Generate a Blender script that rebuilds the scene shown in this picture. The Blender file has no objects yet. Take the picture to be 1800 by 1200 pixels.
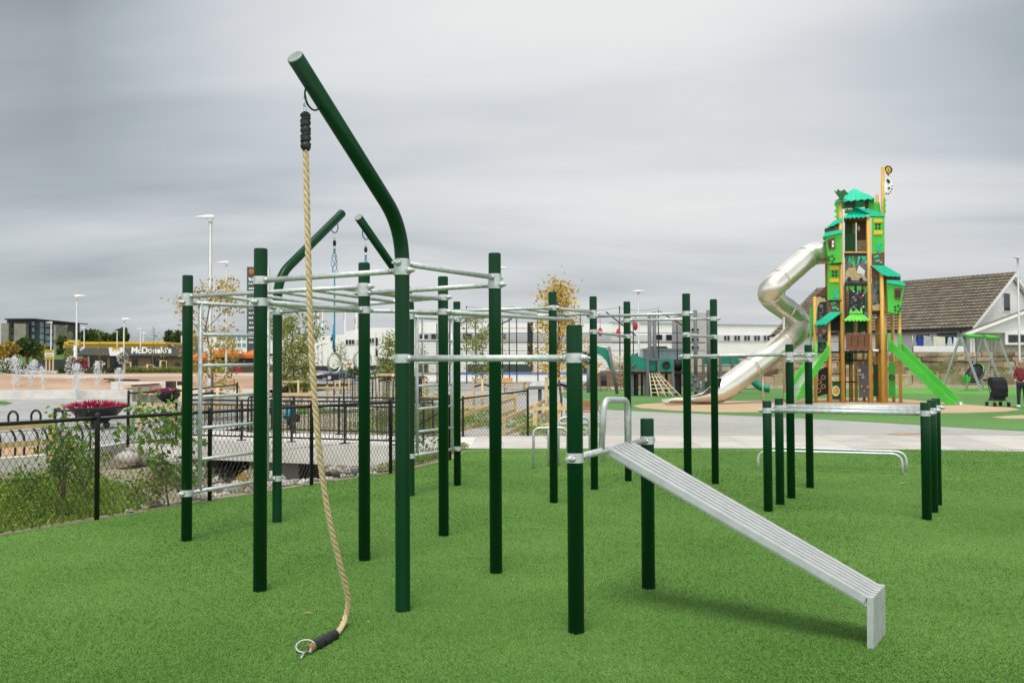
import bpy, math, random
from mathutils import Vector, Matrix
V = Vector
R = random.Random(7)
sc = bpy.context.scene
COL = sc.collection

# ------------------------------------------------------------------ camera
F_PX, CAM_H, PITCH_PX, ROLL = 1670.0, 1.6, 46.0, 0.005
_p = math.atan(PITCH_PX / F_PX)
_F = V((0, math.cos(_p), math.sin(_p))); _U = V((0, -math.sin(_p), math.cos(_p))); _R = V((1, 0, 0))
_cr, _sr = math.cos(ROLL), math.sin(ROLL)
cam = bpy.data.cameras.new('camera'); camo = bpy.data.objects.new('camera', cam); COL.objects.link(camo)
_X = _cr * _R - _sr * _U; _Y = _sr * _R + _cr * _U; _Z = -_F
camo.matrix_world = Matrix(((_X.x, _Y.x, _Z.x, 0), (_X.y, _Y.y, _Z.y, 0), (_X.z, _Y.z, _Z.z, CAM_H), (0, 0, 0, 1)))
cam.sensor_width = 36; cam.lens = F_PX * 36 / 1800
cam.clip_start = 0.1; cam.clip_end = 6000
cam.dof.use_dof = True; cam.dof.focus_distance = 6.6; cam.dof.aperture_fstop = 7.5
sc.camera = camo

def ray(x, y):
    xi, yi = (x - 900) / F_PX, (600 - y) / F_PX
    a = xi * _cr + yi * _sr; b = -xi * _sr + yi * _cr
    return a * _R + b * _U + _F
def G(x, y, z=0.0):                      # point of the photo on the level z
    r = ray(x, y); t = (z - CAM_H) / r.z
    return V((r.x * t, r.y * t, z))
def P(x, y, d):                          # point of the photo at distance d (world Y)
    r = ray(x, y); t = d / r.y
    return V((r.x * t, d, CAM_H + r.z * t))

# ------------------------------------------------------------------ world, sun, exposure
SUN_EL, SUN_AZ = math.radians(68), math.radians(190)   # azimuth clockwise from +Y
w = bpy.data.worlds.new('World'); sc.world = w; w.use_nodes = True
nt = w.node_tree; nd = nt.nodes; lk = nt.links; nd.clear()
def N(t, **k):
    n = nd.new(t)
    for a, b in k.items(): setattr(n, a, b)
    return n
out = N('ShaderNodeOutputWorld'); bg = N('ShaderNodeBackground')
sky = N('ShaderNodeTexSky'); sky.sky_type = 'NISHITA'; sky.sun_disc = False
sky.sun_elevation = SUN_EL; sky.sun_rotation = SUN_AZ; sky.air_density = 1.5; sky.dust_density = 3
tc = N('ShaderNodeTexCoord'); sep = N('ShaderNodeSeparateXYZ'); lk.new(tc.outputs['Generated'], sep.inputs[0])
def mth(op, a, b=None, clamp=False):
    n = N('ShaderNodeMath', operation=op); n.use_clamp = clamp
    for i, q in enumerate((a, b)):
        if q is None: continue
        if isinstance(q, (int, float)): n.inputs[i].default_value = q
        else: lk.new(q, n.inputs[i])
    return n.outputs[0]
zc = mth('MAXIMUM', sep.outputs[2], 0.0)
den = mth('ADD', zc, 0.13)
cmb = N('ShaderNodeCombineXYZ')
lk.new(mth('DIVIDE', sep.outputs[0], den), cmb.inputs[0]); lk.new(mth('DIVIDE', sep.outputs[1], den), cmb.inputs[1])
def noise(vec, scale, det, rough=.5, dist=0, sx=1, sy=1):
    mp = N('ShaderNodeMapping'); lk.new(vec, mp.inputs[0]); mp.inputs['Scale'].default_value = (sx, sy, 1); mp.inputs['Location'].default_value = (3.1, 1.7, 0)
    n = N('ShaderNodeTexNoise'); lk.new(mp.outputs[0], n.inputs['Vector'])
    n.inputs['Scale'].default_value = scale; n.inputs['Detail'].default_value = det; n.inputs['Roughness'].default_value = rough; n.inputs['Distortion'].default_value = dist
    return n.outputs[0]
n1 = noise(cmb.outputs[0], 0.55, 4, .5, .6, .8, 1.5)
n2 = noise(cmb.outputs[0], 1.6, 3, .45, .3, .5, 1.3)
cl = mth('ADD', mth('MULTIPLY', n1, .75), mth('MULTIPLY', n2, .25))
cl = mth('ADD', mth('MULTIPLY', mth('SUBTRACT', cl, .5), .62), .5)
# the cloud deck is thinner (brighter) high ahead of the camera, thicker to both sides; lens vignetting is put into the upper corners
az = mth('DIVIDE', sep.outputs[0], mth('MAXIMUM', sep.outputs[1], 0.15))
az2 = mth('MINIMUM', mth('POWER', mth('ABSOLUTE', mth('SUBTRACT', az, 0.06)), 2.4), 0.22)
thick = mth('ADD', cl, mth('MULTIPLY', az2, mth('ADD', .12, mth('MULTIPLY', mth('POWER', zc, 1.5), 9.0))))
thick = mth('SUBTRACT', thick, mth('MULTIPLY', mth('SUBTRACT', 1.0, mth('DIVIDE', zc, 0.13), True), mth('ADD', .06, mth('MULTIPLY', mth('MINIMUM', mth('MAXIMUM', az, -.6), .6), .16))))
thick = mth('SUBTRACT', thick, mth('MULTIPLY', mth('MINIMUM', mth('SUBTRACT', zc, 0.16), 0.3), 0.75))
rmp = N('ShaderNodeValToRGB'); lk.new(thick, rmp.inputs[0])
e = rmp.color_ramp.elements
e[0].position = .37; e[0].color = (0.46, 0.46, 0.455, 1)
e[1].position = .95; e[1].color = (0.10, 0.112, 0.112, 1)
for pos, c in ((.47, (0.408, 0.415, 0.422)), (.58, (0.308, 0.328, 0.346)), (.69, (0.218, 0.246, 0.262)), (.80, (0.165, 0.183, 0.188))):
    q = e.new(pos); q.color = (*c, 1)
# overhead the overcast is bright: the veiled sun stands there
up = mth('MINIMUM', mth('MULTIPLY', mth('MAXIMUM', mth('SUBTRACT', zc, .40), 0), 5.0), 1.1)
# sky beside and behind the camera boosted, out of view, to light upright faces
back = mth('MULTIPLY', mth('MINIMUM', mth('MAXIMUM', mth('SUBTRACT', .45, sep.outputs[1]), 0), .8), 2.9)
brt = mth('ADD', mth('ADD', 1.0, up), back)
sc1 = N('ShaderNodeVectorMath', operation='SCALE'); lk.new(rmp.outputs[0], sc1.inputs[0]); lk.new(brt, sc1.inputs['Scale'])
skys = N('ShaderNodeVectorMath', operation='SCALE'); lk.new(sky.outputs[0], skys.inputs[0]); skys.inputs['Scale'].default_value = 0.06
mix = N('ShaderNodeMix', data_type='RGBA'); mix.inputs[0].default_value = 0.93
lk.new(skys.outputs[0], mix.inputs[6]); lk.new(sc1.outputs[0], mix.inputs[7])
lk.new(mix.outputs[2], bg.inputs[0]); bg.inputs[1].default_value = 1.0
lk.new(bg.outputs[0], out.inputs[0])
sl = bpy.data.lights.new('sun', 'SUN'); sl.energy = 1.5; sl.angle = math.radians(24); sl.color = (1, .96, .9)
so = bpy.data.objects.new('sun', sl); COL.objects.link(so)
_sd = V((math.sin(SUN_AZ) * math.cos(SUN_EL), math.cos(SUN_AZ) * math.cos(SUN_EL), math.sin(SUN_EL)))
so.rotation_euler = _sd.to_track_quat('Z', 'Y').to_euler(); so.location = (0, 0, 60)
sc.view_settings.view_transform = 'Standard'; sc.view_settings.look = 'None'
sc.view_settings.exposure = 0.9; sc.view_settings.gamma = 1.0
sc.render.engine = 'CYCLES'; sc.cycles.use_denoising = True
sc.cycles.max_bounces = 6; sc.cycles.diffuse_bounces = 3; sc.cycles.glossy_bounces = 3; sc.cycles.transmission_bounces = 4; sc.cycles.transparent_max_bounces = 8
sc.cycles.use_adaptive_sampling = False

# ------------------------------------------------------------------ materials
def mat(name, col, rough=.6, metal=0.0, var=.12, scale=6.0, bump=0.0, bscale=40.0, spec=.4, island=0.0, coat=0.0, col2=None, stretch=None, transl=0.0, detail=3):
    m = bpy.data.materials.new(name); m.use_nodes = True
    t = m.node_tree; b = t.nodes['Principled BSDF']
    b.inputs['Roughness'].default_value = rough; b.inputs['Metallic'].default_value = metal
    b.inputs['Specular IOR Level'].default_value = spec
    if coat: b.inputs['Coat Weight'].default_value = coat; b.inputs['Coat Roughness'].default_value = .12
    co = t.nodes.new('ShaderNodeTexCoord'); src = co.outputs['Object']
    if stretch:
        mp = t.nodes.new('ShaderNodeMapping'); mp.inputs['Scale'].default_value = stretch; t.links.new(src, mp.inputs[0]); src = mp.outputs[0]
    nz = t.nodes.new('ShaderNodeTexNoise'); t.links.new(src, nz.inputs['Vector']); nz.inputs['Scale'].default_value = scale; nz.inputs['Detail'].default_value = detail
    rp = t.nodes.new('ShaderNodeValToRGB'); t.links.new(nz.outputs[0], rp.inputs[0])
    c2 = col2 or tuple(min(1, c * (1 + var)) for c in col); c1 = col if col2 else tuple(c * (1 - var) for c in col)
    rp.color_ramp.elements[0].position = .3; rp.color_ramp.elements[0].color = (*c1, 1)
    rp.color_ramp.elements[1].position = .7; rp.color_ramp.elements[1].color = (*c2, 1)
    cout = rp.outputs[0]
    if island:
        ge = t.nodes.new('ShaderNodeNewGeometry'); hs = t.nodes.new('ShaderNodeHueSaturation')
        mr = t.nodes.new('ShaderNodeMapRange'); t.links.new(ge.outputs['Random Per Island'], mr.inputs[0])
        mr.inputs[3].default_value = 1 - island; mr.inputs[4].default_value = 1 + island
        t.links.new(mr.outputs[0], hs.inputs['Value'])
        m2 = t.nodes.new('ShaderNodeMath'); m2.operation = 'MULTIPLY'; t.links.new(ge.outputs['Random Per Island'], m2.inputs[0]); m2.inputs[1].default_value = 7.31
        m3 = t.nodes.new('ShaderNodeMath'); m3.operation = 'FRACT'; t.links.new(m2.outputs[0], m3.inputs[0])
        mh = t.nodes.new('ShaderNodeMapRange'); t.links.new(m3.outputs[0], mh.inputs[0]); mh.inputs[3].default_value = .5 - island * .07; mh.inputs[4].default_value = .5 + island * .07
        t.links.new(mh.outputs[0], hs.inputs['Hue']); t.links.new(cout, hs.inputs['Color']); cout = hs.outputs[0]
    t.links.new(cout, b.inputs['Base Color'])
    if bump:
        n2 = t.nodes.new('ShaderNodeTexNoise'); t.links.new(src, n2.inputs['Vector']); n2.inputs['Scale'].default_value = bscale; n2.inputs['Detail'].default_value = 4
        bp = t.nodes.new('ShaderNodeBump'); bp.inputs['Strength'].default_value = bump; bp.inputs['Distance'].default_value = .02
        t.links.new(n2.outputs[0], bp.inputs['Height']); t.links.new(bp.outputs[0], b.inputs['Normal'])
    if transl:
        o = t.nodes['Material Output']; tl = t.nodes.new('ShaderNodeBsdfTranslucent'); t.links.new(cout, tl.inputs[0])
        mx = t.nodes.new('ShaderNodeMixShader'); mx.inputs[0].default_value = transl
        t.links.new(b.outputs[0], mx.inputs[1]); t.links.new(tl.outputs[0], mx.inputs[2]); t.links.new(mx.outputs[0], o.inputs[0])
    return m

def ground_mat(name, c1, c2, c3, big, mid, fine, bump, fineamt=.5, rough=.9, joints=None):
    """two-scale ground: broad drifts c1/c2 by noise of scale big+mid, fine grain towards c3."""
    m = bpy.data.materials.new(name); m.use_nodes = True
    t = m.node_tree; b = t.nodes['Principled BSDF']; b.inputs['Roughness'].default_value = rough; b.inputs['Specular IOR Level'].default_value = .2
    co = t.nodes.new('ShaderNodeTexCoord').outputs['Object']
    def nz(s, d=3, dist=0):
        n = t.nodes.new('ShaderNodeTexNoise'); t.links.new(co, n.inputs['Vector']); n.inputs['Scale'].default_value = s; n.inputs['Detail'].default_value = d; n.inputs['Distortion'].default_value = dist
        return n.outputs[0]
    def rmp(x, lo, hi):
        r = t.nodes.new('ShaderNodeMapRange'); t.links.new(x, r.inputs[0]); r.inputs[1].default_value = lo; r.inputs[2].default_value = hi
        return r.outputs[0]
    def mx(f, a, bb):
        n = t.nodes.new('ShaderNodeMix'); n.data_type = 'RGBA'
        if isinstance(f, float): n.inputs[0].default_value = f
        else: t.links.new(f, n.inputs[0])
        for i, q in ((6, a), (7, bb)):
            if isinstance(q, tuple): n.inputs[i].default_value = (*q, 1)
            else: t.links.new(q, n.inputs[i])
        return n.outputs[2]
    ad = t.nodes.new('ShaderNodeMath'); ad.operation = 'ADD'; t.links.new(nz(big, 3, .5), ad.inputs[0]); t.links.new(nz(mid, 4), ad.inputs[1])
    base = mx(rmp(ad.outputs[0], .75, 1.25), c1, c2)
    fn = nz(fine, 3)
    fr = rmp(fn, .38, .66)
    ml = t.nodes.new('ShaderNodeMath'); ml.operation = 'MULTIPLY'; t.links.new(fr, ml.inputs[0]); ml.inputs[1].default_value = fineamt
    c = mx(ml.outputs[0], base, c3)
    if joints:
        br = t.nodes.new('ShaderNodeTexBrick'); t.links.new(co, br.inputs['Vector']); br.inputs['Scale'].default_value = 1.0; br.inputs['Brick Width'].default_value = joints; br.inputs['Row Height'].default_value = joints * .6
        br.inputs['Mortar Size'].default_value = joints * .012; br.inputs['Color1'].default_value = (1, 1, 1, 1); br.inputs['Color2'].default_value = (.82, .82, .82, 1); br.inputs['Mortar'].default_value = (.45, .45, .45, 1)
        mq = t.nodes.new('ShaderNodeMix'); mq.data_type = 'RGBA'; mq.blend_type = 'MULTIPLY'; mq.inputs[0].default_value = 1.0; t.links.new(c, mq.inputs[6]); t.links.new(br.outputs[0], mq.inputs[7]); c = mq.outputs[2]
    t.links.new(c, b.inputs['Base Color'])
    bp = t.nodes.new('ShaderNodeBump'); bp.inputs['Strength'].default_value = bump; bp.inputs['Distance'].default_value = .02; t.links.new(fn, bp.inputs['Height']); t.links.new(bp.outputs[0], b.inputs['Normal'])
    return m

MT = {}
MT['post'] = mat('green_powder_coat', (.0006, .033, .008), .33, 0, .0, 3.2, .04, 160, .17, col2=(.004, .043, .014), stretch=(2.5, 2.5, .5), detail=9)
MT['galv'] = mat('galvanised_steel', (.43, .45, .44), .45, .45, .0, 26, .05, 120, .5, col2=(.62, .64, .63))
MT['galvd'] = mat('grey_galvanised_steel', (.36, .38, .37), .5, .6, .15, 12)
MT['black'] = mat('black_coated_steel', (.008, .008, .009), .35, 0, .2, 10)
MT['rubber'] = mat('black_rubber', (.018, .018, .02), .45, 0, .4, 30, .3, 60)
MT['rope'] = mat('hemp_rope', (.53, .385, .20), .85, 0, .25, 90, .5, 260, .2, col2=(.76, .59, .37))
MT['cord'] = mat('blue_cord', (.02, .26, .40), .6, 0, .25, 200, .3, 300)
MT['steel'] = mat('stainless_steel', (.70, .65, .57), .36, .92, .06, 3, .02, 20)
MT['wood'] = mat('raw_timber', (.54, .37, .17), .75, 0, .0, 5, .15, 40, .3, col2=(.70, .52, .28), stretch=(1, 1, 4))
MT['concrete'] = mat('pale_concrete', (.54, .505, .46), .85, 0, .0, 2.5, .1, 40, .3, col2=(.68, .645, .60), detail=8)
MT['concdark'] = mat('shade_dark_concrete', (.10, .098, .09), .9, 0, .0, 1.5, .15, 30, .3, col2=(.2, .19, .17), detail=8)  # shade under the footbridge put into the tone; also serves the wet stone
MT['white'] = mat('white_render', (.74, .73, .69), .8, 0, .04, .6, .0, 20, .3, detail=6)
MT['whitep'] = mat('white_paint', (.78, .77, .74), .5, 0, .04, 3)
MT['grey'] = mat('grey_cladding', (.36, .37, .38), .6, 0, .06, 1)
MT['dark'] = mat('dark_cladding', (.022, .026, .028), .5, 0, .2, 2)
MT['glass'] = mat('window_glass', (.012, .015, .016), .12, 0, .3, .7, 0, 1, .28)
MT['glassl'] = mat('light_window_glass', (.10, .14, .15), .12, 0, .3, .9, 0, 1, .4)
MT['tile'] = None
MT['leafg'] = mat('green_leaf', (.10, .21, .03), .55, 0, .0, 3, 0, 1, .25, island=.45, col2=(.20, .29, .05), transl=.3)
MT['leafd'] = mat('dark_green_leaf', (.035, .075, .018), .6, 0, .0, .35, 0, 1, .25, island=.5, col2=(.075, .105, .025), transl=.15)
MT['leafy'] = mat('yellow_leaf', (.60, .34, .05), .6, 0, .0, 1.6, 0, 1, .2, island=.35, col2=(.60, .50, .12), transl=.4)
MT['leafo'] = mat('autumn_leaf', (.50, .28, .06), .6, 0, .0, 2, 0, 1, .2, island=.45, col2=(.40, .38, .08), transl=.4)
MT['leafh'] = mat('olive_leaf', (.17, .23, .045), .6, 0, .0, 2, 0, 1, .2, island=.4, col2=(.32, .33, .08), transl=.35)
MT['bark'] = mat('bark', (.16, .115, .08), .9, 0, .3, 14, .5, 30)
MT['weed'] = mat('weed_leaf', (.12, .235, .028), .6, 0, .0, .8, 0, 1, .12, island=.45, col2=(.27, .33, .06), transl=.35)
MT['heather'] = mat('red_heather', (.42, .015, .06), .8, 0, .3, 20, 0, 1, .2, island=.45)
MT['petal'] = mat('white_petal', (.72, .70, .66), .7, 0, .1, 10, 0, 1, .3, island=.15, transl=.2)
MT['pink'] = mat('pink_petal', (.42, .03, .08), .7, 0, .2, 10, 0, 1, .3, island=.4, transl=.2)
MT['stone'] = mat('ditch_stone', (.42, .385, .34), .9, 0, .25, 2.5, .35, 18, .25, island=.42)
MT['wallstone'] = mat('rough_wall_stone', (.30, .235, .15), .9, 0, .3, 1.6, .4, 9, .25, island=.42)
MT['tan'] = mat('tan_concrete', (.30, .17, .10), .85, 0, .0, .25, .05, 30, .3, col2=(.44, .30, .21), detail=6)
MT['yel'] = mat('yellow_sheet', (.62, .40, .02), .5, 0, .08, 2)
MT['org'] = mat('orange_fabric', (.52, .13, .02), .8, 0, .12, 2)
MT['red'] = mat('red_fabric', (.42, .02, .02), .7, 0, .15, 6)
MT['water'] = mat('splashing_water', (.82, .85, .86), .15, 0, .03, 5, 0, 1, .8)
MT['water'].node_tree.nodes['Principled BSDF'].inputs['Alpha'].default_value = .5
MT['brick'] = mat('tan_brick', (.21, .15, .09), .85, 0, .25, 14, .2, 60, .3, stretch=(1, 1, 4))
MT['tyre'] = mat('tyre_rubber', (.015, .015, .016), .8)
MT['skin'] = mat('skin', (.50, .30, .21), .6, 0, .06, 20)
MT['jean'] = mat('dark_cloth', (.018, .022, .032), .85, 0, .2, 30)
# playground colours
MT['tw'] = mat('honey_post', (.60, .335, .07), .5, 0, .12, 3, .05, 40, stretch=(3, 3, 1))
MT['tg'] = mat('bright_green_panel', (.065, .46, .04), .42, 0, .10, 1.6)
MT['tgl'] = mat('light_green_panel', (.16, .58, .09), .45, 0, .08, 3)
MT['tgd'] = mat('deep_green_panel', (.012, .11, .02), .5, 0, .15, 3)
MT['teal'] = mat('teal_roof_sheet', (.010, .50, .30), .42, 0, .10, 1.6)
MT['teald'] = mat('sea_green_panel', (.004, .20, .13), .45, 0, .12, 3)
MT['tb'] = mat('brown_panel', (.15, .06, .025), .6, 0, .2, 5)
MT['ty'] = mat('yellow_shutter', (.72, .45, .01), .45, 0, .05, 3)
MT['tk'] = mat('black_panel', (.012, .012, .014), .5, 0, .2, 4)
MT['tgr'] = mat('grey_panel', (.13, .135, .14), .6, 0, .15, 4)
MT['tblue'] = mat('pale_blue_print', (.17, .32, .52), .6)
MT['tred'] = mat('red_print', (.42, .03, .02), .6)
MT['tsand'] = mat('sand_print', (.42, .31, .15), .6, 0, .2, 6)
MT['sling'] = mat('slide_bed', (.50, .54, .50), .3, .7, .05, 3)

# ------------------------------------------------------------------ mesh helpers
ORG = {}
def basis(d):
    d = d.normalized(); a = V((0, 0, 1)) if abs(d.z) < .9 else V((1, 0, 0))
    x = d.cross(a).normalized(); return x, d.cross(x).normalized()
class MB:
    def __init__(s): s.v = []; s.f = []; s.s = []; s.mi = []; s.cur = 0
    def add(s, vs, fs, smooth=False):
        o = len(s.v); s.v += [tuple(q) for q in vs]
        for f in fs: s.f.append([i + o for i in f]); s.s.append(smooth); s.mi.append(s.cur)
        return s
    def box(s, c, sz, rz=0.0, taper=1.0):
        x, y, z = (q / 2 for q in sz); ca, sa = math.cos(rz), math.sin(rz); c = V(c); vs = []
        for k in (-1, 1):
            q = taper if k > 0 else 1
            for i, j in ((-1, -1), (1, -1), (1, 1), (-1, 1)):
                a, b = i * x * q, j * y * q; vs.append(c + V((a * ca - b * sa, a * sa + b * ca, k * z)))
        return s.add(vs, [(3, 2, 1, 0), (4, 5, 6, 7), (0, 1, 5, 4), (1, 2, 6, 5), (2, 3, 7, 6), (3, 0, 4, 7)])
    def beam(s, p0, p1, w, h, up=None):
        p0, p1 = V(p0), V(p1); d = (p1 - p0).normalized()
        u = V(up) if up is not None else (V((0, 0, 1)) if abs(d.z) < .95 else V((0, 1, 0)))
        x = d.cross(u).normalized() * w / 2; y = x.cross(d).normalized() * h / 2
        vs = [p + a * x + b * y for p in (p0, p1) for a, b in ((-1, -1), (1, -1), (1, 1), (-1, 1))]
        return s.add(vs, [(3, 2, 1, 0), (4, 5, 6, 7), (0, 1, 5, 4), (1, 2, 6, 5), (2, 3, 7, 6), (3, 0, 4, 7)])
    def tube(s, pts, r, n=10, caps=True, smooth=True, closed=False):
        pts = [V(p) for p in pts]; k = len(pts); rs = r if isinstance(r, (list, tuple)) else [r] * k
        ds = []
        for i in range(k):
            a = pts[(i - 1) % k] if (closed or i) else pts[0]; b = pts[(i + 1) % k] if (closed or i < k - 1) else pts[-1]
            ds.append((b - a).normalized())
        x, y = basis(ds[0]); vs = []
        for i in range(k):
            x = (x - ds[i] * x.dot(ds[i])).normalized(); y = ds[i].cross(x)
            for j in range(n):
                t = 2 * math.pi * j / n; vs.append(pts[i] + (x * math.cos(t) + y * math.sin(t)) * rs[i])
        fs = [(i * n + j, i * n + (j + 1) % n, (i + 1) * n + (j + 1) % n, (i + 1) * n + j) for i in range(k - 1) for j in range(n)]
        if closed: fs += [((k - 1) * n + j, (k - 1) * n + (j + 1) % n, (j + 1) % n, j) for j in range(n)]
        s.add(vs, fs, smooth)
        if caps and not closed:
            o = len(s.v) - len(vs)
            for base, rev in ((o, True), (o + (k - 1) * n, False)):
                f = list(range(base, base + n)); s.f.append(f[::-1] if rev else f); s.s.append(False); s.mi.append(s.cur)
        return s
    def plate(s, pts, off):
        pts = [V(p) for p in pts]; off = V(off); n = len(pts)
        s.add(pts + [p + off for p in pts], [tuple(range(n)), tuple(range(2 * n - 1, n - 1, -1))] + [(i, i + n, (i + 1) % n + n, (i + 1) % n) for i in range(n)])
        return s
    def ball(s, c, r, n=8, m=6, sz=(1, 1, 1), smooth=True):
        c = V(c); vs = [c + V((0, 0, r * sz[2]))]
        for i in range(1, m):
            a = math.pi * i / m
            for j in range(n):
                b = 2 * math.pi * j / n; vs.append(c + V((r * sz[0] * math.sin(a) * math.cos(b), r * sz[1] * math.sin(a) * math.sin(b), r * sz[2] * math.cos(a))))
        vs.append(c - V((0, 0, r * sz[2])))
        fs = [(0, 1 + j, 1 + (j + 1) % n) for j in range(n)]
        fs += [(1 + i * n + j, 1 + (i + 1) * n + j, 1 + (i + 1) * n + (j + 1) % n, 1 + i * n + (j + 1) % n) for i in range(m - 2) for j in range(n)]
        fs += [(len(vs) - 1, 1 + (m - 2) * n + (j + 1) % n, 1 + (m - 2) * n + j) for j in range(n)]
        return s.add(vs, fs, smooth)
    def rock(s, c, r, rnd=R):
        o = len(s.v); sx, sy, sz = (rnd.uniform(.6, 1.3) for _ in range(3)); s.ball(c, r, 6, 4, (sx, sy, sz * .75), False)
        c = V(c); a = rnd.uniform(0, 6.28); ca, sa = math.cos(a), math.sin(a)
        for i in range(o, len(s.v)):
            d = (V(s.v[i]) - c) * rnd.uniform(.72, 1.2); s.v[i] = tuple(c + V((d.x * ca - d.y * sa, d.x * sa + d.y * ca, d.z)))
        return s
    def leaf(s, p, size, rnd=R, up=.3, asp=.55):
        d = V((rnd.gauss(0, 1), rnd.gauss(0, 1), rnd.gauss(0, 1) + up)).normalized(); x, y = basis(d)
        t = rnd.uniform(0, 6.28); a = x * math.cos(t) + y * math.sin(t); b = d.cross(a)
        a *= size; b *= size * asp; p = V(p); q = d * size * .12
        return s.add([p, p + a * .5 + b * .5 + q, p + a, p + a * .5 - b * .5 + q], [(0, 1, 2, 3)])
    def build(s, name, m, parent=None, origin=None):
        if origin is None: origin = ORG[parent.name] if parent is not None else V((0, 0, 0))
        origin = V(origin)
        me = bpy.data.meshes.new(name); ox, oy, oz = origin
        me.from_pydata([(a - ox, b - oy, c - oz) for a, b, c in s.v], [], s.f)
        me.polygons.foreach_set('use_smooth', s.s)
        ms = m if isinstance(m, (list, tuple)) else [m]
        for q in ms: me.materials.append(MT[q] if isinstance(q, str) else q)
        if len(ms) > 1: me.polygons.foreach_set('material_index', s.mi)
        me.update()
        o = bpy.data.objects.new(name, me); COL.objects.link(o)
        ORG[o.name] = origin
        if parent is not None: o.parent = parent; o.location = origin - ORG[parent.name]
        else: o.location = origin
        return o
def tag(o, label, cat, group=None):
    o['label'] = label; o['category'] = cat
    if group: o['group'] = group
    return o
def thing(name, loc, label, cat, group=None):
    o = bpy.data.objects.new(name, None); COL.objects.link(o); o.location = loc; o.empty_display_size = .2
    ORG[o.name] = V(loc); return tag(o, label, cat, group)
def struct(o, kind='structure'): o['kind'] = kind; return o
def copy_tree(o, parent=None):
    c = o.copy(); COL.objects.link(c)
    ORG[c.name] = ORG.get(o.name, V((0, 0, 0))).copy()
    if parent is not None: c.parent = parent
    for ch in list(o.children): copy_tree(ch, c)
    return c
def place(o, loc, label=None, rz=0.0, s=1.0):
    o.location = loc; o.rotation_euler = (0, 0, rz); o.scale = (s, s, s); ORG[o.name] = V(loc)
    if label: o['label'] = label
    return o
def text_mesh(body, size, extrude=.02, bold=0.0):
    cu = bpy.data.curves.new('lettering', 'FONT'); cu.body = body; cu.size = size; cu.extrude = extrude; cu.offset = bold; cu.align_x = 'CENTER'; cu.align_y = 'CENTER'; cu.resolution_u = 4
    o = bpy.data.objects.new('lettering', cu); COL.objects.link(o)
    dg = bpy.context.evaluated_depsgraph_get(); me = bpy.data.meshes.new_from_object(o.evaluated_get(dg))
    bpy.data.objects.remove(o); bpy.data.curves.remove(cu); return me
def bez(pts, r, seg=6):
    """polyline with rounded corners"""
    pts = [V(p) for p in pts]; o = [pts[0]]
    for i in range(1, len(pts) - 1):
        a = (pts[i - 1] - pts[i]); b = (pts[i + 1] - pts[i]); q = min(r, a.length * .49, b.length * .49)
        p0 = pts[i] + a.normalized() * q; p2 = pts[i] + b.normalized() * q
        for k in range(seg + 1):
            t = k / seg; o.append(p0 * (1 - t) ** 2 + pts[i] * 2 * t * (1 - t) + p2 * t * t)
    return o + [pts[-1]]
# ------------------------------------------------------------------ GROUND
def lerp(a, b, t): return a + (b - a) * t
def sstep(a, b, x):
    t = max(0.0, min(1.0, (x - a) / (b - a))); return t * t * (3 - 2 * t)
EDGE = [G(-420, 1010), G(0, 940), G(170, 913), G(368, 879), G(547, 851), G(686, 831), G(791, 808), G(826, 789)]   # edge of the turf = line of the chain link fence
def edge_side(x, y):
    """signed distance in front (+) of the turf edge line towards the ditch"""
    best = 1e9; sg = 1
    for a, b in zip(EDGE, EDGE[1:]):
        dx, dy = b.x - a.x, b.y - a.y; L2 = dx * dx + dy * dy
        t = max(0, min(1, ((x - a.x) * dx + (y - a.y) * dy) / L2)); px, py = a.x + t * dx, a.y + t * dy
        d = math.hypot(x - px, y - py)
        if d < best: best = d; sg = 1 if (dx * (y - a.y) - dy * (x - a.x)) > 0 else -1
    return best * sg
BR_N0, BR_N1 = G(250, 770), G(822, 788)         # near edge of the footbridge and path
def bridge_y(x): return lerp(BR_N0.y, BR_N1.y, (x - BR_N0.x) / (BR_N1.x - BR_N0.x))
WALLP = [(-14, 5.0), (-12.3, 10), (-10.4, 14.5), (-9.26, 17.18), (-8.6, 17.97), (-8.4, 21), (-7.9, 22.5), (-7.4, 26.5), (-8.5, 31), (-10, 36)]
def wall_x(y):
    for (x0, y0), (x1, y1) in zip(WALLP, WALLP[1:]):
        if y <= y1: return lerp(x0, x1, (y - y0) / (y1 - y0))
    return -10
def hgt(x, y):
    h = 0.0
    s = edge_side(x, y)
    if s > 0 and y < 36 and x < 1.5:
        yb = bridge_y(x)
        dep = lerp(.42, 1.0, sstep(-7.6, -6.2, x)) * sstep(.2, lerp(2.8, 2.2, sstep(-7.6, -6.2, x)), s) * sstep(-.02, .06, x - wall_x(y)) * (1 - sstep(yb + 6.5, yb + 10, y)) * (1 - sstep(-2.4, -.7, x))
        h -= dep
    if y > 70: h += min(2.6, (y - 70) * .016) * (1 - sstep(11, 15, x))
    if y > 67.8: h += (lerp(.75, 1.0, min(1, (y - 68.3) / 3)) + (1.25 if y > 72.2 else 0)) * sstep(12, 14.5, x) * sstep(67.8, 68.3, y)
    return h
def axis(segs):
    o = []
    for a, b, st in segs:
        n = max(1, round((b - a) / st)); o += [a + (b - a) * i / n for i in range(n)]
    return o + [segs[-1][1]]
xs = axis([(-2500, -300, 550), (-300, -60, 40), (-60, -24, 4), (-24, -14, .6), (-14, 2, .22), (2, 9, 1.0), (9, 15, .5), (15, 60, 4), (60, 300, 40), (300, 2500, 550)])
ys = axis([(-40, 4, 8), (4, 6, .5), (6, 34, .22), (34, 54, 2), (54, 67, 2), (67, 73, .25), (73, 80, 2), (80, 300, 12), (300, 3000, 600)])
m = MB(); vs = [(x, y, hgt(x, y) - .012) for y in ys for x in xs]; nx = len(xs)
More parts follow.
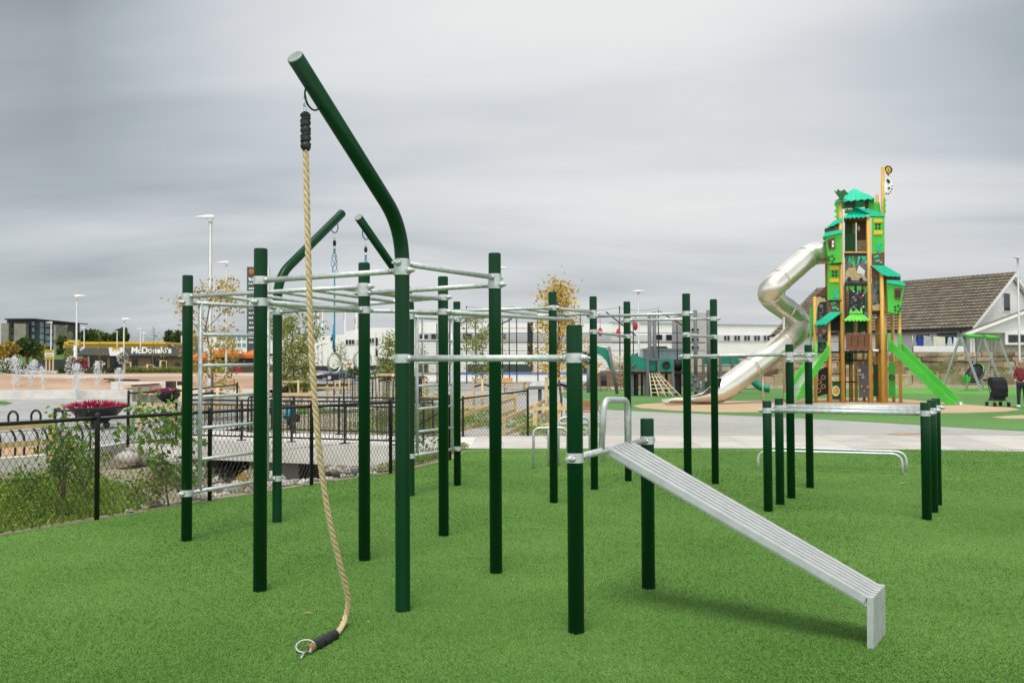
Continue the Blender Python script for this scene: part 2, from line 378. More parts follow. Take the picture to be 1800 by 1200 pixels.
m.add(vs, [(j * nx + i, j * nx + i + 1, (j + 1) * nx + i + 1, (j + 1) * nx + i) for j in range(len(ys) - 1) for i in range(nx - 1)], True)
MT['earth'] = ground_mat('sandy_earth', (.30, .25, .17), (.14, .13, .06), (.38, .34, .28), .35, 1.8, 26, .5, .5)
struct(m.build('ground', 'earth'))

def sheet(name, pts, z, m, sub=None):
    q = MB(); q.add([(p.x, p.y, z) for p in pts], [tuple(range(len(pts)))]); return struct(q.build(name, m))
MT['turf'] = ground_mat('artificial_turf', (.085, .185, .031), (.13, .25, .05), (.042, .105, .014), .4, .9, 75, .6, .55)
MT['turf2'] = ground_mat('far_artificial_turf', (.085, .195, .05), (.125, .255, .075), (.05, .125, .02), .12, .5, 18, .4, .5)
MT['turf3'] = ground_mat('bright_turf', (.11, .30, .05), (.13, .34, .06), (.07, .2, .03), .1, .5, 18, .3, .4)
MT['safety'] = ground_mat('beige_safety_surface', (.46, .32, .2), (.52, .38, .25), (.38, .27, .17), .2, 1.5, 30, .1, .4)
MT['gravel'] = ground_mat('pale_gravel', (.36, .355, .33), (.45, .44, .415), (.2, .195, .18), .3, 2, 24, .8, .6)
MT['mulch'] = ground_mat('bark_mulch', (.10, .05, .03), (.16, .09, .055), (.05, .025, .015), .3, 2, 9, 1, .7)
MT['plaza'] = ground_mat('plaza_paving', (.31, .305, .292), (.42, .41, .395), (.32, .315, .30), .12, .6, 12, .1, .35, joints=1.6)
MT['lawn'] = ground_mat('lawn', (.06, .15, .02), (.10, .2, .03), (.04, .09, .01), .1, .5, 6, .4, .6)
# turf of the fitness area
tp = EDGE + [G(1000, 787.5), G(1250, 787), G(1500, 788), G(1700, 791), G(1830, 794), V((22, 17.2, 0)), V((30, -5, 0)), V((-14, -5, 0))]
sheet('artificial_turf', tp, 0.0, 'turf')
# tiled path: slabs with joints
near = [G(800, 788.4), G(1000, 788), G(1250, 787.5), G(1500, 788.5), G(1700, 791.5), G(1830, 794.5), V((24, 17.1, 0))]
far = [G(800, 766), G(1000, 766), G(1250, 765.5), G(1500, 764.5), G(1700, 765), G(1830, 766), V((26, 21.6, 0))]
MT['slab'] = mat('concrete_slab', (.42, .38, .35), .85, 0, .0, 1.4, .1, 60, .3, island=.09, col2=(.52, .48, .445), detail=8)
MT['joint'] = mat('dark_joint', (.17, .15, .13), .9)
def along(pl, t):
    L = [0]
    for a, b in zip(pl, pl[1:]): L.append(L[-1] + (b - a).length)
    s = t * L[-1]
    for i in range(len(pl) - 1):
        if s <= L[i + 1] + 1e-6: return pl[i].lerp(pl[i + 1], (s - L[i]) / (L[i + 1] - L[i]))
    return pl[-1]
m = MB(); m.cur = 0
m.add([(p.x, p.y, -.004) for p in near + far[::-1]], [tuple(range(14))]); m.cur = 1
nc = 26; g = .008
for i in range(nc):
    a, b = i / nc, (i + 1) / nc
    for k in range(2):
        c, d = k / 2, (k + 1) / 2
        q = [along(near, a).lerp(along(far, a - .012 * 0), c), along(near, b).lerp(along(far, b), c), along(near, b).lerp(along(far, b), d), along(near, a).lerp(along(far, a), d)]
        cen = sum(q, V()) / 4
        q = [p + (cen - p).normalized() * g for p in q]
        m.add([(p.x, p.y, .004) for p in q], [(0, 1, 2, 3)])
struct(m.build('tiled_path', ['joint', 'slab']))
# gravel behind the path
gp = [G(800, 766.2), G(1000, 766.2), G(1250, 765.7), G(1500, 764.7), G(1700, 765.2), G(1830, 766.2), V((26, 21.6, 0)), G(1830, 759), G(1700, 752), G(1560, 743), G(1440, 736.5), G(1330, 731), G(1220, 726.5), G(1140, 723), G(1075, 720), G(1030, 715), G(1005, 706), G(1000, 698), G(990, 692), G(900, 692), G(860, 700)]
sheet('gravel_ground', gp, -.004, 'gravel')
# playground turf with beige safety surface
pt = [G(1830, 759), G(1700, 752), G(1560, 743), G(1440, 736.5), G(1330, 731), G(1220, 726.5), G(1140, 723), G(1075, 720), G(1030, 715), G(1005, 706), G(990, 697), G(985, 690), G(1000, 686.5), V((11.8, 68, 0)), V((56, 68, 0)), V((56, 20, 0))]
sheet('playground_turf', pt, .0, 'turf2')
def blob(pix): return [G(x, y) for x, y in pix]
sp = blob([(1112, 713), (1125, 717), (1180, 721), (1250, 724), (1300, 724.5), (1345, 724), (1420, 724), (1500, 725), (1600, 726), (1700, 725.5), (1770, 723), (1793, 719.5), (1775, 716), (1700, 711), (1640, 706), (1580, 701), (1500, 699), (1430, 700), (1380, 703), (1320, 704), (1250, 705), (1180, 707), (1130, 710)])
sheet('safety_surface', sp, .004, 'safety')
sheet('safety_surface_patch', blob([(1742, 733), (1765, 735.5), (1810, 736), (1860, 733), (1810, 729), (1770, 730.5)]), .004, 'safety')
sheet('safety_surface_spot', blob([(1558, 763), (1580, 764.2), (1616, 763), (1622, 761), (1600, 760), (1570, 761)]), .004, mat('faded_orange_surface', (.38, .24, .17), .9))
sheet('bright_turf', blob([(1560, 691.5), (1640, 692.5), (1740, 693), (1830, 692.5)]) + [V((50, 67.9, 0)), V((27, 67.9, 0))], .004, 'turf3')
# plaza paving at the left and pavement of the middle distance
sheet('plaza_paving', [V((-60, 5, 0)), V((-14, 5, 0)), V((-12.3, 10, 0)), V((-10.4, 14.5, 0)), V((-9.26, 17.18, 0)), V((-8.6, 17.97, 0)), V((-8.4, 21, 0)), V((-7.9, 22.5, 0)), V((-7.4, 26.5, 0)), V((-8.5, 31, 0)), V((-10, 36, 0)), V((-11, 69, 0)), V((-60, 69, 0))], -.002, 'plaza')
sheet('pavement', [V((-11, 69, 0)), V((-10, 36.0, 0)), V((-6, 36, 0)), V((-3.2, 36, 0)), V((0, 31, 0)), G(900, 699), G(985, 690.5), V((9, 66, 0)), V((9, 70, 0))], -.003, MT['plaza'])
m = MB(); MT['asph'] = ground_mat('asphalt', (.10, .10, .105), (.16, .16, .16), (.08, .08, .08), .2, 1, 12, .2, .4)
m.add([(-90, 69.2, .02), (9, 69.2, .02), (9, 100, .49), (-90, 100, .49)], [(0, 1, 2, 3)])
MT['pave2'] = ground_mat('pale_pavement', (.28, .265, .245), (.35, .33, .31), (.27, .26, .24), .1, .6, 10, .1, .3, joints=2.0)
struct(m.build('street_pavement', 'pave2'))
# lawns: grass hill at the far left and a green island in the middle
m = MB(); m.add([(-190, 160, 1.3), (-62, 160, 1.3), (-74, 190, 4.6), (-200, 190, 4.6)], [(0, 1, 2, 3)])
m.add([(-200, 190, 4.6), (-74, 190, 4.6), (-80, 270, 5.0), (-300, 270, 5.0)], [(0, 1, 2, 3)]); struct(m.build('grass_hill', 'lawn'))
# the pile of the turf: short blades, thick near the camera and thinning out with distance
import numpy as np
ng = np.random.default_rng(3)
n = 680000; u = ng.random(n); y = 4.4 + 16.2 * u ** 2.3; x = (ng.random(n) * 2 - 1) * (y * .68 + 1.0)
hh = .004 + .008 * ng.random(n) + .0003 * y; ww = (.0012 + .00030 * y) * (.7 + .6 * ng.random(n))
keep = np.array([edge_side(a, b) < -.02 for a, b in zip(x, y)]) & ((y < 18.2) | (x < -.9))
keep &= ~((y > 18.4) & (x > -1.4)); x, y, hh, ww = x[keep], y[keep], hh[keep], ww[keep]; n = len(x)
a = ng.random(n) * 6.2832; l = ng.normal(0, .55, (n, 2)) * hh[:, None] + np.stack([np.sin(y * 1.9 + x) * .35, np.cos(x * 1.3) * .35], 1) * hh[:, None]
vb = np.empty((n, 3, 3), np.float32); dx, dy = np.cos(a) * ww, np.sin(a) * ww
vb[:, 0] = np.stack([x - dx, y - dy, np.zeros(n)], 1); vb[:, 1] = np.stack([x + dx, y + dy, np.zeros(n)], 1); vb[:, 2] = np.stack([x + l[:, 0], y + l[:, 1], hh], 1)
me = bpy.data.meshes.new('turf_pile'); me.vertices.add(n * 3); me.vertices.foreach_set('co', vb.ravel()); me.loops.add(n * 3); me.loops.foreach_set('vertex_index', np.arange(n * 3, dtype=np.int32)); me.polygons.add(n); me.polygons.foreach_set('loop_start', np.arange(0, n * 3, 3, dtype=np.int32)); me.polygons.foreach_set('loop_total', np.full(n, 3, np.int32)); me.update(calc_edges=True)
MT['pile'] = mat('turf_blade', (.088, .200, .040), .7, 0, .0, .55, 0, 1, .1, island=.34, col2=(.185, .33, .084), transl=.25)
me.materials.append(MT['pile']); o = bpy.data.objects.new('turf_pile', me); COL.objects.link(o); struct(o, 'stuff'); o['label'] = 'short green pile of the artificial turf'
q = MB()
gx = [-13 + i * .25 for i in range(33)]; gy = [8.0 + i * .25 for i in range(40)]; ok = lambda x, y: edge_side(x, y) > .22 + .15 * math.sin(x * 3 + y) + .12 * math.sin(x * 7.3) and x > wall_x(y) + .02
for i in range(32):
    for j in range(39):
        pts4 = [(gx[i], gy[j]), (gx[i + 1], gy[j]), (gx[i + 1], gy[j + 1]), (gx[i], gy[j + 1])]
        if all(ok(*p) for p in pts4) and (gx[i] < -5.6 or gy[j] < 11.5): q.add([(px_, py_, hgt(px_, py_) + .004) for px_, py_ in pts4], [(0, 1, 2, 3)], True)
MT['bankgrass'] = ground_mat('bank_grass', (.17, .20, .055), (.15, .24, .035), (.06, .10, .018), .7, 2.6, 30, .8, .6)
struct(q.build('bank_lawn', 'bankgrass'))
# stray leaf, petals and crumbs on the turf
def debris(x, y, s, m, label, nm='fallen_leaf'):
    q = MB(); p = G(x, y, .012); q.tube([p - V((s, 0, 0)), p + V((0, 0, s * .1)), p + V((s, s * .2, 0))], [s * .08, s * .18, s * .06], 6); tag(q.build(nm, m), label, 'leaf' if 'leaf' in nm else 'debris')
debris(542, 1077, .028, 'tsand', 'straw coloured sliver lying on the turf left of the rope end', 'wood_chip')
debris(647, 1091, .010, 'petal', 'tiny white crumb on the turf right of the rope end', 'white_crumb')
debris(1586, 849, .05, 'tsand', 'dry tan leaf lying on the turf under the long low bars')

# ------------------------------------------------------------------ CLIMBING FRAME
PR, BRD = .049, .0195
FR = thing('outdoor_gym', G(707, 1073), 'large climbing frame of dark green posts and galvanised bars, with a sloping bench', 'outdoor gym')
def prof(o, r=.049):  return r
def make_post(bx, by, ty=None, top=None, parent=FR):
    b = G(bx, by)
    if top is None: top = P(bx, ty, b.y).z
    q = MB(); q.tube([b - V((0, 0, .05)), b + V((0, 0, top - .012)), b + V((0, 0, top - .004)), b + V((0, 0, top))], [PR, PR, PR * .97, PR * .90], 28)
    o = q.build('post', 'post', parent, origin=b)
    return o, b
CL = {}
def clamp_mesh(zs=.058):
    q = MB(); n = 28
    for r0, r1, z0, z1 in ((.0535, .0535, -zs / 2, zs / 2), (.0535, .0495, zs / 2, zs / 2), (.0535, .0495, -zs / 2, -zs / 2)):
        vs = [(r * math.cos(2 * math.pi * j / n), r * math.sin(2 * math.pi * j / n), z) for r, z in ((r0, z0), (r1, z1)) for j in range(n)]
        fs = [(j, (j + 1) % n, n + (j + 1) % n, n + j) for j in range(n)]
        if z0 < 0 and z0 == z1: fs = [f[::-1] for f in fs]
        q.add(vs, fs, True)
    for sgn in (1, -1):
        q.tube([(sgn * .050, 0, 0), (sgn * .062, 0, 0), (sgn * .082, 0, 0), (sgn * .092, 0, 0)], [.026, .022, .0165, .011], 12)
        q.box((sgn * .071, 0, 0), (.03, .05, .016)); q.tube([(sgn * .074, -.026, 0), (sgn * .074, .026, 0)], .0085, 8)
        q.ball((sgn * .074, -.027, 0), .012, 8, 4)
        q.tube([(sgn * .09, 0, 0), (sgn * .104, 0, 0)], [.011, .005], 8)
    return q
_cm = None
def clamp(post, b, z, direction):
    global _cm
    a = math.atan2(direction.y, direction.x)
    if _cm is None: _cm = clamp_mesh().build('clamp', 'galv'); _cm.parent = post; c = _cm
    else: c = _cm.copy(); COL.objects.link(c); c.parent = post
    c.location = (0, 0, z); c.rotation_euler = (0, 0, a); ORG[c.name] = b + V((0, 0, z))
POST = {}
for k, (bx, by, ty) in dict(A=(328, 950, 484), C=(457, 1038, 437), D=(640.5, 984, 462), F=(872, 1006, 445), G=(780, 941, 486), I=(804, 853, 530), J=(973.5, 883, 513),
                            K=(1045, 860, 521), L=(1104.5, 845, 530), M=(1209.5, 873, 516), N=(1257.5, 850, 526), O=(1391, 875, 605), P=(1424, 857, 606), Q=(1013, 1111, 571), R=(1140, 1033, 735), W=(1648, 887, 700)).items():
    POST[k] = make_post(bx, by, ty)
# the three posts whose tops bend over into a boom
ALNG = (POST['K'][1] - POST['J'][1]).normalized()          # the frame's long direction, away from the viewer
PERP = V((ALNG.y, -ALNG.x, 0))
def boom(key, bx, by, tip, zbend, sgn):
    b = G(bx, by); tp = V(tip)
    pts = [b - V((0, 0, .05))] + bez([b, V((b.x, b.y, zbend)), tp], .24, 12)
    q = MB(); q.tube(pts, PR, 28); o = q.build('boom_post', 'post', FR, origin=b)
    d = (tp - V((b.x, b.y, zbend))).normalized()
    e_ = MB(); e_.tube([tp, tp + d * .008], [PR * 1.0, PR * .92], 28); e_.build('end_cap', 'galvd', o)
    POST[key] = (o, b); return d
def tipat(px, py, b, sgn, lo=.3, hi=2.2):
    """walk along the boom direction until it shows at px"""
    for i in range(4000):
        t = lo + (hi - lo) * i / 4000; q = b + ALNG * sgn * t; r = ray(px, py); x = r.x / r.y * q.y
        if i and (q.x - x) * prev <= 0: return V((q.x, q.y, P(px, py, q.y).z))
        prev = q.x - x
    return b + ALNG * sgn * 1.15 + V((0, 0, 3.35))
bE, bB, bH = G(708, 1073), G(487, 917), G(722, 871)
tE = tipat(519, 101, bE, -1); tB = tipat(601, 375, bB, 1); tH = tipat(630, 382, bH, -1)
dE = boom('E', 708, 1073, tE, 2.54, -1); dB = boom('B', 487, 917, tB, 2.56, 1); dH = boom('H', 722, 871, tH, 2.56, -1)
BARN = [0]
def bar(a, za, b, zb, ca=True, cb=True, r=BRD, name='bar', ext=0):
    oa, pa = POST[a]; ob, pb = POST[b]
    d = V((pb.x - pa.x, pb.y - pa.y, 0)).normalized()
    p0 = V((pa.x, pa.y, za)) + d * .07; p1 = V((pb.x, pb.y, zb)) - d * .07
    MB().tube([p0, p1], r, 14).build(name, 'galv', FR, origin=p0)
    if ca: clamp(oa, pa, za, d)
    if cb: clamp(ob, pb, zb, d)
def zat(k, y): return P(0, y, POST[k][1].y).z if False else P(900 + (POST[k][1].x / POST[k][1].y) * F_PX, y, POST[k][1].y).z
for a, ya, b, yb in (('E', 463, 'F', 488), ('C', 493, 'E', 476), ('D', 515, 'F', 501), ('C', 531, 'D', 545), ('A', 521, 'D', 504), ('A', 532, 'B', 541), ('B', 548.5, 'G', 523), ('H', 549, 'J', 541), ('H', 557, 'I', 562),
                     ('J', 541, 'K', 549), ('K', 556, 'M', 551), ('L', 563, 'N', 560), ('K', 583, 'L', 591), ('M', 588, 'N', 592), ('M', 626, 'O', 623), ('N', 626, 'P', 623), ('O', 632, 'P', 632),
                     ('E', 630, 'Q', 629), ('Q', 804, 'R', 773), ('A', 866, 'B', 840), ('H', 801, 'I', 788), ('O', 714, 'W', 716)):
    rr = .022 if a == 'E' and b == 'Q' or a == 'Q' else (.026 if b == 'W' else BRD)
    bar(a, zat(a, ya), b, zat(b, yb), r=rr)
clamp(*POST['D'], zat('D', 505) - .0, PERP); 
# overhead ladder rungs
def rungs(a0, a1, b0, b1, za, zb, ts, name='rung', r=.017):
    for t in ts:
        p = POST[a0][1].lerp(POST[a1][1], t); q = POST[b0][1].lerp(POST[b1][1], t)
        p = V((p.x, p.y, za(t))); q = V((q.x, q.y, zb(t)))
        MB().tube([p, q], r, 12).build(name, 'galv', FR, origin=p)
zA, zD, zB, zG = zat('A', 521), zat('D', 504), zat('B', 548.5), zat('G', 523)
rungs('A', 'D', 'B', 'G', lambda t: lerp(zA, zD, t), lambda t: lerp(zB, zG, t), (.18, .36, .54, .72, .88))
bar('D', zat('D', 511), 'G', zat('G', 526), False, False)
zH, zJ, zI, zK = zat('H', 549), zat('J', 541), zat('I', 558), zat('K', 552)
bar('I', zI, 'K', zK, True, True)
rungs('H', 'J', 'I', 'K', lambda t: lerp(zH, zJ, t), lambda t: lerp(zI, zK, t), (.2, .4, .6, .8))
bar('B', zat('B', 541) - .02, 'G', zat('G', 548), False, True)
# three staggered monkey bars running from the middle ladder towards the far one
s0 = POST['G'][1]
for (ex, ey, dd, off) in ((914, 555, 10.4, .30), (962, 559, 10.9, .15), (1006, 562, 11.3, .0)):
    e1 = P(ex, ey, dd); st = V((s0.x, s0.y, zat('G', 548))) - PERP * off + V((0, 0, .0))
    MB().tube([st, st.lerp(e1, .5), e1], .021, 14).build('monkey_bar', 'galv', FR, origin=st)
# upright ladders in the two end bays
def wall_ladder(a, b, za, zb, bot_a, bot_b, n, ta=.13, tb=.88):
    pa, pb = POST[a][1], POST[b][1]
    def at(t, k): 
        p = pa.lerp(pb, t); return V((p.x, p.y, lerp(lerp(bot_a, bot_b, t), lerp(za, zb, t), k)))
    for t in (ta, tb): MB().tube([at(t, 0), at(t, 1)], .0205, 12).build('ladder_upright', 'galv', FR, origin=at(t, 0))
    for i in range(1, n):
        q = MB(); q.tube([at(ta, i / n), at(tb, i / n)], .0165, 12)
        q.ball(at(tb, i / n) + (pb - pa).normalized() * .012, .022, 8, 5); q.build('ladder_rung', 'galv', FR, origin=at(ta, i / n))
wall_ladder('A', 'B', zat('A', 532), zat('B', 541), zat('A', 866), zat('B', 840), 6)
wall_ladder('H', 'I', zat('H', 557), zat('I', 562), zat('H', 801), zat('I', 788), 6)
# eye loops under the booms
def eye(key, d, tip, back, depth=.075, wid=.062):
    c = tip - d * back; dn = V((0, 0, -1)); dn = (dn - d * dn.dot(d)).normalized()
    pts = []
    for i in range(17):
        t = math.pi * i / 16; pts.append(c + d * math.cos(t) * wid + dn * (PR * .85 + math.sin(t) ** .8 * depth))
    MB().tube(pts, .0055, 8).build('eye_loop', 'post', POST[key][0])
    return min(pts, key=lambda p: p.z)
eE = eye('E', dE, tE, .24, .085, .075); eB = eye('B', dB, tB, .22, .08, .07); eH = eye('H', dH, tH, .22, .08, .07)
# handle hoop and sit up bench on the bar between the two short posts
zQ, zR = zat('Q', 804), zat('R', 773); pQ, pR = POST['Q'][1], POST['R'][1]
bd = (pR - pQ).normalized()
def onbar(px):
    best = min(range(1001), key=lambda i: abs((pQ.lerp(pR, i / 1000).x / pQ.lerp(pR, i / 1000).y) - ray(px, 785).x / ray(px, 785).y)) / 1000
    p = pQ.lerp(pR, best); return V((p.x, p.y, lerp(zQ, zR, best)))
h0, h1 = onbar(1057), onbar(1104)
up0, up1 = P(1062, 702, h0.y + .05), P(1100, 703, h1.y - .02)
MB().tube(bez([h0, V((h0.x, h0.y, up0.z)) + V((.02, 0, 0)), V((h1.x, h1.y, up1.z)) + V((0, 0, 0)), h1], .09, 8), .021, 14).build('handle_hoop', 'galv', FR, origin=h0)
f0, f1 = G(1524, 1139), G(1546, 1113); wd = (f1 - f0); wl = .30
t0, t1 = P(1524, 1049, f0.y), P(1545, 1026, f1.y)
s0_, s1_ = onbar(1066) + V((0, 0, .02)), onbar(1110) + V((0, 0, .02))
bench = MB(); nsl = 6
def quad_slat(a0, a1, b0, b1, th):
    nrm = (a1 - a0).cross(b0 - a0).normalized(); nrm = nrm if nrm.z > 0 or abs(nrm.z) < .3 else -nrm
    vs = [a0, a1, b1, b0]; bench.add([v + nrm * 0 for v in vs] + [v - nrm * th for v in vs], [(0, 1, 2, 3), (7, 6, 5, 4), (0, 4, 5, 1), (1, 5, 6, 2), (2, 6, 7, 3), (3, 7, 4, 0)])
SLATS = []
for i in range(nsl):
    a, b = i / nsl + (.013 if i else 0) * 2.1, (i + 1) / nsl - (.013 if i < nsl - 1 else 0) * 2.1
    bench = MB(); quad_slat(s0_.lerp(s1_, a), s0_.lerp(s1_, b), t0.lerp(t1, a), t0.lerp(t1, b), .04)
    SLATS.append((bench, 'bench_slat'))
    bench = MB(); g0, g1, q0, q1 = t0.lerp(t1, a), t0.lerp(t1, b), f0.lerp(f1, a), f0.lerp(f1, b)
    quad_slat(g0, g1, q0 - V((0, 0, .04)), q1 - V((0, 0, .04)), .035)
    SLATS.append((bench, 'foot_slat'))
MT['alu'] = mat('ribbed_aluminium', (.50, .51, .50), .5, .35, .10, 14, .06, 90, .5, stretch=(1, 1, 1))
bn = MB(); dz = V((0, 0, -.034)); bn.cur = 1; bn.add([s0_.lerp(s1_, .03) + dz, s0_.lerp(s1_, .97) + dz, t0.lerp(t1, .97) + dz, t0.lerp(t1, .03) + dz], [(0, 1, 2, 3)]); bn.cur = 0; c0, c1 = s0_.lerp(s1_, .06) - V((0, 0, .045)), t0.lerp(t1, .06) - V((0, 0, .045))  # black sheet below the slats stands in for shade in the gaps
bn.beam(c0, c1, .02, .03); bn.beam(s0_.lerp(s1_, .94) - V((0, 0, .045)), t0.lerp(t1, .94) - V((0, 0, .045)), .02, .03)
bo = bn.build('sit_up_bench', ['alu', 'tk'], FR, origin=s0_)
for mm, nm in SLATS: mm.build(nm, 'alu', bo)

# ------------------------------------------------------------------ ROPE
m = MB(); top = V((eE.x, eE.y, eE.z))
D0 = top.y
path = [P(537, 262, D0), P(540, 380, D0), P(545, 560, D0 + .03), P(551, 670, D0 + .07), P(560, 780, D0 + .13), P(570, 860, D0 + .2), P(583, 930, D0 + .27), P(600, 1000, D0 + .36), P(610, 1040, D0 + .43), P(612, 1062, D0 + .46), P(606, 1088, D0 + .46), G(597, 1106, .022), G(589, 1114, .022)]
def crom(pts, n=8):
    o = []
    for i in range(len(pts) - 1):
        p0, p1, p2, p3 = pts[max(0, i - 1)], pts[i], pts[i + 1], pts[min(len(pts) - 1, i + 2)]
        for k in range(n):
            t = k / n; o.append(.5 * ((2 * p1) + (p2 - p0) * t + (2 * p0 - 5 * p1 + 4 * p2 - p3) * t * t + (3 * p1 - p0 - 3 * p2 + p3) * t ** 3))
    return o + [pts[-1]]
pp = crom(path, 10)
for p in pp: p.z = max(p.z, .02)
RP = thing('climbing_rope', V((top.x, top.y, 0)), 'twisted tan hemp climbing rope hanging from the tall boom, its taped end on the turf', 'rope')
# resample finely and twist three strands
fine = []; step = .012; acc = 0
for a, b in zip(pp, pp[1:]):
    L = (b - a).length; 
    while acc < L: fine.append(a.lerp(b, acc / L)); acc += step
    acc -= L
m = MB(); pitch = .135
for k in range(3):
    sp_ = []; x = None
    for i, p in enumerate(fine):
        d = (fine[min(i + 1, len(fine) - 1)] - fine[max(i - 1, 0)]).normalized()
        if x is None: x, _ = basis(d)
        x = (x - d * x.dot(d)).normalized(); y = d.cross(x); a = -2 * math.pi * (i * step / pitch + k / 3)
        sp_.append(p + (x * math.cos(a) + y * math.sin(a)) * .0090)
    m.tube(sp_, .0100, 8)
m.build('strands', 'rope', RP)
def wrap(p0, p1, r, name, n=6):
    p0, p1 = V(p0), V(p1); q = MB(); k = 30; pts = [p0.lerp(p1, i / k) for i in range(k + 1)]
    q.tube(pts, [r * (.55 if i in (0, k) else .82 + .24 * abs(math.sin(i / k * math.pi * n / 1.6 + .5))) * (.8 if i in (1, k - 1) else 1) for i in range(k + 1)], 14)
    x, y = basis(p1 - p0); hel = [p0.lerp(p1, .06 + .88 * i / 60) + (x * math.cos(i * .52 * n / 6) + y * math.sin(i * .52 * n / 6)) * r * .86 for i in range(61)]
    q.tube(hel, r * .28, 8)
    return q.build(name, 'rubber', RP)
wrap(P(537, 197, D0), P(537.5, 266, D0), .0285, 'tape_wrap', 8)
wrap(G(591, 1113, .024), G(549, 1136, .026), .030, 'tape_wrap', 5)
def link(c, d, up, L, w_, r, name, par, m='galv'):
    c = V(c); d = V(d).normalized(); up = V(up); up = (up - d * up.dot(d)).normalized(); pts = []
    for i in range(20):
        t = 2 * math.pi * i / 20; pts.append(c + d * math.cos(t) * L / 2 + up * math.sin(t) * w_ / 2)
    return MB().tube(pts, r, 8, closed=True).build(name, m, par)
MT['chrome'] = mat('bright_steel', (.62, .63, .62), .22, .9, .08, 30)
link(P(536.5, 178, D0), (0, 0, 1), (.6, .8, 0), .062, .026, .0042, 'shackle', RP, 'chrome')
link(P(535.5, 189, D0), (0, 0, 1), (1, 0, 0), .055, .02, .0042, 'shackle', RP, 'chrome')
q = MB(); q.tube([G(551, 1135, .03), G(543, 1140, .022)], [.026, .02], 12); q.build('splice', mat('brown_rope_end', (.27, .15, .05), .9, 0, .3, 80, .5, 200), RP)
rg = G(540, 1139, .02); link(rg + V((-.01, 0, .012)), (1, .12, 0), (.3, .75, .55), .105, .085, .0062, 'end_ring', RP, 'galvd')
q = MB(); q.tube([G(546, 1147, .012), G(546, 1138, .035)], .006, 8); q.tube(bez([G(541, 1145, .01), G(535, 1146, .02), G(529, 1157, .008)], .02, 5), .006, 8); q.build('end_hook', 'galvd', RP)

# ------------------------------------------------------------------ GYM RINGS on blue cords
def gym_ring(top, ringpx, label, d, bl, yaw):
    T = thing('gym_ring', V((top.x, top.y, P(ringpx[0], ringpx[1], d).z - .1)), label, 'gym ring', 'gym rings on blue cords')
    rc = P(ringpx[0], ringpx[1], d); b = V((rc.x, rc.y, rc.z + .14))
    link(top - V((0, 0, .035)), (0, 0, 1), (1, 0, 0), .07, .035, .004, 'shackle', T, 'chrome')
    q = MB(); q.ball(top - V((0, 0, .12)), .026, 8, 6, (.8, .8, 1.5)); q.build('swivel', 'rubber', T)
    q = MB(); q.tube([top - V((0, 0, .16)), top - V((0, 0, .20))], .014, 10); q.build('ferrule', 'chrome', T)
    q = MB(); z0 = top.z - .2
    for k in range(5):                       # the frayed bulge below the ferrule
        pts = []
        for i in range(14):
            t = i / 13; a = k * 1.26 + t * (4 + k * .4); r = .006 + bl * math.sin(math.pi * t) ** 1.2 * (.6 + .2 * (k % 3)); pts.append(V((top.x + r * math.cos(a), top.y + r * math.sin(a), z0 - .32 * t)))
        q.tube(pts, .0032, 5)
    pts = [V((top.x, top.y, z0 - .32)).lerp(b, i / 8) for i in range(9)]; q.tube(pts, .0085, 8)
    q.tube([b - V((.008, 0, -.3)), b - V((.012, 0, -.02))], .013, 8); q.build('cord', 'cord', T)
    q = MB(); q.ball(b - V((0, 0, .0)), .02, 8, 6, (.8, .8, 1.6)); q.build('ring_joint', 'rubber', T)
    pts = []
    for i in range(40):
        t = 2 * math.pi * i / 40; pts.append(rc + V((math.cos(t) * .115 * math.cos(yaw), math.cos(t) * .115 * math.sin(yaw), math.sin(t) * .115)))
    MB().tube(pts, .014, 10, closed=True).build('grip', mat('grey_ring_grip', (.42, .44, .40), .4, .3, .1, 10), T)
gym_ring(eB, (588, 638), 'grey gym ring on a blue cord, seen fully left of the green post', eB.y, .040, math.radians(62))
gym_ring(eH, (637, 632), 'grey gym ring on a blue cord, half hidden behind the green post', eH.y, .028, math.radians(40))

# ------------------------------------------------------------------ free standing bars
def low_bar(bx, by, ty, cx, cy, cty, yb0, yb1, label, r=.026):
    a, b = G(bx, by), G(cx, cy)
    T = thing('waist_high_bar', a, label, 'exercise bar', 'waist high bars on short green posts')
    for p, px, ty_, yb in ((a, bx, ty, yb0), (b, cx, cty, yb1)):
        top = P(px, ty_, p.y).z; z = P(px, yb, p.y).z
        q = MB(); q.tube([p - V((0, 0, .05)), V((p.x, p.y, top - .006)), V((p.x, p.y, top))], [PR, PR, PR * .93], 24); o = q.build('post', 'post', T, origin=p)
        clamp(o, p, z, b - a)
    za, zb = P(bx, yb0, a.y).z, P(cx, yb1, b.y).z; d = (b - a).normalized()
    MB().tube([V((a.x, a.y, za)) + d * .06, V((b.x, b.y, zb)) - d * .06], r, 14).build('bar', 'galv', T)
low_bar(1350.5, 898, 704, 1629.5, 913, 707, 721, 726, 'nearest waist high galvanised bar clamped between two short dark green posts')
low_bar(1371.5, 886, 700, 1641, 900, 703, 716, 721, 'second waist high galvanised bar, close behind the nearest short green posts')
def hoop(p, q, h, rad, label, r=.021, name='bent_tube_bar', grp='bent tube bars on the turf'):
    q_ = MB(); q_.tube(bez([V((p.x, p.y, -.03)), V((p.x, p.y, h)), V((q.x, q.y, h)), V((q.x, q.y, -.03))], rad, 8), r, 14)
    tag(q_.build(name, 'galv', origin=p), label, 'exercise bar', grp)
hoop(G(1333, 826), G(1586.5, 834), .30, .16, 'long ankle high bent tube bar, the nearer of two on the right')
hoop(G(1346, 819), G(1593.5, 829), .30, .16, 'long ankle high bent tube bar, the farther of two on the right')
hoop(G(938, 823), G(998, 823), .64, .12, 'knee high bent tube hoop nearest, beside the tall green post', .022)
hoop(G(964.5, 818), G(1059, 810), .66, .12, 'knee high bent tube hoop behind the nearest hoop, mostly hidden')
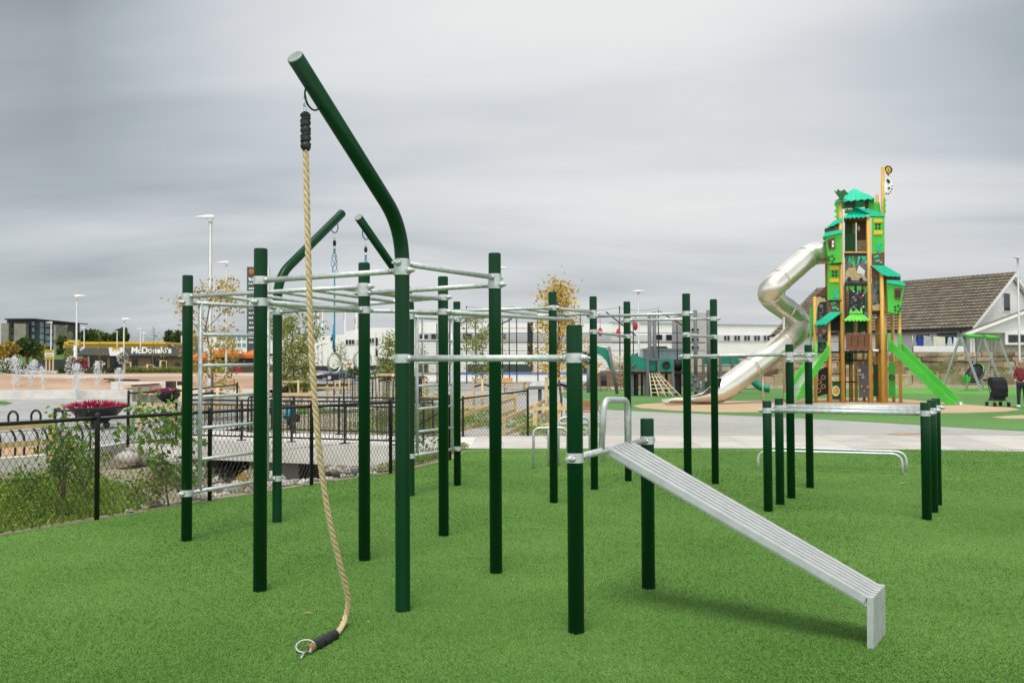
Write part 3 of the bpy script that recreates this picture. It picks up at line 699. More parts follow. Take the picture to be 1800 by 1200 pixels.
hoop(G(982, 818), G(1037, 817), .78, .12, 'taller bent tube hoop standing right of the knee high hoop')
# ------------------------------------------------------------------ PLAY TOWER
_g = G(1510, 708); EY = V((_g.x, _g.y, 0)).normalized(); EX = V((EY.y, -EY.x, 0)); D0T = _g.dot(EY)
def T(px, py, dep=0.0):
    r = ray(px, py); t = (D0T + dep) / (r.x * EY.x + r.y * EY.y); return V((r.x * t, r.y * t, CAM_H + r.z * t))
def TG(px, dep=0.0): p = T(px, 690, dep); return V((p.x, p.y, 0))
TW = thing('play_tower', _g, 'tall green and teal jungle play tower on honey coloured posts with a steel tube slide', 'play tower')
def tplate(name, pix, dep, th, m, parent=TW):
    pts = [T(x, y, dep) for x, y in pix]; q = MB(); q.plate(pts, EY * th); o = q.build(name, m, parent); return o
def rect(x0, y0, x1, y1): return [(x0, y1), (x1, y1), (x1, y0), (x0, y0)]
def tpost(px, top, dep, r=.075, m='tw'):
    b = TG(px, dep); t = T(px, top, dep); q = MB(); q.tube([b - V((0, 0, .05)), V((b.x, b.y, t.z))], r, 12); return q.build('post', m, TW)
for px, top, dep in ((1434, 521, 0), (1459, 566, -.15), (1482, 349, 0), (1531, 378, 0), (1553, 478, -.2), (1583, 549, .1), (1557, 484, .15),
                     (1505, 352, 1.25), (1456, 400, 1.2), (1478, 360, 1.5), (1528, 350, 1.3), (1547, 342, .9), (1571, 552, 1.2), (1543, 560, 1.3), (1549, 480, 1.6), (1519, 560, 2.0), (1497, 560, 2.2)):
    tpost(px, top, dep, .085 if px in (1482, 1531, 1557, 1553) else .07)
q = MB(); a = T(1552, 480, .3); b = T(1551.5, 293, .3); q.tube([a, b], .07, 12); q.build('mast', 'tw', TW)
def scallop(x0, x1, y0, y1, n, amp):
    return [(lerp(x0, x1, i / (2 * n)), lerp(y0, y1, i / (2 * n)) + (amp if i % 2 else 0)) for i in range(2 * n + 1)]
def hiproof(apex, x0, x1, ye0, ye1, dep, depth, m, name='roof', n=6, amp=2.2, back=True):
    """hipped roof of four thick sheets with a scalloped eave"""
    ap = T(apex[0], apex[1], dep + depth / 2); q = MB()
    f = [T(x, y, dep) for x, y in scallop(x0, x1, ye0, ye1, n, amp)]
    bl, br = T(x0, ye0, dep) + EY * depth, T(x1, ye1, dep) + EY * depth
    dn = V((0, 0, -.04))
    def fan(pl):
        k = len(pl); q.add([ap] + pl + [ap + dn] + [p + dn for p in pl], [(0, i, i + 1) for i in range(1, k)] + [(k + 1, k + 2 + i, k + 1 + i) for i in range(1, k)] + [(i, i + k + 1, i + k + 2, i + 1) for i in range(1, k)])
    fan(f); fan([br, bl]); 
    side = lambda a, b: [a.lerp(b, i / 8) + V((0, 0, -.05 if i % 2 else 0)) for i in range(9)]
    fan(side(f[-1], br)); fan(side(bl, f[0]))
    return q.build(name, m, TW)
hiproof((1501, 331), 1468, 1537, 353, 347, -.15, 2.2, 'teal')
hiproof((1504, 365), 1483, 1529, 381, 379, -.12, 1.4, 'teal')
tplate('roof', [(1529, 379)] + [(1529, 377), (1505, 364), (1531, 368), (1556, 378)] + scallop(1556, 1531, 380, 379, 4, 1.5)[:-1], -.02, .5, 'teal')
hiproof((1506, 544), 1484, 1529, 561, 561, -.35, 1.1, 'tgl', 'leaf_roof', 7, 2.4)
tplate('leaf_crest', [(1492, 551), (1496, 540), (1499, 548), (1506, 543), (1511, 548), (1514, 538), (1517, 551)], -.1, .04, 'tgl')
# palm tuft and scalloped parapets of the top deck
tplate('palm_tuft', [(1476, 349), (1466, 335), (1471, 337), (1472, 332), (1478, 336), (1484, 333), (1491, 340), (1485, 343), (1481, 352)], -.25, .12, 'tgd')
tplate('leaf_strip', [(1468, 356), (1476, 353), (1476, 384), (1467, 382), (1471, 376), (1466, 371), (1471, 365), (1466, 360)], -.05, .08, 'tg')
tplate('parapet', [(1527, 380), (1527, 358)] + [(1527 + i * 2.8, 354 + (4 if i % 2 else 0)) for i in range(8)] + [(1549, 380)], .5, .06, 'tg')
tplate('parapet', [(1485, 375), (1485, 370)] + [(1485 + i * 2.4, 366 + (3 if i % 2 else 0)) for i in range(7)] + [(1500, 375)], .9, .06, 'tg')
tplate('grey_panel', rect(1485, 351, 1504, 364), 1.0, .04, 'tgr'); tplate('grey_panel', rect(1506, 351, 1527, 354), 1.0, .04, 'tgr'); tplate('grey_panel', rect(1523, 354, 1528, 366), 1.0, .04, 'tgr')
tplate('leaf_strip', [(1556, 348), (1558, 352), (1556, 357), (1558, 361), (1556, 366), (1558, 372), (1556, 376), (1554, 376), (1554, 348)], .2, .06, 'tg')
# flag: a cut out striped animal head under a flower
fl = tplate('flag_panel', [(1555, 341), (1554, 325), (1557, 316), (1561, 311), (1566, 316), (1570, 326), (1569, 334), (1564, 341), (1559, 343)], .25, .03, 'whitep')
for pix in ([(1561, 322), (1558, 317), (1560, 314), (1564, 317), (1565, 321)], [(1560, 331), (1563, 328), (1565, 330), (1563, 333)], [(1556, 341), (1558, 338), (1559, 342)], [(1560, 342), (1561, 338), (1563, 341)], [(1565, 339), (1564, 336), (1567, 337)], [(1568, 334), (1566, 332), (1569, 331)], [(1569, 328), (1567, 327), (1569, 325)]):
    tplate('stripe', pix, .22, .03, 'tk', fl)
ff = tplate('flower_panel', [(1556, 300), (1555, 295), (1559, 291), (1565, 292), (1569, 297), (1568, 303), (1564, 305), (1562, 310), (1558, 305)], .25, .03, 'tk')
tplate('petal', [(1557, 300), (1559, 294), (1564, 294), (1566, 300), (1562, 304)], .22, .03, 'ty', ff); tplate('petal', [(1559, 304), (1562, 309), (1565, 304)], .22, .03, 'tred', ff); tplate('petal', [(1560, 299), (1562, 296), (1563, 301)], .20, .02, 'tk', ff)
# right column
def shutter_panel(x0, y0, x1, y1, sx0, sx1, s1, s2, wx, wy, dep):
    o = tplate('wall_panel', rect(x0, y0, x1, y1), dep, .06, 'tg')
    for s in (s1, s2): tplate('shutter', rect(sx0, s[0], sx1, s[1]), dep - .05, .05, 'ty', o)
    for i in range(2):
        for j in range(2): tplate('window', rect(wx + i * 5.5, wy + j * 6, wx + i * 5.5 + 3.6, wy + j * 6 + 4), dep - .015, .02, 'tk', o)
    for (dx, dy, a) in ((.55, .80, .5), (.62, .86, -.4), (.5, .9, .8), (.66, .74, .2), (.7, .92, 1)):
        cx, cy = lerp(x0, x1, dx), lerp(y0, y1, dy); u, w_ = 3.6, 2.2
        tplate('leaf_cutout', [(cx + u * math.cos(a + t) * (1 if k % 2 == 0 else .55), cy + w_ * math.sin(a + t) * 1.2) for k, t in enumerate([i * .7854 for i in range(8)])], dep - .03, .03, 'teal', o)
    return o
shutter_panel(1532, 382, 1554.5, 444, 1536, 1551.5, (385, 391), (405, 412), 1538.5, 393, .0)
shutter_panel(1454.5, 463, 1480, 527, 1458, 1475, (467, 474), (489, 496), 1462.5, 476, .0)
def leafy_brown(pix, dep):
    o = tplate('brown_panel', pix, dep, .06, 'tb'); xs_ = [p[0] for p in pix]; ys_ = [p[1] for p in pix]; cx, cy = sum(xs_) / len(xs_), sum(ys_) / len(ys_)
    for i, (dx, dy) in enumerate(((-5, -4), (-1, -6), (1, 2), (5, 5), (-3, 3))):
        a = i * 1.1; tplate('leaf_cutout', [(cx + dx + 3 * math.cos(a + t), cy + dy + 2 * math.sin(a + t) + 1.2 * math.cos(a + t)) for t in (0, 1, 2, 3, 4, 5)], dep - .03, .03, 'teal', o)
leafy_brown(rect(1532, 445, 1555, 467), .02); leafy_brown(rect(1454, 528, 1481, 548), .02)
def slope_roof(pix, dep, depth, m='teal'): return tplate('roof', pix, dep, depth, m)
slope_roof([(1531, 466), (1556, 467), (1584, 483)] + [(1582 - i * 4, 485.5 + (1.3 if i % 2 else 0) - i * .15) for i in range(7)] + [(1550, 482)], -.35, 1.0)
tplate('brown_panel', [(1532, 468), (1555, 484), (1555, 500), (1532, 487)], -.05, .06, 'tb'); tplate('brown_panel', rect(1557, 486, 1583, 492.5), .0, .8, 'tb')
# flared cabins
def cabin(pix, roofpix, win, side, dep):
    o = tplate('cabin', pix, dep, .95, 'tg'); tplate('roof', roofpix, dep - .12, 1.15, 'teal', o)
    f = tplate('window_frame', win, dep - .04, .05, 'tb', o)
    xs_ = [p[0] for p in win]; ys_ = [p[1] for p in win]; cx, cy = sum(xs_) / 4, sum(ys_) / 4
    for i in (-1, 1):
        for j in (-1, 1): tplate('window', rect(cx + i * 2.4 - 1.7, cy + j * 3.2 - 2.4, cx + i * 2.4 + 1.7, cy + j * 3.2 + 2.4), dep - .06, .03, 'whitep' if (side < 0 and i > 0) else 'tk', o)
    q = MB()
    x0 = pix[0][0]
    for k in range(5):
        a = k * 1.25; c = T(cx + math.cos(a) * 5, cy + 26 + math.sin(a) * 5, dep - .01); q.ball(c, .06, 6, 4, (1, .3, 1))
    q.build('leaf_relief', 'tgd', o)
cabin([(1457, 463), (1479, 461), (1480, 409), (1450, 415)], [(1446, 417), (1480, 409), (1480, 403), (1450, 409)], [(1454, 422), (1467, 417), (1469, 437), (1457, 439)], -1, -.35)
tplate('roof', [(1449, 404)] + [(1450 + i * 5, 402 - i * 2.2 + (1.5 if i % 2 else 0)) for i in range(7)] + [(1481, 383), (1466, 388), (1455, 398)], -.1, 1.2, 'teal'); tplate('brown_panel', [(1451, 406), (1480, 396), (1480, 402), (1451, 410)], .0, 1.0, 'tb')
cabin([(1561, 549), (1582, 551), (1590, 499), (1559, 496)], [(1559, 497)] + [(1559, 492), (1584, 493), (1592, 499), (1588, 502)], [(1572, 524), (1582, 527), (1586, 506), (1572, 507)], 1, -.3)
# murals with printed jungle plants
def mural(x0, y0, x1, y1, dep, ground, spec, seed):
    o = tplate('mural', rect(x0, y0, x1, y1), dep, .05, ground); rr = random.Random(seed); cols = {}
    for m, n, kind in spec:
        for i in range(n):
            cx, cy = rr.uniform(x0 + 3, x1 - 3), rr.uniform(y0 + 3, y1 - 3)
            if kind == 'blade':
                cy = rr.uniform(y0 + 2, y1 - 8); a = rr.uniform(-3, 3); pix = [(cx - 1.4, y1 - 1 if rr.random() < .4 else cy + 12), (cx + a, cy), (cx + 1.6, cy + 12)]
                pix = [(max(x0, min(x1, px)), max(y0, min(y1, py))) for px, py in pix]
            elif kind == 'hang': a = rr.uniform(-4, 4); pix = [(cx - 2.4, y0 + .5), (cx + 2.4, y0 + .5), (max(x0, min(x1, cx + a)), y0 + rr.uniform(8, 18))]
            elif kind == 'stem': a = rr.uniform(-8, 8); pix = [(cx - a, y0 + 1), (cx - a + 2, y0 + 1), (cx + a + 1, y1 - 1), (cx + a - 2, y1 - 1)]; pix = [(max(x0, min(x1, px)), py) for px, py in pix]
            else:
                s = rr.uniform(1.2, 2.4) * (2.2 if kind == 'blob' else 1); pix = [(cx + s * (1 if k % 2 else .7) * math.cos(k * .785), cy + s * (1 if k % 2 else .7) * math.sin(k * .785)) for k in range(8)]
            cols.setdefault(m, []).append(pix)
    for j, (m, lst) in enumerate(cols.items()):
        q = MB()
        for pix in lst: q.plate([T(x, y, dep - .012 - j * .006) for x, y in pix], EY * .005)
        q.build('print', m, o)
    return o
mural(1485, 502, 1528, 561, .05, 'tk', (('tgd', 16, 'blade'), ('tg', 9, 'hang'), ('tb', 2, 'stem'), ('tred', 9, 'flower'), ('tblue', 7, 'flower'), ('petal', 3, 'flower'), ('tgr', 4, 'blob')), 3)
mu = mural(1485, 450, 1528, 497, .05, 'tgr', (('tgd', 5, 'hang'), ('teal', 7, 'hang'), ('tb', 2, 'stem'), ('tg', 3, 'blade'), ('tblue', 2, 'blob')), 5)
for pix, m in (([(1486, 492), (1486, 478), (1492, 471), (1503, 470), (1507, 480), (1520, 483), (1522, 493)], 'tsand'), ([(1488, 494), (1490, 487), (1495, 487), (1497, 494)], 'tk'), ([(1510, 494), (1511, 488), (1516, 488), (1518, 494)], 'tk'), ([(1506, 478), (1510, 466), (1514, 470), (1521, 476), (1518, 486), (1510, 485)], 'petal'), ([(1495, 471), (1497, 465), (1501, 469)], 'tb')):
    tplate('print', pix, .012 if m != 'tk' else .0, .006, m, mu)
mural(1532.5, 486, 1553, 547, .02, 'tgr', (('tk', 7, 'blob'), ('tgd', 8, 'blade'), ('teal', 5, 'hang'), ('tblue', 2, 'flower'), ('tred', 2, 'flower')), 8)
tplate('chest', [(1534, 546), (1533, 537), (1543, 534), (1553, 536), (1552, 545)], -.08, .06, 'tsand')
mural(1437, 520, 1453, 566, .05, 'tk', (('tred', 5, 'flower'), ('tblue', 4, 'flower'), ('tgd', 4, 'blade'), ('tgr', 2, 'blob')), 12)
tplate('rock_print', [(1434, 560), (1433, 524), (1441, 521), (1450, 526), (1453, 530), (1441, 531), (1437, 540)], -.03, .05, 'tsand')
tplate('brown_panel', [(1433, 520), (1453, 502), (1453, 526), (1441, 519)], .3, .05, 'tb'); tplate('side_panel', [(1423, 542), (1431, 534), (1431, 570), (1428, 572), (1425, 610), (1423, 590)], .2, .5, 'tg')
mural(1437, 572, 1456, 620, .25, 'tgr', (('tk', 4, 'blob'), ('tred', 3, 'flower'), ('tsand', 3, 'blob'), ('tgd', 3, 'blade')), 14)
# floors, roofs over the lower deck, dark inside
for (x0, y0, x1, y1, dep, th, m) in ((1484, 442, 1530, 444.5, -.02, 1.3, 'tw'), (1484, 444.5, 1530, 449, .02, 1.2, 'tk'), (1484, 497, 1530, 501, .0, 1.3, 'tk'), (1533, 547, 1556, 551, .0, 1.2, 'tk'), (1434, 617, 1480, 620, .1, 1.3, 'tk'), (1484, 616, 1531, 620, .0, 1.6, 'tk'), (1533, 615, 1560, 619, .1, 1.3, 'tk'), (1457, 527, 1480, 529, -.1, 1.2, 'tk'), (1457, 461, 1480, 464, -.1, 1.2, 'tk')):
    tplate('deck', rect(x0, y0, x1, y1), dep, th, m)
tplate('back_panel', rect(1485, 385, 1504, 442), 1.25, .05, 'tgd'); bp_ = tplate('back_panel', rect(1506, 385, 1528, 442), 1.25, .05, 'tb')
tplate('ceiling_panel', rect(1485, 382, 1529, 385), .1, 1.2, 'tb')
for pix in ([(1507, 400), (1510, 395), (1512, 402), (1510, 406), (1508, 405)], [(1509, 424), (1512, 425), (1511, 429), (1509, 429)]): tplate('daylight_patch', pix, 1.2, .03, 'whitep', bp_)  # white plates stand in for daylight seen through the back panel
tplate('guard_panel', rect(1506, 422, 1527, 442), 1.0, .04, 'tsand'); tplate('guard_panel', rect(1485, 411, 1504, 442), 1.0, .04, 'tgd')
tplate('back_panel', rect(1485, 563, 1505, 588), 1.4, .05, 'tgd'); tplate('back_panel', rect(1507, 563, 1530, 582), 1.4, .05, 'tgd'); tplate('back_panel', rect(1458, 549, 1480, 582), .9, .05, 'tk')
slope_roof([(1431, 569)] + [(1432 + i * 4, 570.5 - i * .3 + (1.4 if i % 2 else 0)) for i in range(6)] + [(1456, 566), (1480, 548), (1458, 549)], -.4, 1.2)
# plank balcony, slides, climbing panels
o = tplate('balcony', [(1487, 615)] + [(1487 + i * 6, 585.5 + (1 if i % 2 else 0)) for i in range(8)] + [(1529, 585), (1529, 614)] + [(1526 - i * 6, 616 - (1 if i % 2 else 0)) for i in range(6)], -.12, .06, 'tb')
for x in (1496.5, 1507.5, 1519): tplate('slot', rect(x, 591, x + 1.2, 608), -.125, .01, 'tk', o)
def chute(top0, top1, bot0, bot1, dep0, dep1, mside='tg'):
    """an open slide: bed and two raised sides, running from the deck down to the ground"""
    a0, a1 = T(*top0, dep0), T(*top1, dep0); b0, b1 = T(*bot0, dep1), T(*bot1, dep1)
    return a0, a1, b0, b1
def slide(name, ctr, width, label_side):
    """ctr: polyline of 3D centre points from the top; width horizontal across"""
    q = MB(); s_ = MB(); n = len(ctr)
    d = ctr[-1] - ctr[0]; acr = V((d.y, -d.x, 0)).normalized() * width / 2
    for i in range(n - 1):
        q.add([ctr[i] - acr, ctr[i] + acr, ctr[i + 1] + acr, ctr[i + 1] - acr] + [p - V((0, 0, .04)) for p in (ctr[i] - acr, ctr[i] + acr, ctr[i + 1] + acr, ctr[i + 1] - acr)], [(0, 1, 2, 3), (7, 6, 5, 4), (0, 4, 5, 1), (2, 6, 7, 3), (1, 5, 6, 2), (3, 7, 4, 0)])
    o = q.build('slide', 'sling', TW)
    for sg in (-1, 1):
        s_ = MB()
        for i in range(n - 1):
            p, r = ctr[i] + acr * sg, ctr[i + 1] + acr * sg; h0_ = .34 if i < n - 2 else .26; h1_ = .34 if i + 1 < n - 1 else .12
            t_ = acr.normalized() * sg * .05; lo = V((0, 0, -.10))
            vs = [p + lo, r + lo, r + V((0, 0, h1_)), p + V((0, 0, h0_))]; s_.add(vs + [v + t_ for v in vs], [(0, 1, 2, 3), (7, 6, 5, 4), (0, 4, 5, 1), (1, 5, 6, 2), (2, 6, 7, 3), (3, 7, 4, 0)])
        s_.build('slide_side', 'tg', o)
    return o
rs = [T(1573, 612, -.1), T(1578, 617, -.2), T(1655, 692, -1.2), T(1668, 704, -1.4), T(1686, 711, -1.6)]
o = slide('slide', rs, .62, 1); q = MB(); q.tube([rs[-1] + V((-.05, -.05, .0)) - EX * .0, rs[-1] + EX * .12], .12, 12); q.build('slide_lip', 'steel', o)
o = slide('slide', [T(1446, 620, -.1), T(1441, 626, -.2), T(1404, 682, -1.2), T(1396, 695, -1.6), T(1390, 700, -1.9)], .62, -1)
for x0, x1, y0, y1 in ((1561, 1565.5, 586, 619), (1579, 1584, 586, 612), (1432, 1437, 601, 632), (1453, 1458, 601, 633)): tplate('slide_gate', rect(x0, y0, x1, y1), -.2, .3, 'tgl' if x0 < 1500 else 'tg')
def rail(p, q, r=.018, m='galvd'): return MB().tube([p, q], r, 8).build('rail', m, TW)
rail(T(1533, 586, .1), T(1582, 586, .1)); rail(T(1436, 600.5, .1), T(1480, 600.5, .1)); rail(T(1534, 616, -.05), T(1545, 616, -.05), .05, 'whitep')
rail(T(1484, 586, -.1), T(1532, 586, -.1)); rail(T(1484, 613, -.1), T(1532, 613, -.1))
o = tplate('climbing_wall', [(1437, 697), (1438, 652), (1450, 645), (1456, 645), (1456, 692), (1447, 694)], .3, .08, 'tk')
for x, y in ((1447, 663), (1447, 679), (1440, 671), (1439, 686)):
    q = MB(); c = T(x, y, .26); pts = [c + (EX * math.cos(t) + V((0, 0, 1)) * math.sin(t)) * .085 for t in [i * .6283 for i in range(10)]]; q.tube(pts, .03, 6, closed=True); q.build('climbing_hold', 'tsand', o)
o = tplate('climbing_wall', [(1510, 700), (1508, 634), (1527, 633), (1528, 672), (1531, 690), (1536, 702), (1530, 700), (1519, 697)], .8, .08, 'tgr')
for x, y, m in ((1517, 637, 'tsand'), (1511, 651, 'whitep'), (1517, 663, 'petal'), (1515, 679, 'tsand'), (1525, 680, 'tsand'), (1520, 687, 'tsand')):
    q = MB(); q.ball(T(x, y, .76), .07, 8, 6, (1, .6, 1)); q.build('climbing_hold', m, o)
o = tplate('green_panel', rect(1463, 670, 1478, 702), .5, .05, 'tgd')
q = MB(); c = T(1469, 687, .44); pts = [c + (EX * math.cos(t) * .14 + V((0, 0, 1)) * math.sin(t) * .2) for t in [i * .3927 for i in range(16)]]; q.tube(pts, .04, 6, closed=True); q.build('porthole_ring', 'whitep', o); q = MB(); q.ball(T(1469, 687, .46), .15, 10, 6, (.9, .3, 1.25)); q.build('porthole_disc', 'ty', o)
o = tplate('climbing_wall', [(1562, 697), (1562, 637), (1574, 637), (1574, 697)], .9, .08, 'tg'); q = MB(); c = T(1568, 663, .86); q.tube([c + (EX * math.cos(t) + V((0, 0, 1)) * math.sin(t)) * .1 for t in [i * .6283 for i in range(10)]], .03, 6, closed=True); q.build('climbing_hold', 'tb', o)
o = tplate('green_panel', rect(1535, 640, 1545, 696), 1.1, .05, 'tgd'); q = MB(); q.ball(T(1539, 661, 1.06), .13, 8, 6, (1, .3, 1)); q.build('climbing_hold', 'tb', o)
tplate('green_panel', rect(1485, 617, 1500, 641), 1.2, .05, 'tgd')
for y in (633, 657, 671): rail(T(1462, y, .35), T(1478, y, .35), .025, 'tk'); 
rail(T(1484, 633, 1.0), T(1527, 633, 1.0), .03, 'tk'); rail(T(1484, 671, 1.0), T(1506, 671, 1.0), .03, 'tk'); rail(T(1510, 658, .7), T(1519, 658, .7), .025, 'whitep')
for px, d in ((1486, 1.0), (1493, 1.0), (1479, .35)): rail(TG(px, d), T(px, 620, d), .02, 'tk')
# steel tube slide
Y0 = T(1452, 444, .7).y
def SP(px, py, d): return P(px, py, Y0 + d)
path = crom([T(1462, 444, .8), SP(1449, 444, 0), SP(1432, 446, .0), SP(1419, 452, -.1), SP(1398, 470, -.35), SP(1374, 491, -.7), SP(1357, 506, -.9), SP(1352, 517, -.6), SP(1363, 530, .1), SP(1382, 543, .6), SP(1398, 556, .9), SP(1406, 570, 1.0), SP(1399, 586, .6), SP(1380, 602, .1), SP(1350, 626, -.4), SP(1310, 656, -.9), SP(1275, 682, -1.3)], 6)
q = MB(); q.tube(path, .50, 24, caps=False); ts = q.build('tube_slide', 'steel', TW)
for i in (18, 30, 42, 54, 66, 78, 88):
    if i < len(path) - 1:
        q = MB(); q.tube([path[i], path[i].lerp(path[i + 1], .5)], .518, 24); q.build('joint_ring', 'steel', ts)
# open run out: half pipe that flattens into a tray
q = MB(); prof_ = []; ctr = [path[-3], path[-1], SP(1262, 690, -1.42), SP(1244, 699, -1.6), SP(1212, 705, -1.8), SP(1170, 707.5, -2.0)]
dirx = (ctr[-1] - ctr[1]); acr = V((dirx.y, -dirx.x, 0)).normalized()
for i, c in enumerate(ctr):
    open_ = (.02, .10, .34, .44, .5, .5)[i]; rw = (.512, .512, .50, .48, .45, .42)[i]; hh = (.512, .512, .50, .38, .2, .13)[i]; ring = []
    d = (path[-1] - path[-3]).normalized() if i < 2 else (ctr[min(5, i + 1)] - ctr[i - 1]).normalized()
    upv = acr.cross(d); upv = upv if upv.z > 0 else -upv
    for k in range(21):
        a = math.pi * 1.5 + (k - 10) / 10 * math.pi * (1 - open_)
        ring.append(c + acr * math.cos(a) * rw + upv * math.sin(a) * hh + V((0, 0, (.0, .0, .04, .10, .11, .11)[i])))
    prof_.append(ring)
vs = [p for r_ in prof_ for p in r_]; vs2 = [p + V((0, 0, -.015)) for p in vs]
q.add(vs, [(i * 21 + k, i * 21 + k + 1, (i + 1) * 21 + k + 1, (i + 1) * 21 + k) for i in range(5) for k in range(20)], True)
q.tube([r_[0] for r_ in prof_[2:]], .03, 6); q.tube([r_[-1] for r_ in prof_[2:]], .03, 6); q.tube([prof_[-1][k] for k in (0, 5, 10, 15, 20)], .035, 6); q.tube([ctr[-1] + V((0, 0, .0)), V((ctr[-1].x, ctr[-1].y, 0))], .04, 6)
q.build('run_out', 'steel', ts)
for px, top, d in ((1377, 478, .35), (1340.5, 647, -.7)):
    b = G(px, 708); p = SP(px, top, d); q = MB(); q.tube([V((p.x, p.y, 0)), p], .075 if px > 1350 else .045, 10); q.build('support_pole', 'steel', ts)
MB().tube([SP(1377, 480, .35), SP(1369, 486, -.5)], .05, 8).build('support_arm', 'steel', ts)

# ------------------------------------------------------------------ STONE WALLS behind the playground
def stone_wall(name, x0, x1, y, z0, z1, rows, lw, label, seed, slope=0.0, dep=.7, m='wallstone'):
    rr = random.Random(seed); q = MB(); z = z0
    for k in range(rows):
        h = (z1 - z0) / rows * rr.uniform(.85, 1.15) if k < rows - 1 else z1 - z
        x = x0 - rr.uniform(0, lw)
        while x < x1:
            w_ = lw * rr.uniform(.55, 1.5); c = V((x + w_ / 2, y + (x - x0) * slope + dep / 2 + rr.uniform(-.05, .07), z + h / 2)); o0 = len(q.v)
            q.box(c, (w_ - .035, dep, h - .03), rr.uniform(-.02, .02))
            for i in range(o0, len(q.v)): q.v[i] = tuple(V(q.v[i]) + V((rr.uniform(-.05, .05), rr.uniform(-.05, .05), rr.uniform(-.05, .05) * (h / .35))))
            x += w_
        z += h
    return tag(q.build(name, m), label, 'wall')
stone_wall('stone_wall', 16.7, 57, 68.0, 0, .86, 1, 1.7, 'low wall of large rough blocks at the edge of the playground turf', 1, dep=.6)
stone_wall('stone_wall', 13.0, 16.5, 67.3, 0, .28, 1, 1.6, 'ankle high stone edging in front of the bark bed, left of the block wall', 4, dep=.5)
stone_wall('stone_wall', 4.6, 12.9, 66.0, 0, .25, 1, 1.6, 'ankle high stone edging behind the dark playground ship', 5, dep=.5)
stone_wall('stone_wall', 20.5, 60, 72.0, .95, 2.62, 4, 1.35, 'upper stone wall of brown blocks in courses below the white houses', 2, dep=.9)
q = MB(); q.add([(17, 68.5, .80), (60, 68.5, .80), (60, 72.2, 1.02), (17, 72.2, 1.02)], [(0, 1, 2, 3)]); q.add([(4.6, 66.4, .14), (17.5, 67.9, .16), (20.6, 72.6, 1.5), (7, 75, 1.3)], [(0, 1, 2, 3)])
q.add([(20.3, 72.8, 2.5), (75, 72.8, 2.5), (75, 120, 2.6), (20.3, 120, 2.6)], [(0, 1, 2, 3)]); q.add([(17.5, 67.9, .16), (17.6, 68.5, .8), (20.6, 72.6, 1.5)], [(0, 1, 2)])
struct(q.build('bark_bed', 'mulch'))
def tuft(loc, h, n, size, m, label, name='shrub', spread=.5, rnd=R, cat='shrub', grp=None, up=.8):
    q = MB(); b = V(loc)
    for i in range(max(3, n // 40)):
        a = rnd.uniform(0, 6.28); q.tube([b, b + V((math.cos(a) * spread * .6, math.sin(a) * spread * .6, h * .8))], .008, 4, caps=False)
    st = q.build('stems', 'bark') if False else None
    T_ = thing(name, loc, label, cat, grp); q.build('stem', 'bark', T_)
    q = MB()
    for i in range(n):
        a = rnd.uniform(0, 6.28); r = spread * math.sqrt(rnd.random()); z = h * rnd.random() ** .8 * (1 - .35 * (r / spread) ** 2)
        q.leaf(b + V((math.cos(a) * r, math.sin(a) * r, z)), size * rnd.uniform(.6, 1.3), rnd, up)
    q.build('foliage', m, T_); return T_
for (px, py, d, h, lab) in ((1638, 652, 70.0, .75, 'olive shrub on the bark bed left of the green swing'), (1652, 660, 69.4, .8, 'small olive shrub low on the bark bed beside the slide'), (1672, 648, 71, .5, 'small yellowish shrub at the foot of the upper stone wall'), (1760, 652, 71, .6, 'yellowish shrub on the bark bed behind the right swing leg')):
    p = P(px, py, d); tuft((p.x, p.y, .95), h, 160, .13, 'leafh', lab, spread=.55)

# ------------------------------------------------------------------ WHITE HOUSE with tiled roof
HU, HV = V((.6, -.8, 0)), V((.8, .6, 0)); A0 = V((41.6, 79.2, 0)); HW, HL = 6.6, 18.7; ZR, ZE, ZB = 9.22, 4.9, 2.4
HS = thing('white_house', A0, 'white boarded house with a steep grey brown tiled roof, its gable window facing right', 'house')
def hp(u, v, z): return A0 + HU * u + HV * v + V((0, 0, z))     # u<0 runs back along the ridge, v<0 towards the eave in view
MT['tile'] = mat('grey_brown_roof_tile', (.155, .128, .095), .85, 0, .12, .8, .2, 20, .3, island=.22)
MT['boards'] = mat('white_boards', (.84, .83, .79), .6, 0, .03, 2)
MT['boardsg'] = mat('cream_boards', (.68, .69, .63), .6, 0, .05, 2)
q = MB(); q.plate([hp(0, -HW, ZB), hp(0, HW, ZB), hp(0, HW, ZE), hp(0, 0, ZR - .15), hp(0, -HW, ZE)], -HU * .25)
nb = 26
for i in range(nb):       # lapped boards of the gable
    z0 = ZB + (ZR - .4 - ZB) * i / nb; z1 = ZB + (ZR - .4 - ZB) * (i + 1) / nb - .015
    hw = HW if z1 < ZE else HW * (ZR - .2 - z1) / (ZR - .2 - ZE)
    if hw > .1: q.plate([hp(.0, -hw, z0), hp(.0, hw, z0), hp(.0, hw, z1), hp(.0, -hw, z1)], HU * .035)
q.build('gable_wall', 'boards', HS)
q = MB(); q.plate([hp(-HL, -HW + .3, ZB), hp(0, -HW + .3, ZB), hp(0, -HW + .3, ZE + .2), hp(-HL, -HW + .3, ZE + .2)], HV * .2)
for i in range(70):
    u0 = -HL + HL * i / 70; q.plate([hp(u0, -HW + .3, ZB), hp(u0 + .16, -HW + .3, ZB), hp(u0 + .16, -HW + .3, ZE + .1), hp(u0, -HW + .3, ZE + .1)], -HV * .025)
q.build('long_wall', 'boardsg', HS)
q = MB(); q.plate([hp(-HL, -HW + .1, ZB), hp(-6.2, -HW + .1, ZB), hp(-6.2, -HW + .1, ZE - .25), hp(-HL, -HW + .1, ZE - .25)], -HV * .12); 
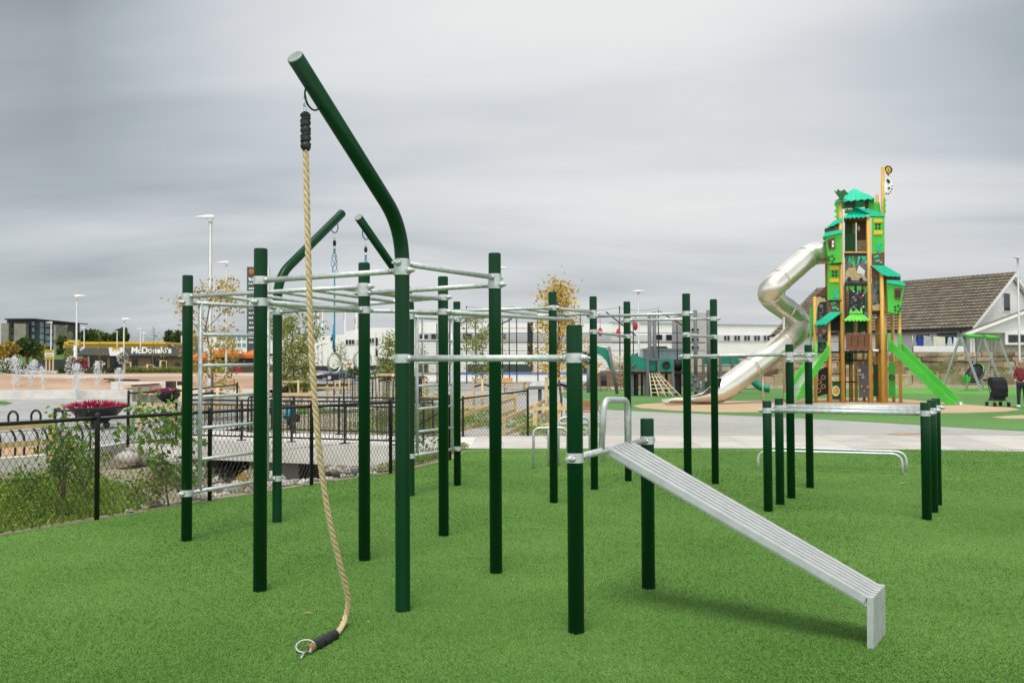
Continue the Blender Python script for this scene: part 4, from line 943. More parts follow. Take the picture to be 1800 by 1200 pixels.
for i in range(30):
    u0 = -HL + (HL - 6.2) * i / 30; q.plate([hp(u0, -HW - .02, ZB), hp(u0 + .26, -HW - .02, ZB), hp(u0 + .26, -HW - .02, ZE - .3), hp(u0, -HW - .02, ZE - .3)], -HV * .02)
q.build('side_wall', 'boards', HS)
ov = .55; sl = (ZR - ZE) / HW
q = MB(); nr, ncol = 17, 58
for sg in (-1, 1):
    for i in range(nr):
        for j in range(ncol):
            v0 = (HW + ov) * i / nr; v1 = (HW + ov) * (i + 1) / nr + .05; u0 = -HL - .3 + (HL + .8) * j / ncol; u1 = u0 + (HL + .8) / ncol
            z0 = ZR - sl * v0 + .02; z1 = ZR - sl * v1 + .11; um = (u0 + u1) / 2
            vs = [hp(u0, sg * v0, z0), hp(um, sg * v0, z0 + .035), hp(u1, sg * v0, z0), hp(u0, sg * v1, z1), hp(um, sg * v1, z1 + .045), hp(u1, sg * v1, z1), ]
            q.add(vs, [(0, 1, 4, 3), (1, 2, 5, 4)])
    q.add([hp(-HL - .3, 0, ZR - .06), hp(.45, 0, ZR - .06), hp(.45, sg * (HW + ov), ZR - sl * (HW + ov) - .06), hp(-HL - .3, sg * (HW + ov), ZR - sl * (HW + ov) - .06)], [(0, 1, 2, 3)])
for j in range(46): q.box(hp(-HL - .2 + (HL + .7) * (j + .5) / 46, 0, ZR + .06), (.37, .24, .14), math.atan2(HU.y, HU.x), .75)
q.build('roof', 'tile', HS)
ef = ZR - sl * (HW + ov)
q = MB(); q.beam(hp(-HL - .3, -HW - ov - .08, ef - .07), hp(.5, -HW - ov - .08, ef - .07), .14, .2); q.beam(hp(-.6, -HW - ov + .1, ef - .15), hp(-.6, -HW + .2, ef - .8), .08, .08); q.build('gutter', 'black', HS)
for sg in (-1, 1):
    q = MB(); q.plate([hp(.46, 0, ZR + .02), hp(.46, sg * (HW + ov), ef + .02), hp(.46, sg * (HW + ov), ef - .26), hp(.46, 0, ZR - .28)], HU * .05); q.build('bargeboard', 'whitep', HS)
    q = MB(); q.plate([hp(.1, 0, ZR - .12), hp(.1, sg * (HW + ov), ef - .12), hp(.46, sg * (HW + ov), ef - .12), hp(.46, 0, ZR - .12)], V((0, 0, -.04))); q.build('soffit', 'whitep', HS)
def hwin(u, v0, v1, z0, z1, gable=True, u1=None):
    if gable:
        f = MB(); f.plate([hp(.035, v0 - .1, z0 - .1), hp(.035, v1 + .1, z0 - .1), hp(.035, v1 + .1, z1 + .1), hp(.035, v0 - .1, z1 + .1)], HU * .06); o = f.build('window', 'whitep', HS)
        f = MB(); f.plate([hp(.1, v0, z0), hp(.1, v1, z0), hp(.1, v1, z1), hp(.1, v0, z1)], HU * .01); f.build('pane', 'glass', o)
    else:
        f = MB(); vv = -HW + .27; f.plate([hp(u - .08, vv, z0 - .1), hp(u1 + .08, vv, z0 - .1), hp(u1 + .08, vv, z1 + .1), hp(u - .08, vv, z1 + .1)], -HV * .05); o = f.build('window', 'whitep', HS)
        f = MB(); f.plate([hp(u, vv - .06, z0), hp(u1, vv - .06, z0), hp(u1, vv - .06, z1), hp(u, vv - .06, z1)], -HV * .01); f.build('pane', 'glass', o)
gz = lambda y, v: P(1764, y, (A0 + HV * v).y).z
hwin(0, -1.26, -.24, gz(546, -.6), gz(516, -.6))
hwin(-4.7, 0, 0, 3.5, 4.2, False, -3.5); hwin(-2.9, 0, 0, 3.35, 4.25, False, -1.2)
q = MB(); c = hp(-HL + 1.2, 1.2, ZR + .05); q.box(c, (1.5, .9, .5), math.atan2(HU.y, HU.x)); q.build('roof_vent', 'galvd', HS)
# garage / second house in front at the right
GX0, GY = P(1686, 588, 74.5).x, 74.5
HT = thing('low_house', V((GX0 + 5, GY, 2.2)), 'low white gabled house cut by the right edge, above a rough stone lower wall', 'house')
z0g = P(1686, 588, GY).z; sg_ = (P(1800, 546, GY).z - z0g) / (P(1800, 546, GY).x - GX0); Wg = 14.2
apz = z0g + sg_ * Wg / 2
q = MB(); q.plate([V((GX0 + .5, GY, z0g + .12)), V((GX0 + Wg - .5, GY, z0g + .12)), V((GX0 + Wg / 2, GY, apz - .1))], V((6.5, 6, 0)))
for i in range(11):
    za = z0g + .12 + (apz - z0g - .4) * i / 11; zb = za + (apz - z0g - .4) / 11 - .012; hw = (apz - .1 - zb) / sg_
    if hw > .2: q.plate([V((GX0 + Wg / 2 - hw, GY - .03, za)), V((GX0 + Wg / 2 + hw, GY - .03, za)), V((GX0 + Wg / 2 + hw, GY - .03, zb)), V((GX0 + Wg / 2 - hw, GY - .03, zb))], V((0, .04, 0)))
q.build('gable_wall', 'boards', HT)
MT['rubble'] = mat('rubble_plaster', (.25, .23, .17), .9, 0, .2, 5, .5, 12)
q = MB(); q.plate([V((GX0 + 1.1, GY + .05, 2.3)), V((GX0 + Wg - .8, GY + .05, 2.3)), V((GX0 + Wg - .8, GY + .05, z0g + .1)), V((GX0 + 1.1, GY + .05, z0g + .1))], V((6.5, 6, 0))); q.build('lower_wall', 'rubble', HT)
q = MB()
for sg in (0, 1):
    e_ = V((GX0 - .1 if not sg else GX0 + Wg + .1, GY - .5, z0g - .02)); a_ = V((GX0 + Wg / 2, GY - .5, apz + .05)); q.plate([e_, a_, a_ + V((7.2, 6.6, 0)), e_ + V((7.2, 6.6, 0))], V((0, 0, .12)))
q.build('roof', 'tile', HT)
for sg in (0, 1):
    e_ = V((GX0 - .1 if not sg else GX0 + Wg + .1, GY - .55, z0g - .02)); a_ = V((GX0 + Wg / 2, GY - .55, apz + .05)); q = MB(); q.plate([e_, a_, a_ - V((0, 0, .24)), e_ - V((0, 0, .24))], V((0, .05, 0))); q.build('bargeboard', 'whitep', HT)
wx0 = P(1767, 588, GY).x; q = MB(); q.box((wx0 + 1.7, GY - .0, P(1780, 595, GY).z), (3.5, .16, .96)); o = q.build('window', 'whitep', HT); q = MB(); q.box((wx0 + 1.72, GY - .09, P(1780, 595, GY).z), (3.06, .03, .6)); q.build('pane', 'glass', o)
q = MB(); q.box((GX0 + 1.0, GY - .02, P(1700, 603, GY).z), (.36, .1, 1.7)); q.build('door_trim', 'whitep', HT)
# laundry in front of the white house
LD = 74.6
def cloth(pix, m, label):
    q = MB(); q.plate([P(x, y, LD) for x, y in pix], V((0, .05, 0))); tag(q.build('laundry', m), label, 'laundry')
MT['clb'] = mat('blue_cloth', (.02, .05, .28), .9); MT['clg'] = mat('grey_cloth', (.38, .4, .42), .9); MT['clw'] = mat('white_cloth', (.66, .67, .68), .9); MT['clc'] = mat('cream_cloth', (.6, .58, .47), .9); MT['clp'] = mat('pale_blue_cloth', (.42, .50, .60), .9)
cloth([(1611, 609), (1623, 610), (1624, 594), (1620, 596), (1615, 589)], 'clb', 'deep blue cloth, first on the washing line')
cloth([(1622, 608), (1640, 608), (1636, 592), (1624, 589)], 'clg', 'grey cloth with a slanted edge on the washing line')
cloth([(1641, 608), (1662, 608), (1661, 592), (1641, 591)], 'clc', 'wide cream cloth in the middle of the washing line')
cloth([(1665, 610), (1675, 610), (1672, 592), (1667, 593)], 'clp', 'pale blue shirt on the washing line')
cloth([(1676, 610), (1683, 611), (1684, 594), (1677, 592)], 'clw', 'white shirt on the washing line, beside the swing')
q = MB(); a, b = P(1604, 590, LD + .03), P(1696, 590, LD + .03); q.tube([a, b], .012, 5); q.tube([V((a.x, a.y, 2.5)), a], .04, 6); q.tube([V((b.x, b.y, 2.5)), b], .04, 6); tag(q.build('washing_line', 'galvd'), 'washing line strung in front of the white house', 'washing line')
q = MB()
for i in range(3): q.beam(P(1606, 609.5 + i * 3.4, 73.4), P(1694, 610 + i * 3.4, 73.4), .03, .125)
for x in (1607, 1630, 1656, 1692): p = P(x, 609, 73.45); q.beam(V((p.x, p.y, 2.4)), p, .08, .08)
tag(q.build('white_fence', 'whitep'), 'low white board fence on top of the stone wall under the laundry', 'fence')

# ------------------------------------------------------------------ SWING SET
SA, SB = P(1688, 588, 58.5), P(1756, 595, 64.2); SZ = 3.45; SA.z = SB.z = SZ
SW = thing('swing_set', V((SA.x, SA.y, 0)), 'three framed swing set with grey slanted legs and a bright green top beam', 'swing set')
sd = (SB - SA).normalized(); sn = V((sd.y, -sd.x, 0))
q = MB(); q.tube([SA - sd * .1, SB + sd * .1], .09, 12); q.build('beam', 'tgr', SW)
for t0_, t1_ in ((.1, .53), (.6, .97)): q = MB(); q.tube([SA.lerp(SB, t0_), SA.lerp(SB, t1_)], .13, 12); q.build('beam_cover', 'tg', SW)
for t in (.0, .57, 1.0):
    p = SA.lerp(SB, t)
    for sg in (1, -1):
        f = V((p.x, p.y, 0)) + sn * sg * 1.15; q = MB(); q.beam(f - V((0, 0, .02)), p + V((0, 0, .0)), .11, .15, sd); q.build('leg', 'galvd', SW)
def chain(p, q_): MB().tube([p, q_], .014, 5).build('chain', 'tk', SW)
def hang(t, zseat, w_): 
    c = SA.lerp(SB, t); 
    for sg in (-1, 1): chain(c + sd * sg * w_ * .6, V((c.x, c.y, zseat)) + sd * sg * w_)
    return V((c.x, c.y, zseat))
c = hang(.12, .75, .18); q = MB(); q.box(c, (.34, .3, .3), .4, 1.2); q.box(c + V((0, 0, .02)), (.2, .18, .5), .4, .7); q.build('toddler_seat', 'tg', SW)
c = hang(.34, .85, .45); q = MB()
pts = [c + sd * math.cos(t) * .62 + sn * math.sin(t) * .5 + V((0, 0, .55 * math.cos(t) + .25)) for t in [i * .3927 for i in range(16)]]; q.tube(pts, .07, 8, closed=True); q.add(pts + [c + V((0, 0, -.12))], [(i, (i + 1) % 16, 16) for i in range(16)]); q.build('nest_seat', 'tk', SW)
q = MB(); q.tube([p + V((0, 0, .09)) for p in pts[:5]], .035, 6); q.build('nest_rim', 'tg', SW)
c = hang(.8, .62, .5); q = MB(); pts = [c + sd * math.cos(t) * .75 + sn * math.sin(t) * .5 for t in [i * .3927 for i in range(16)]]; q.tube(pts, .07, 8, closed=True); q.add(pts + [c + V((0, 0, -.15))], [(i, (i + 1) % 16, 16) for i in range(16)]); q.build('nest_seat', 'tk', SW)

# ------------------------------------------------------------------ STREET LAMPS
def lamp(px, ytop, d, label, arm=1.2, yaw=math.pi, r=.06, zb=None, double=False, head=True, disc=False):
    t = P(px, ytop, d); zb = hgt(t.x, t.y) if zb is None else zb
    T_ = thing('street_lamp', V((t.x, t.y, zb)), label, 'street lamp', 'street lamps')
    q = MB(); q.tube([V((t.x, t.y, zb)), V((t.x, t.y, zb + 1.2)), V((t.x, t.y, zb + 1.25)), t], [r * 1.5, r * 1.5, r, r * .8], 10); q.build('pole', 'lampgrey', T_)
    for k in ((0, math.pi) if double else (0,)):
        a = yaw + k; dx = V((math.cos(a), math.sin(a), 0)); dy = V((-dx.y, dx.x, 0)); q = MB()
        if disc: q.tube([t, t + V((0, 0, .12)), t + V((0, 0, .16))], [.08, .26, .08], 12)
        else:
            ring = lambda c, w_, h_: [c + dy * w_ * math.cos(s) + V((0, 0, h_ * math.sin(s))) for s in [i * .7854 for i in range(8)]]
            st = [(-.17, .06, .04), (-.1, .13, .09), (.12, .15, .09), (.38, .10, .05), (arm * .52, .03, .015)]; rings = [ring(t + dx * s + V((0, 0, .1 + s * .02)), w_, h_) for s, w_, h_ in st]
            q.add([p for r_ in rings for p in r_], [(i * 8 + k2, i * 8 + (k2 + 1) % 8, (i + 1) * 8 + (k2 + 1) % 8, (i + 1) * 8 + k2) for i in range(4) for k2 in range(8)] + [tuple(range(7, -1, -1)), tuple(range(32, 40))], True)
            q.tube([t - V((0, 0, .1)), t + V((0, 0, .12))], .09, 8)
        q.build('lamp_head', 'whitep', T_)
    return T_
MT['lampgrey'] = mat('grey_lamp_pole', (.42, .43, .42), .5, .3, .08, 2)
lamp(1789, 455, 66.5, 'grey lamp post with a flat disc head in front of the low house', r=.08, disc=True, zb=.0)

# ------------------------------------------------------------------ PLAYGROUND SHIP and net frame
PS = thing('playground_ship', G(1165, 693), 'sea green ship shaped play set with dark posts, rope net and ribbed tunnel', 'play set')
SD = 52.5
def splate(name, pix, d, th, m, parent=PS): q = MB(); q.plate([P(x, y, d) for x, y in pix], V((0, th, 0))); return q.build(name, m, parent)
o = splate('hull_panel', [(1110, 650), (1110, 621), (1119, 624), (1128, 628), (1138, 630), (1138, 652)], SD, .08, 'teald')
q = MB()                                   # anchor emblem
q.tube([P(1112.5, 645, SD - .03), P(1117, 638, SD - .03)], .035, 6); q.tube([P(1111, 640, SD - .03), P(1111.5, 645, SD - .03), P(1116, 645, SD - .03)], .03, 6); q.tube([P(1115, 638.5, SD - .03), P(1118.5, 640.5, SD - .03)], .03, 6); q.build('anchor_emblem', 'tgr', o)
splate('wave_trim', [(1110, 652), (1112, 650), (1116, 648.5), (1120, 650), (1124, 648), (1128, 649), (1132, 651.5), (1132, 653)], SD - .1, .06, 'tgr', o)
o = splate('wall_panel', rect(1138.5, 634, 1158, 652), SD + .3, .08, 'teald'); splate('grey_rail', rect(1138, 629, 1158, 633.5), SD + .2, .08, 'tgr'); splate('recess', rect(1152, 640, 1158, 651), SD + .28, .05, 'tgd', o)
o = splate('wall_panel', rect(1159, 631, 1183, 652), SD - .1, .08, 'teald'); c = P(1171, 641, SD - .14); q = MB(); q.tube([c + V((math.cos(t) * .17, 0, math.sin(t) * .17)) for t in [i * .3927 for i in range(16)]], .045, 6, closed=True)
for i in range(8): a = i * .785; q.tube([c + V((math.cos(a) * .05, 0, math.sin(a) * .05)), c + V((math.cos(a) * .24, 0, math.sin(a) * .24))], .03, 5)
q.build('wheel_emblem', 'tk', o)
q = MB(); a, b = P(1183, 641, SD + .3), P(1200, 641, SD + .3)
for i in range(9): q.tube([a.lerp(b, i / 9), a.lerp(b, (i + .55) / 9)], .31, 14); 
q.tube([a, b], .27, 14); q.build('ribbed_tunnel', 'tk', PS)
splate('wall_panel', rect(1199, 631, 1206, 654), SD, .08, 'teald')
splate('deck', rect(1109, 653, 1206, 657), SD, 1.6, 'tk'); splate('wall_panel', [(1184, 652), (1193, 652), (1193, 664), (1184, 662)], SD + .5, .06, 'teald')
for px, top, d, w_ in ((1138, 628, 0, .16), (1158, 630, 0, .16), (1182, 631, 0, .16), (1111, 625, .2, .14), (1116, 655, 1.2, .14), (1120, 655, .6, .12), (1128, 655, 1.2, .12), (1133, 655, .2, .12), (1146, 650, 1.4, .14), (1171, 650, 1.2, .14), (1190, 650, .4, .22), (1204, 632, 0, .16), (1195, 650, 1.4, .14)):
    p = P(px, top, SD + d); q = MB(); q.beam(V((p.x, p.y, 0)), p, w_, w_); q.build('post', 'tgr' if d < .3 else 'tk', PS)
for px, top, d, r in ((1141.5, 553, 1.5, .11), (1150, 548, 1.6, .11), (1222, 545, 2.0, .11), (1245, 545, 3.5, .12)): p = P(px, top, SD + d); q = MB(); q.tube([V((p.x, p.y, 0)), p], r, 8); q.build('mast', 'tgr', PS)
# rope net hanging from the deck to the turf
q = MB(); tl, tr_, bl, br_ = P(1141, 656, SD), P(1157, 656, SD), P(1145, 697, 50.6), P(1197, 697, 50.6)
bl.z = br_.z = .02
for i in range(5): q.tube([tl.lerp(tr_, i / 4) - V((0, .15, 0)), bl.lerp(br_, i / 4)], .035, 5)
for j in range(1, 6): q.tube([tl.lerp(bl, j / 6) - V((0, .15 * (1 - j / 6), 0)), tr_.lerp(br_, j / 6) - V((0, .15 * (1 - j / 6), 0))], .032, 5)
q.build('rope_net', mat('pale_net_rope', (.55, .45, .30), .8), PS)
o = splate('climbing_slab', [(1208, 689), (1207, 655), (1213, 654), (1224, 660), (1230, 672), (1235, 688)], SD - .2, .25, 'tgr')
for x, y in ((1219, 660), (1222, 668), (1216, 674), (1226, 680), (1214, 683)): q = MB(); q.ball(P(x, y, SD - .24), .09, 7, 5, (1, .5, 1)); q.build('climbing_hold', 'tgr', o)
# tower behind the tube slide with a small green slide
PT = thing('small_play_tower', G(1265, 690), 'small dark play tower with sea green panels and slide, behind the steel tube', 'play tower'); SD2 = 57.0
for px, top in ((1236, 628), (1247, 626), (1266, 628), (1287, 628), (1299, 632)): p = P(px, top, SD2); q = MB(); q.beam(V((p.x, p.y, 0)), p, .15, .15); q.build('post', 'tgr', PT)
for x0, x1 in ((1236, 1246), (1268, 1285), (1289, 1298)): splate('wall_panel', rect(x0, 627, x1, 640), SD2, .07, 'teald', PT)
splate('deck', rect(1236, 642, 1300, 644), SD2, 1.5, 'tgr', PT); splate('lower_panel', rect(1237, 670, 1250, 686), SD2, .3, 'tgd', PT); splate('lower_panel', [(1289, 690), (1289, 682), (1298, 676), (1300, 689)], SD2 - .4, .5, 'teald', PT)
q = MB(); ct = crom([P(1314, 657, SD2), P(1322, 665, SD2), P(1330, 675, SD2 - .1), P(1340, 681, SD2 - .2), P(1353, 683, SD2 - .3)], 4); q.tube(ct, [.22] * len(ct), 10); q.build('slide', 'teald', PT)
p = P(1305, 640, SD2); 
# leaning net frame left of the ship: an arched green board between poles
NF = thing('net_climber', G(1085, 691), 'leaning rope climber with an arched sea green board, left of the ship', 'play set'); ND = 51.5
q = MB(); pix = [(1036, 606), (1050, 608), (1066, 612), (1072, 620), (1073, 633), (1076, 650), (1073, 651), (1066, 634), (1056, 624), (1044, 621), (1035, 621)]; q.plate([P(x, y, ND) for x, y in pix], V((0, .12, 0))); q.build('arched_board', 'teald', NF)
for a, b in (((1070, 609), (1085, 692)), ((1034, 640), (1034, 690)), ((1099, 620), (1099, 687))): p0, p1 = P(*a, ND - .3), P(*b, ND - .3); p1.z = max(0, p1.z); q = MB(); q.tube([p0, p1], .09, 8); q.build('pole', 'tgr', NF)
q = MB()
for i in range(7): a, b = P(1074 + i * .8, 622 + i * 9, ND), P(1099, 630 + i * 8, ND); q.tube([a, a.lerp(b, .5) - V((0, 0, .15)), b], .02, 5)
for i in range(4): x = 1080 + i * 5; q.tube([P(x, 625, ND), P(x + 1, 682, ND)], .02, 5)
q.build('rope_net', 'tsand', NF)
# ------------------------------------------------------------------ CHAIN LINK FENCES
def mesh_panel(a, b, za0, za1, zb0, zb1, parent, pitch=.07, r=.0027):
    """diamond wire between two posts, every wire a thin three sided rod"""
    L = math.hypot(b.x - a.x, b.y - a.y); q = MB(); d = V(((b.x - a.x) / L, (b.y - a.y) / L, 0)); nrm = V((d.y, -d.x, 0))
    pt = lambda u, k: V((a.x, a.y, 0)) + d * u + V((0, 0, lerp(lerp(za0, zb0, u / L), lerp(za1, zb1, u / L), k)))
    H = za1 - za0; ku = H * .62; n = int((L + ku) / pitch) + 1
    for sg in (1, -1):
        for i in range(n):
            u0 = i * pitch - (ku if sg > 0 else 0); u1 = u0 + sg * ku
            if sg < 0: u0, u1 = i * pitch, i * pitch - ku
            k0, k1 = 0.0, 1.0
            def clip(u0, u1, k0, k1):
                if u0 == u1: return None
                for lim in (0, L):
                    pass
                lo, hi = 0.0, 1.0
                for (p, w_) in (((0 - u0) / (u1 - u0), 'a'), ((L - u0) / (u1 - u0), 'b')): pass
                t0, t1 = sorted(((0 - u0) / (u1 - u0), (L - u0) / (u1 - u0)))
                lo, hi = max(lo, t0), min(hi, t1)
                return (lo, hi) if hi - lo > .01 else None
            c = clip(u0, u1, k0, k1)
            if not c: continue
            p0, p1 = pt(lerp(u0, u1, c[0]), c[0]) + nrm * .002 * sg, pt(lerp(u0, u1, c[1]), c[1]) + nrm * .002 * sg
            q.tube([p0, p1], r, 3, caps=False, smooth=False)
    for k in (0.0, .5, 1.0): q.tube([pt(i * L / 8, k) + nrm * .003 + V((0, 0, -.01 * math.sin(i / 8 * math.pi))) for i in range(9)], r * .9, 4, caps=False)
    return q.build('wire_mesh', 'black', parent)
def cl_fence(name, posts, label, h=1.12, gap=.11, r=.027, rail_r=.021, drop=None):
    F_ = thing(name, posts[0], label, 'fence')
    for p in posts:
        zb = hgt(p.x, p.y) if p.z == 0 else p.z
        q = MB(); q.tube([V((p.x, p.y, zb - .1)), V((p.x, p.y, zb + h - .01)), V((p.x, p.y, zb + h + .012)), V((p.x, p.y, zb + h + .022))], [r, r, r * .9, r * .4], 12); q.build('post', 'black', F_)
    for a, b in zip(posts, posts[1:]):
        za, zb = (hgt(a.x, a.y) if a.z == 0 else a.z), (hgt(b.x, b.y) if b.z == 0 else b.z)
        q = MB(); q.tube([V((a.x, a.y, za + h - .04)), V((b.x, b.y, zb + h - .04))], rail_r, 10); q.build('top_rail', 'black', F_)
        mesh_panel(a, b, za + .05, za + h - gap, zb + .05, zb + h - gap, F_)
    return F_
off = V((-.03, .03, 0))
P0 = G(170, 913); P1 = G(368.5, 880); dirf = (P0 - P1)
cl_fence('chain_link_fence', [P0 + dirf * 1.02 + V((0, -.12, 0)), P0, P1, G(547.5, 852), G(686.5, 832), G(791, 808)], 'black chain link fence along the left edge of the artificial turf')
cl_fence('chain_link_fence', [V((-2.55, 22.1, 0)), V((-1.15, 22.15, 0)), P(928, 766, 22.25) * 1.0 - V((0, 0, P(928, 766, 22.25).z))], 'black chain link fence panel beyond the tiled path, beside the timber stakes', 1.1, .1)
def PZ(px, d, z): p = P(px, 700, d); return V((p.x, p.y, z))
F2 = cl_fence('chain_link_fence', [PZ(226, 20.3, .04), PZ(310, 21.4, .05), PZ(417, 24.6, .14)], 'black chain link fence across the ditch, passing the red heather bowls', 1.1, .30)
F3 = cl_fence('chain_link_fence', [PZ(97, 18.4, -.28), PZ(225, 20.2, -.26)], 'short low black chain link fence stepping down behind the leafy shrub', 1.12, .30)

# ------------------------------------------------------------------ FOOTBRIDGE
FB = thing('footbridge', V((BR_N0.x + 3, BR_N0.y + 1, 0)), 'pale concrete footbridge over the stony ditch with black bar railings', 'footbridge')
bx0, bx1 = P(300, 700, 21.6).x, P(826, 700, 18.9).x; wb = 2.9
def bpt(x, k, z): return V((x, bridge_y(x) + k * wb, z))
q = MB(); q.plate([bpt(bx0, 0, .008), bpt(bx1, 0, .008), bpt(bx1, 1, .008), bpt(bx0, 1, .008)], V((0, 0, -.44))); q.build('deck', 'concrete', FB)
q = MB(); x0, x1 = P(262, 700, 21.5).x, P(338, 700, 21).x; q.plate([bpt(x0, .05, -.08), bpt(x1, .05, -.44), bpt(x1, .95, -.44), bpt(x0, .95, -.08)], V((0, 0, -.9))); q.build('abutment', 'concrete', FB)
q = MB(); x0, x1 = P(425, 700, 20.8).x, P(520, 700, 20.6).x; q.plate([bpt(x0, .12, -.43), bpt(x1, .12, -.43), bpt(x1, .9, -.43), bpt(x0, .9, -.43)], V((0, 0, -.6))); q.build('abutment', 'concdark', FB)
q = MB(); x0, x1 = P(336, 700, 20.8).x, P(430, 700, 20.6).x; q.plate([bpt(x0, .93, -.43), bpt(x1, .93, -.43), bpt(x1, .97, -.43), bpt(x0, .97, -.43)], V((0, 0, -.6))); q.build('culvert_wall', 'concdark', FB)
def railing(k, xa, xb, posts, zt=.90, zm=.80, zb=.10, par=FB):
    q = MB(); q.tube(bez([bpt(xa, k, .02), bpt(xa, k, zt), bpt(xb, k, zt), bpt(xb, k, .02)], .1, 5), .021, 10); RL = q.build('railing', 'black', par, origin=bpt(xa, k, 0))
    for z in (zm, zb): q = MB(); q.beam(bpt(xa, k, z), bpt(xb, k, z), .03, .035); q.build('rail', 'black', RL)
    for px in posts:
        x = px; q = MB(); q.beam(bpt(x, k, .01), bpt(x, k, zt), .045, .045); q.box(bpt(x, k, .02), (.18, .12, .015)); q.build('railing_post', 'black', RL)
    n = int((xb - xa) / .098); first = None
    for i in range(1, n):
        x = xa + (xb - xa) * i / n; p = bpt(x, k, (zm + zb) / 2)
        if first is None: q = MB(); q.tube([p - V((0, 0, (zm - zb) / 2)), p + V((0, 0, (zm - zb) / 2))], .0075, 6, caps=False); first = q.build('baluster', 'black', RL, origin=p); fp = p; fl0 = first.location.copy()
        else: c = first.copy(); COL.objects.link(c); c.parent = RL; c.location = fl0 + (p - fp); ORG[c.name] = p
ny = lambda px, d: P(px, 700, d).x
railing(.05, ny(317, 21.2), ny(745, 19.6), [ny(417, 20.9), ny(510.5, 20.6), ny(607.5, 20.3), ny(700, 20)])
railing(.93, ny(425, 23.5), ny(762, 22.2), [ny(430, 23.4), ny(512, 23.2), ny(596, 23), ny(690, 22.6)])
# plaza wall and kerb along the grass bank
q = MB()
for (x0, y0), (x1, y1) in zip(WALLP[:6], WALLP[1:6]):
    d = V((x1 - x0, y1 - y0, 0)).normalized(); n_ = V((-d.y, d.x, 0)) * .22
    q.plate([V((x0, y0, .012)), V((x1, y1, .012)), V((x1, y1, .012)) + n_, V((x0, y0, .012)) + n_], V((0, 0, -.75)))
tag(q.build('retaining_wall', 'concrete'), 'low pale concrete retaining wall between the bike racks and the grassy bank', 'wall')
sheet('tan_strip', [V((-12.2, 10.6, 0)), V((-10.2, 14.8, 0)), V((-9.2, 17.4, 0)), V((-8.62, 18.3, 0)), V((-8.5, 20.3, 0)), V((-9.3, 20.4, 0)), V((-10.4, 19.6, 0)), V((-12.5, 16.5, 0)), V((-14.5, 11.5, 0))], .004, mat('tan_paving', (.44, .28, .15), .9, 0, .12, 3, .1, 30))
# bike racks
def rack(px0, px1, d, label):
    a, b = P(px0, 700, d), P(px1, 700, d); a.z = b.z = 0.0; ln = V((-.15, .05, 0))
    pts = []
    def legs(p): return [p, p + V((0, 0, .34)), p + ln * .9 + V((0, 0, .53)), p + ln + V((0, 0, .66))]
    L1, L2 = legs(a), legs(b); top = [L1[-1] + V((.0, 0, .09)), L1[-1].lerp(L2[-1], .3) + V((0, 0, .16)), L1[-1].lerp(L2[-1], .7) + V((0, 0, .16)), L2[-1] + V((0, 0, .09))]
    q = MB(); q.tube(crom(L1 + top + L2[::-1], 4), .021, 10); tag(q.build('bike_rack', 'black'), label, 'bike rack', 'bent black bike racks')
for x0, x1, d, lab in ((-18, 1, 17.5, 'bent black bike rack cut by the left edge of the photo'), (27, 43, 17.8, 'bent black bike rack, first complete one from the left'), (67, 83, 18.2, 'bent black bike rack just left of the timber fence post'), (107, 122, 18.7, 'bent black bike rack half hidden by the leafy shrub'), (145, 159, 19.2, 'bent black bike rack in front of the near heather bowl')): rack(x0, x1, d, lab)
# timber fences
def timber_fence(posts, rails, label, h=.7, w_=.09, name='timber_fence'):
    T_ = thing(name, posts[0], label, 'fence')
    for p in posts: q = MB(); q.box((p.x, p.y, p.z + h / 2), (w_, w_, h)); q.build('post', 'wood', T_)
    for a, b in zip(posts, posts[1:]):
        for z in rails: q = MB(); q.beam(V((a.x, a.y, a.z + z)) - V((0, .06, 0)), V((b.x, b.y, b.z + z)) - V((0, .06, 0)), .035, .10); q.build('rail', 'wood', T_)
    return T_
timber_fence([PZ(92, 17.25, -.0), PZ(-12, 16.2, 0), PZ(-130, 15.2, 0)], (.31, .62), 'two railed timber fence along the retaining wall in front of the bike racks', .66)
timber_fence([PZ(247, 25.4, 0), PZ(306, 25.6, 0)], (.32, .64), 'short timber rail fence between the two heather bowls', .68)
